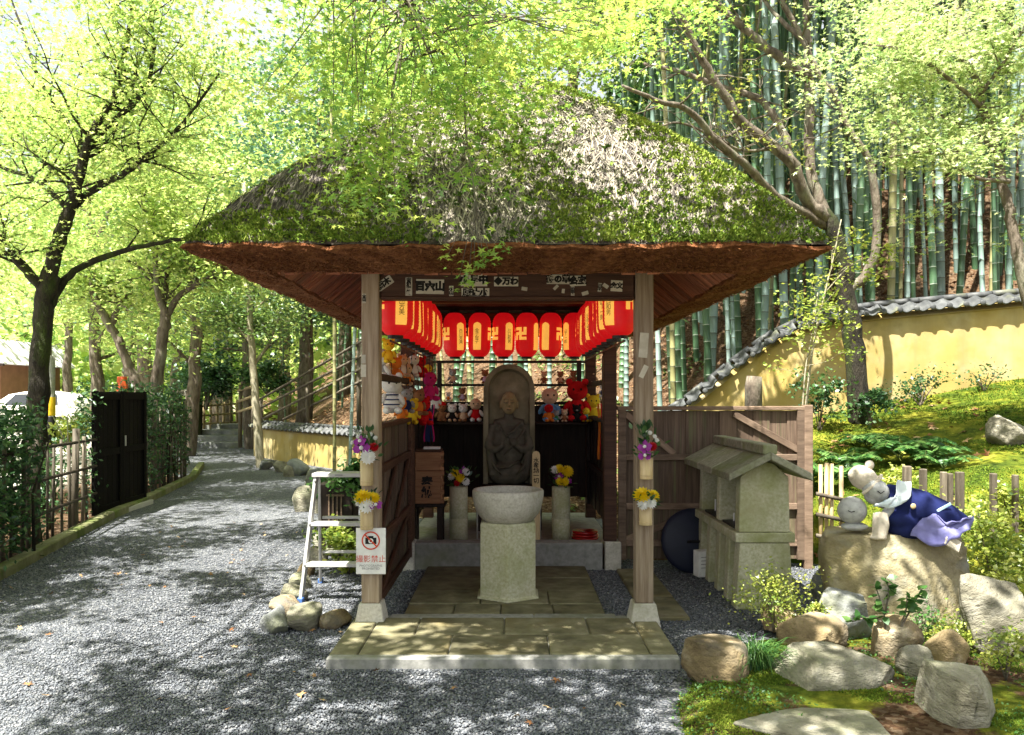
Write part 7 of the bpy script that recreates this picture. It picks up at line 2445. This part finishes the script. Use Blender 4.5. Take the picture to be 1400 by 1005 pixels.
# grass clump
def grass(px, py, d, n, L, label, mat=M_fern, z=None):
    a = P(px, py, d)
    if z is not None: a.z = z
    root = empty('grass_clump', a, 0, label, 'grass clump')
    base = NR.normal(0, 0.03, (n, 3)); base[:, 2] = 0
    an = NR.uniform(0, 6.28, n); out = NR.uniform(0.3, 1.0, n) * L * 0.75; hh = NR.uniform(0.6, 1.0, n) * L * 0.62
    V = []; s = 5
    w = NR.uniform(0.003, 0.006, n)
    dx, dy = np.cos(an), np.sin(an)
    for k in range(s + 1):
        q_ = k / s
        c_ = base + np.stack([dx * out * q_ ** 1.3, dy * out * q_ ** 1.3, hh * (2.3 * q_ - 1.75 * q_ ** 2)], -1)
        ww = (w * (1 - q_ * 0.9))[:, None] * np.stack([-dy, dx, 0 * dx], -1)
        V += [c_ - ww, c_ + ww]
    V = np.stack(V, 1).reshape(-1, 3)
    o = (np.arange(n) * (2 * s + 2))[:, None]
    F = np.concatenate([o + np.array([[2 * k, 2 * k + 1, 2 * k + 3, 2 * k + 2]]) for k in range(s)])
    link('blades', np_mesh('blades', V, F, mat, False, np.repeat(NR.uniform(0, 1, n), 2 * s + 2)), root)


grass(1034, 915, 4.35, 260, 0.42, 'arching green grass clump between the ochre rocks', z=-0.03)


def fern(px, py, d, n, L, label, mat=M_fern):
    a = P(px, py, d); a.z = H(a.x, a.y)
    root = empty('fern', a, 0, label, 'fern', 'ferns on the mossy slope')
    mb = MB(); lp, ld, ls = [], [], []
    for k in range(n):
        an = 6.28 * k / n + RND.uniform(-.3, .3); LL = L * RND.uniform(0.7, 1.1)
        prev = None
        pts = []
        for i in range(11):
            q_ = i / 10
            pts.append(Vector((math.cos(an) * LL * 0.85 * q_, math.sin(an) * LL * 0.85 * q_, LL * (1.15 * q_ - 0.85 * q_ * q_))))
        mb.tube(pts, [0.004] * 5 + [0.002] * 6, 4)
        for i in range(2, 11):
            for s in (-1, 1):
                for h_ in (0, 0.5):
                    if i + h_ > 10: continue
                    p = pts[i].lerp(pts[min(10, i + 1)], h_)
                    lp.append(tuple(p)); ld.append((-math.sin(an) * s + math.cos(an) * 0.35, math.cos(an) * s + math.sin(an) * 0.35, -0.15)); ls.append(LL * 0.26 * (1 - 0.75 * abs(i / 10 - 0.3)))
    mb.build('stem', M_fernstem, root)
    tag(link('frond', leaf_spray(lp, ld, np.array(ls), mat, 'frond', 0.9), root), kind='stuff')


M_fernstem = flat('fern_stem', (0.10, 0.14, 0.04), 0.8)
for px, py, d, n, L, lab in ((1135, 615, 8.0, 10, 0.55, 'dark green fern beside the plank fence top'), (1160, 600, 8.3, 9, 0.50, 'fern behind the fern beside the plank fence'), (1230, 590, 8.3, 11, 0.62, 'bright fern below the slope tree'), (1268, 605, 8.0, 10, 0.52, 'fern next to the bright fern on the slope'),
                             (1290, 625, 7.7, 8, 0.34, 'small fern on the open moss'), (1185, 570, 8.9, 7, 0.32, 'small fern at the foot of the slope tree')):
    fern(px, py, d, n, L, lab)
bush(1226, 642, 7.2, 52, 46, M_shrub, 0.035, 620, 'pale leafy plant lit by the sun on the moss above the hat', z=ZG(1226, 7.2))
for a in ((1120, 545, 9.6, 70, 85, M_evergreen, 0.045, 900, 'dark leafy shrub against the yellow wall left of the slope tree'), (1190, 545, 9.5, 52, 75, M_evergreen, 0.045, 800, 'dark leafy shrub at the foot of the slope tree'),
          (1258, 502, 10.0, 80, 48, M_evergreen, 0.04, 600, 'spreading shrub against the yellow wall right of the slope tree'), (1345, 500, 10.0, 60, 40, M_evergreen, 0.035, 260, 'thin shrub against the yellow wall near the right edge'),
          (955, 560, 8.2, 100, 40, M_fern, 0.05, 1100, 'leafy green bush showing over the left end of the plank fence'), (1010, 556, 8.6, 60, 34, M_evergreen, 0.045, 600, 'dark bush showing over the middle of the plank fence'), (1062, 562, 8.4, 70, 24, M_evergreen, 0.04, 500, 'low dark bush behind the plank fence near the stump'),
          (1345, 712, 6.3, 110, 34, M_shrub, 0.03, 800, 'yellow-green shrub growing along the wooden stakes'), (1250, 690, 6.6, 70, 22, M_shrub, 0.028, 400, 'low yellow-green shrub behind the reclining figure'), (1385, 690, 6.2, 60, 70, M_shrub, 0.035, 700, 'yellow-green shrub behind the stakes at the right edge')):
    bush(*a, z=ZG(a[0], a[2]))
# tall thin plant before the slope tree
t = Tree('thin_sapling', 'thin pale sapling before the yellow wall beside the roof corner', P(1100, 560, 8.3), 'sapling')
t.limb(PX([(1100, 570), (1112, 470), (1128, 400), (1140, 350), (1150, 300)], 8.3), 0.014, 0.005, 6)
t.limb(PX([(1096, 570), (1102, 500), (1112, 450), (1118, 400)], 8.2), 0.010, 0.004, 6)
t.limb(PX([(1128, 400), (1160, 365), (1185, 350)], 8.3), 0.006, 0.003, 5)
t.twigs(24, (0.2, 0.5), 0.1, 1, 0.9, 0.3, 0.7, 0.005)
t.finish(M_barkpale, M_shrub, 9, (0.09, 0.09, 0.05), 0.042)
# plants behind the ladder and the left front post
bush(486, 660, 7.6, 62, 80, M_fern, 0.05, 1100, 'leafy green shrub behind the front post and ladder', z=-0.06 + 0.5)
bush(450, 650, 8.4, 50, 42, M_fern, 0.045, 500, 'small shrub with white flowers beside the border stones', z=0.35)
bush(462, 700, 7.4, 70, 55, M_shrub, 0.045, 900, 'bright yellow-green plant seen through the ladder', z=-0.06)
bush(475, 760, 7.0, 50, 30, M_shrub, 0.04, 380, 'low yellow-green plant at the foot of the side panel', z=-0.08)
c = P(463, 690, 7.9)
t = empty('wooden_stand', (c.x, c.y, -0.06), 0, 'dark wooden stand with a small lattice behind the ladder', 'stand')
MB().box((0, 0, 0.35), (0.34, 0.3, 0.7)).build('box', M_darkwood, t, bevel=0.01)
for k in range(4):
    MB().box((-0.06 + k * 0.04, -0.157, 0.42), (0.012, 0.012, 0.36)).build('slat', M_rail, t)
for z in (0.25, 0.59):
    MB().box((0, -0.157, z), (0.17, 0.016, 0.016)).build('rail', M_rail, t)

# ================================================================ moss tufts and fallen leaves
n = 40000
d = 3.4 * (11.0 / 3.4) ** NR.uniform(0, 1, n)
px = NR.uniform(900, 1440, n)
x = CAMX + (px - 700) / FPX * d; y = CAMY + d
hl, gd, lf, _ = masks(x, y)
k = (hl | gd) & (x > 0.7) & (wav(x * 1.7, y * 1.7, 2.0) + np.where(gd, 0.14, 0.30) > 0.12) & (y < 5.2) & ~((y > 1.9) & (x < 2.75))
x, y, d = x[k], y[k], d[k]
p = np.stack([x, y, height(x, y)], -1)
cb = np.clip(0.5 + 0.30 * wav(x, y, 2.6), 0, 1)
tag(link('moss_cushions', tri_tufts(p, np.tile([[0, 0, 1.0]], (len(x), 1)), 7, 0.010 * (d / 4.5) ** 0.7, 0.03 * (d / 4.5), 0.75, M_moss, 'moss_cushions', cb)), 'green and yellow moss carpeting the garden bank', 'moss', kind='stuff')

x = NR.uniform(-3.2, 3.4, 9000); y = NR.uniform(5.0, 13, 9000)
k = masks(x, y)[0] & (wav(x * 1.5, y * 1.5, 1.6) > 0.12)
p = np.stack([x[k], y[k], height(x[k], y[k]) + NR.uniform(0.02, 0.45, k.sum()) * np.clip(wav(x[k] * 1.5, y[k] * 1.5, 1.6), 0.1, 1)], -1)
tag(link('undergrowth', leaf_cloud('undergrowth', p, 0.08, M_bambooleaf, KITE_V, KITE_F, 0.6)), 'low green undergrowth on the hillside behind the shrine', 'undergrowth', kind='stuff')
n = 15000
x = NR.uniform(0.66, 3.2, n); y = NR.uniform(-2.3, 0.5, n)
k = masks(x, y)[1] & (wav(x * 2 + 3, y * 2, 2.6) > 0.05)
x, y = x[k], y[k]
p = np.stack([x, y, height(x, y) + NR.uniform(0.004, 0.035, len(x))], -1)
tag(link('ground_cover', leaf_cloud('ground_cover', p, 0.014, M_fern, KITE_V, KITE_F, 0.5)), 'tiny-leaved green ground cover between the garden rocks', 'ground cover', kind='stuff')
n = 5200
px = NR.uniform(560, 1400, n); d = NR.uniform(9.5, 19, n)
x = CAMX + (px - 700) / FPX * d; y = CAMY + d
k = masks(x, y)[0] & ~((x > 2.6) & (y < 5.1))
x2 = NR.uniform(-9, -2.5, 2600); y2 = NR.uniform(11, 24, 2600)
k2 = masks(x2, y2)[0]
x3 = NR.uniform(1, 5.5, 300); y3 = NR.uniform(0.6, 5, 300)
k3 = masks(x3, y3)[0] | masks(x3, y3)[1]
x = np.concatenate([x[k], x2[k2], x3[k3]]); y = np.concatenate([y[k], y2[k2], y3[k3]])
p = np.stack([x, y, height(x, y) + 0.015], -1)
tag(link('fallen_leaves', leaf_cloud('fallen_leaves', p, 0.07, M_litter, MAPLE_V, MAPLE_F, 0.35)), 'brown fallen leaves lying on the hillside', 'leaves', kind='stuff')
x = NR.uniform(-4.0, 0.6, 150); y = NR.uniform(-1.9, 4.5, 150)
k = ~(np.logical_or.reduce(masks(x, y)[:3])) & ~((np.abs(x) < 1.06) & (y > -0.86))
p = np.stack([x[k], y[k], np.full(k.sum(), -0.042)], -1)
tag(link('fallen_leaves', leaf_cloud('fallen_leaves', p, 0.032, M_litter, MAPLE_V, MAPLE_F, 0.3)), 'few small fallen leaves on the grey gravel path', 'leaves', kind='stuff')
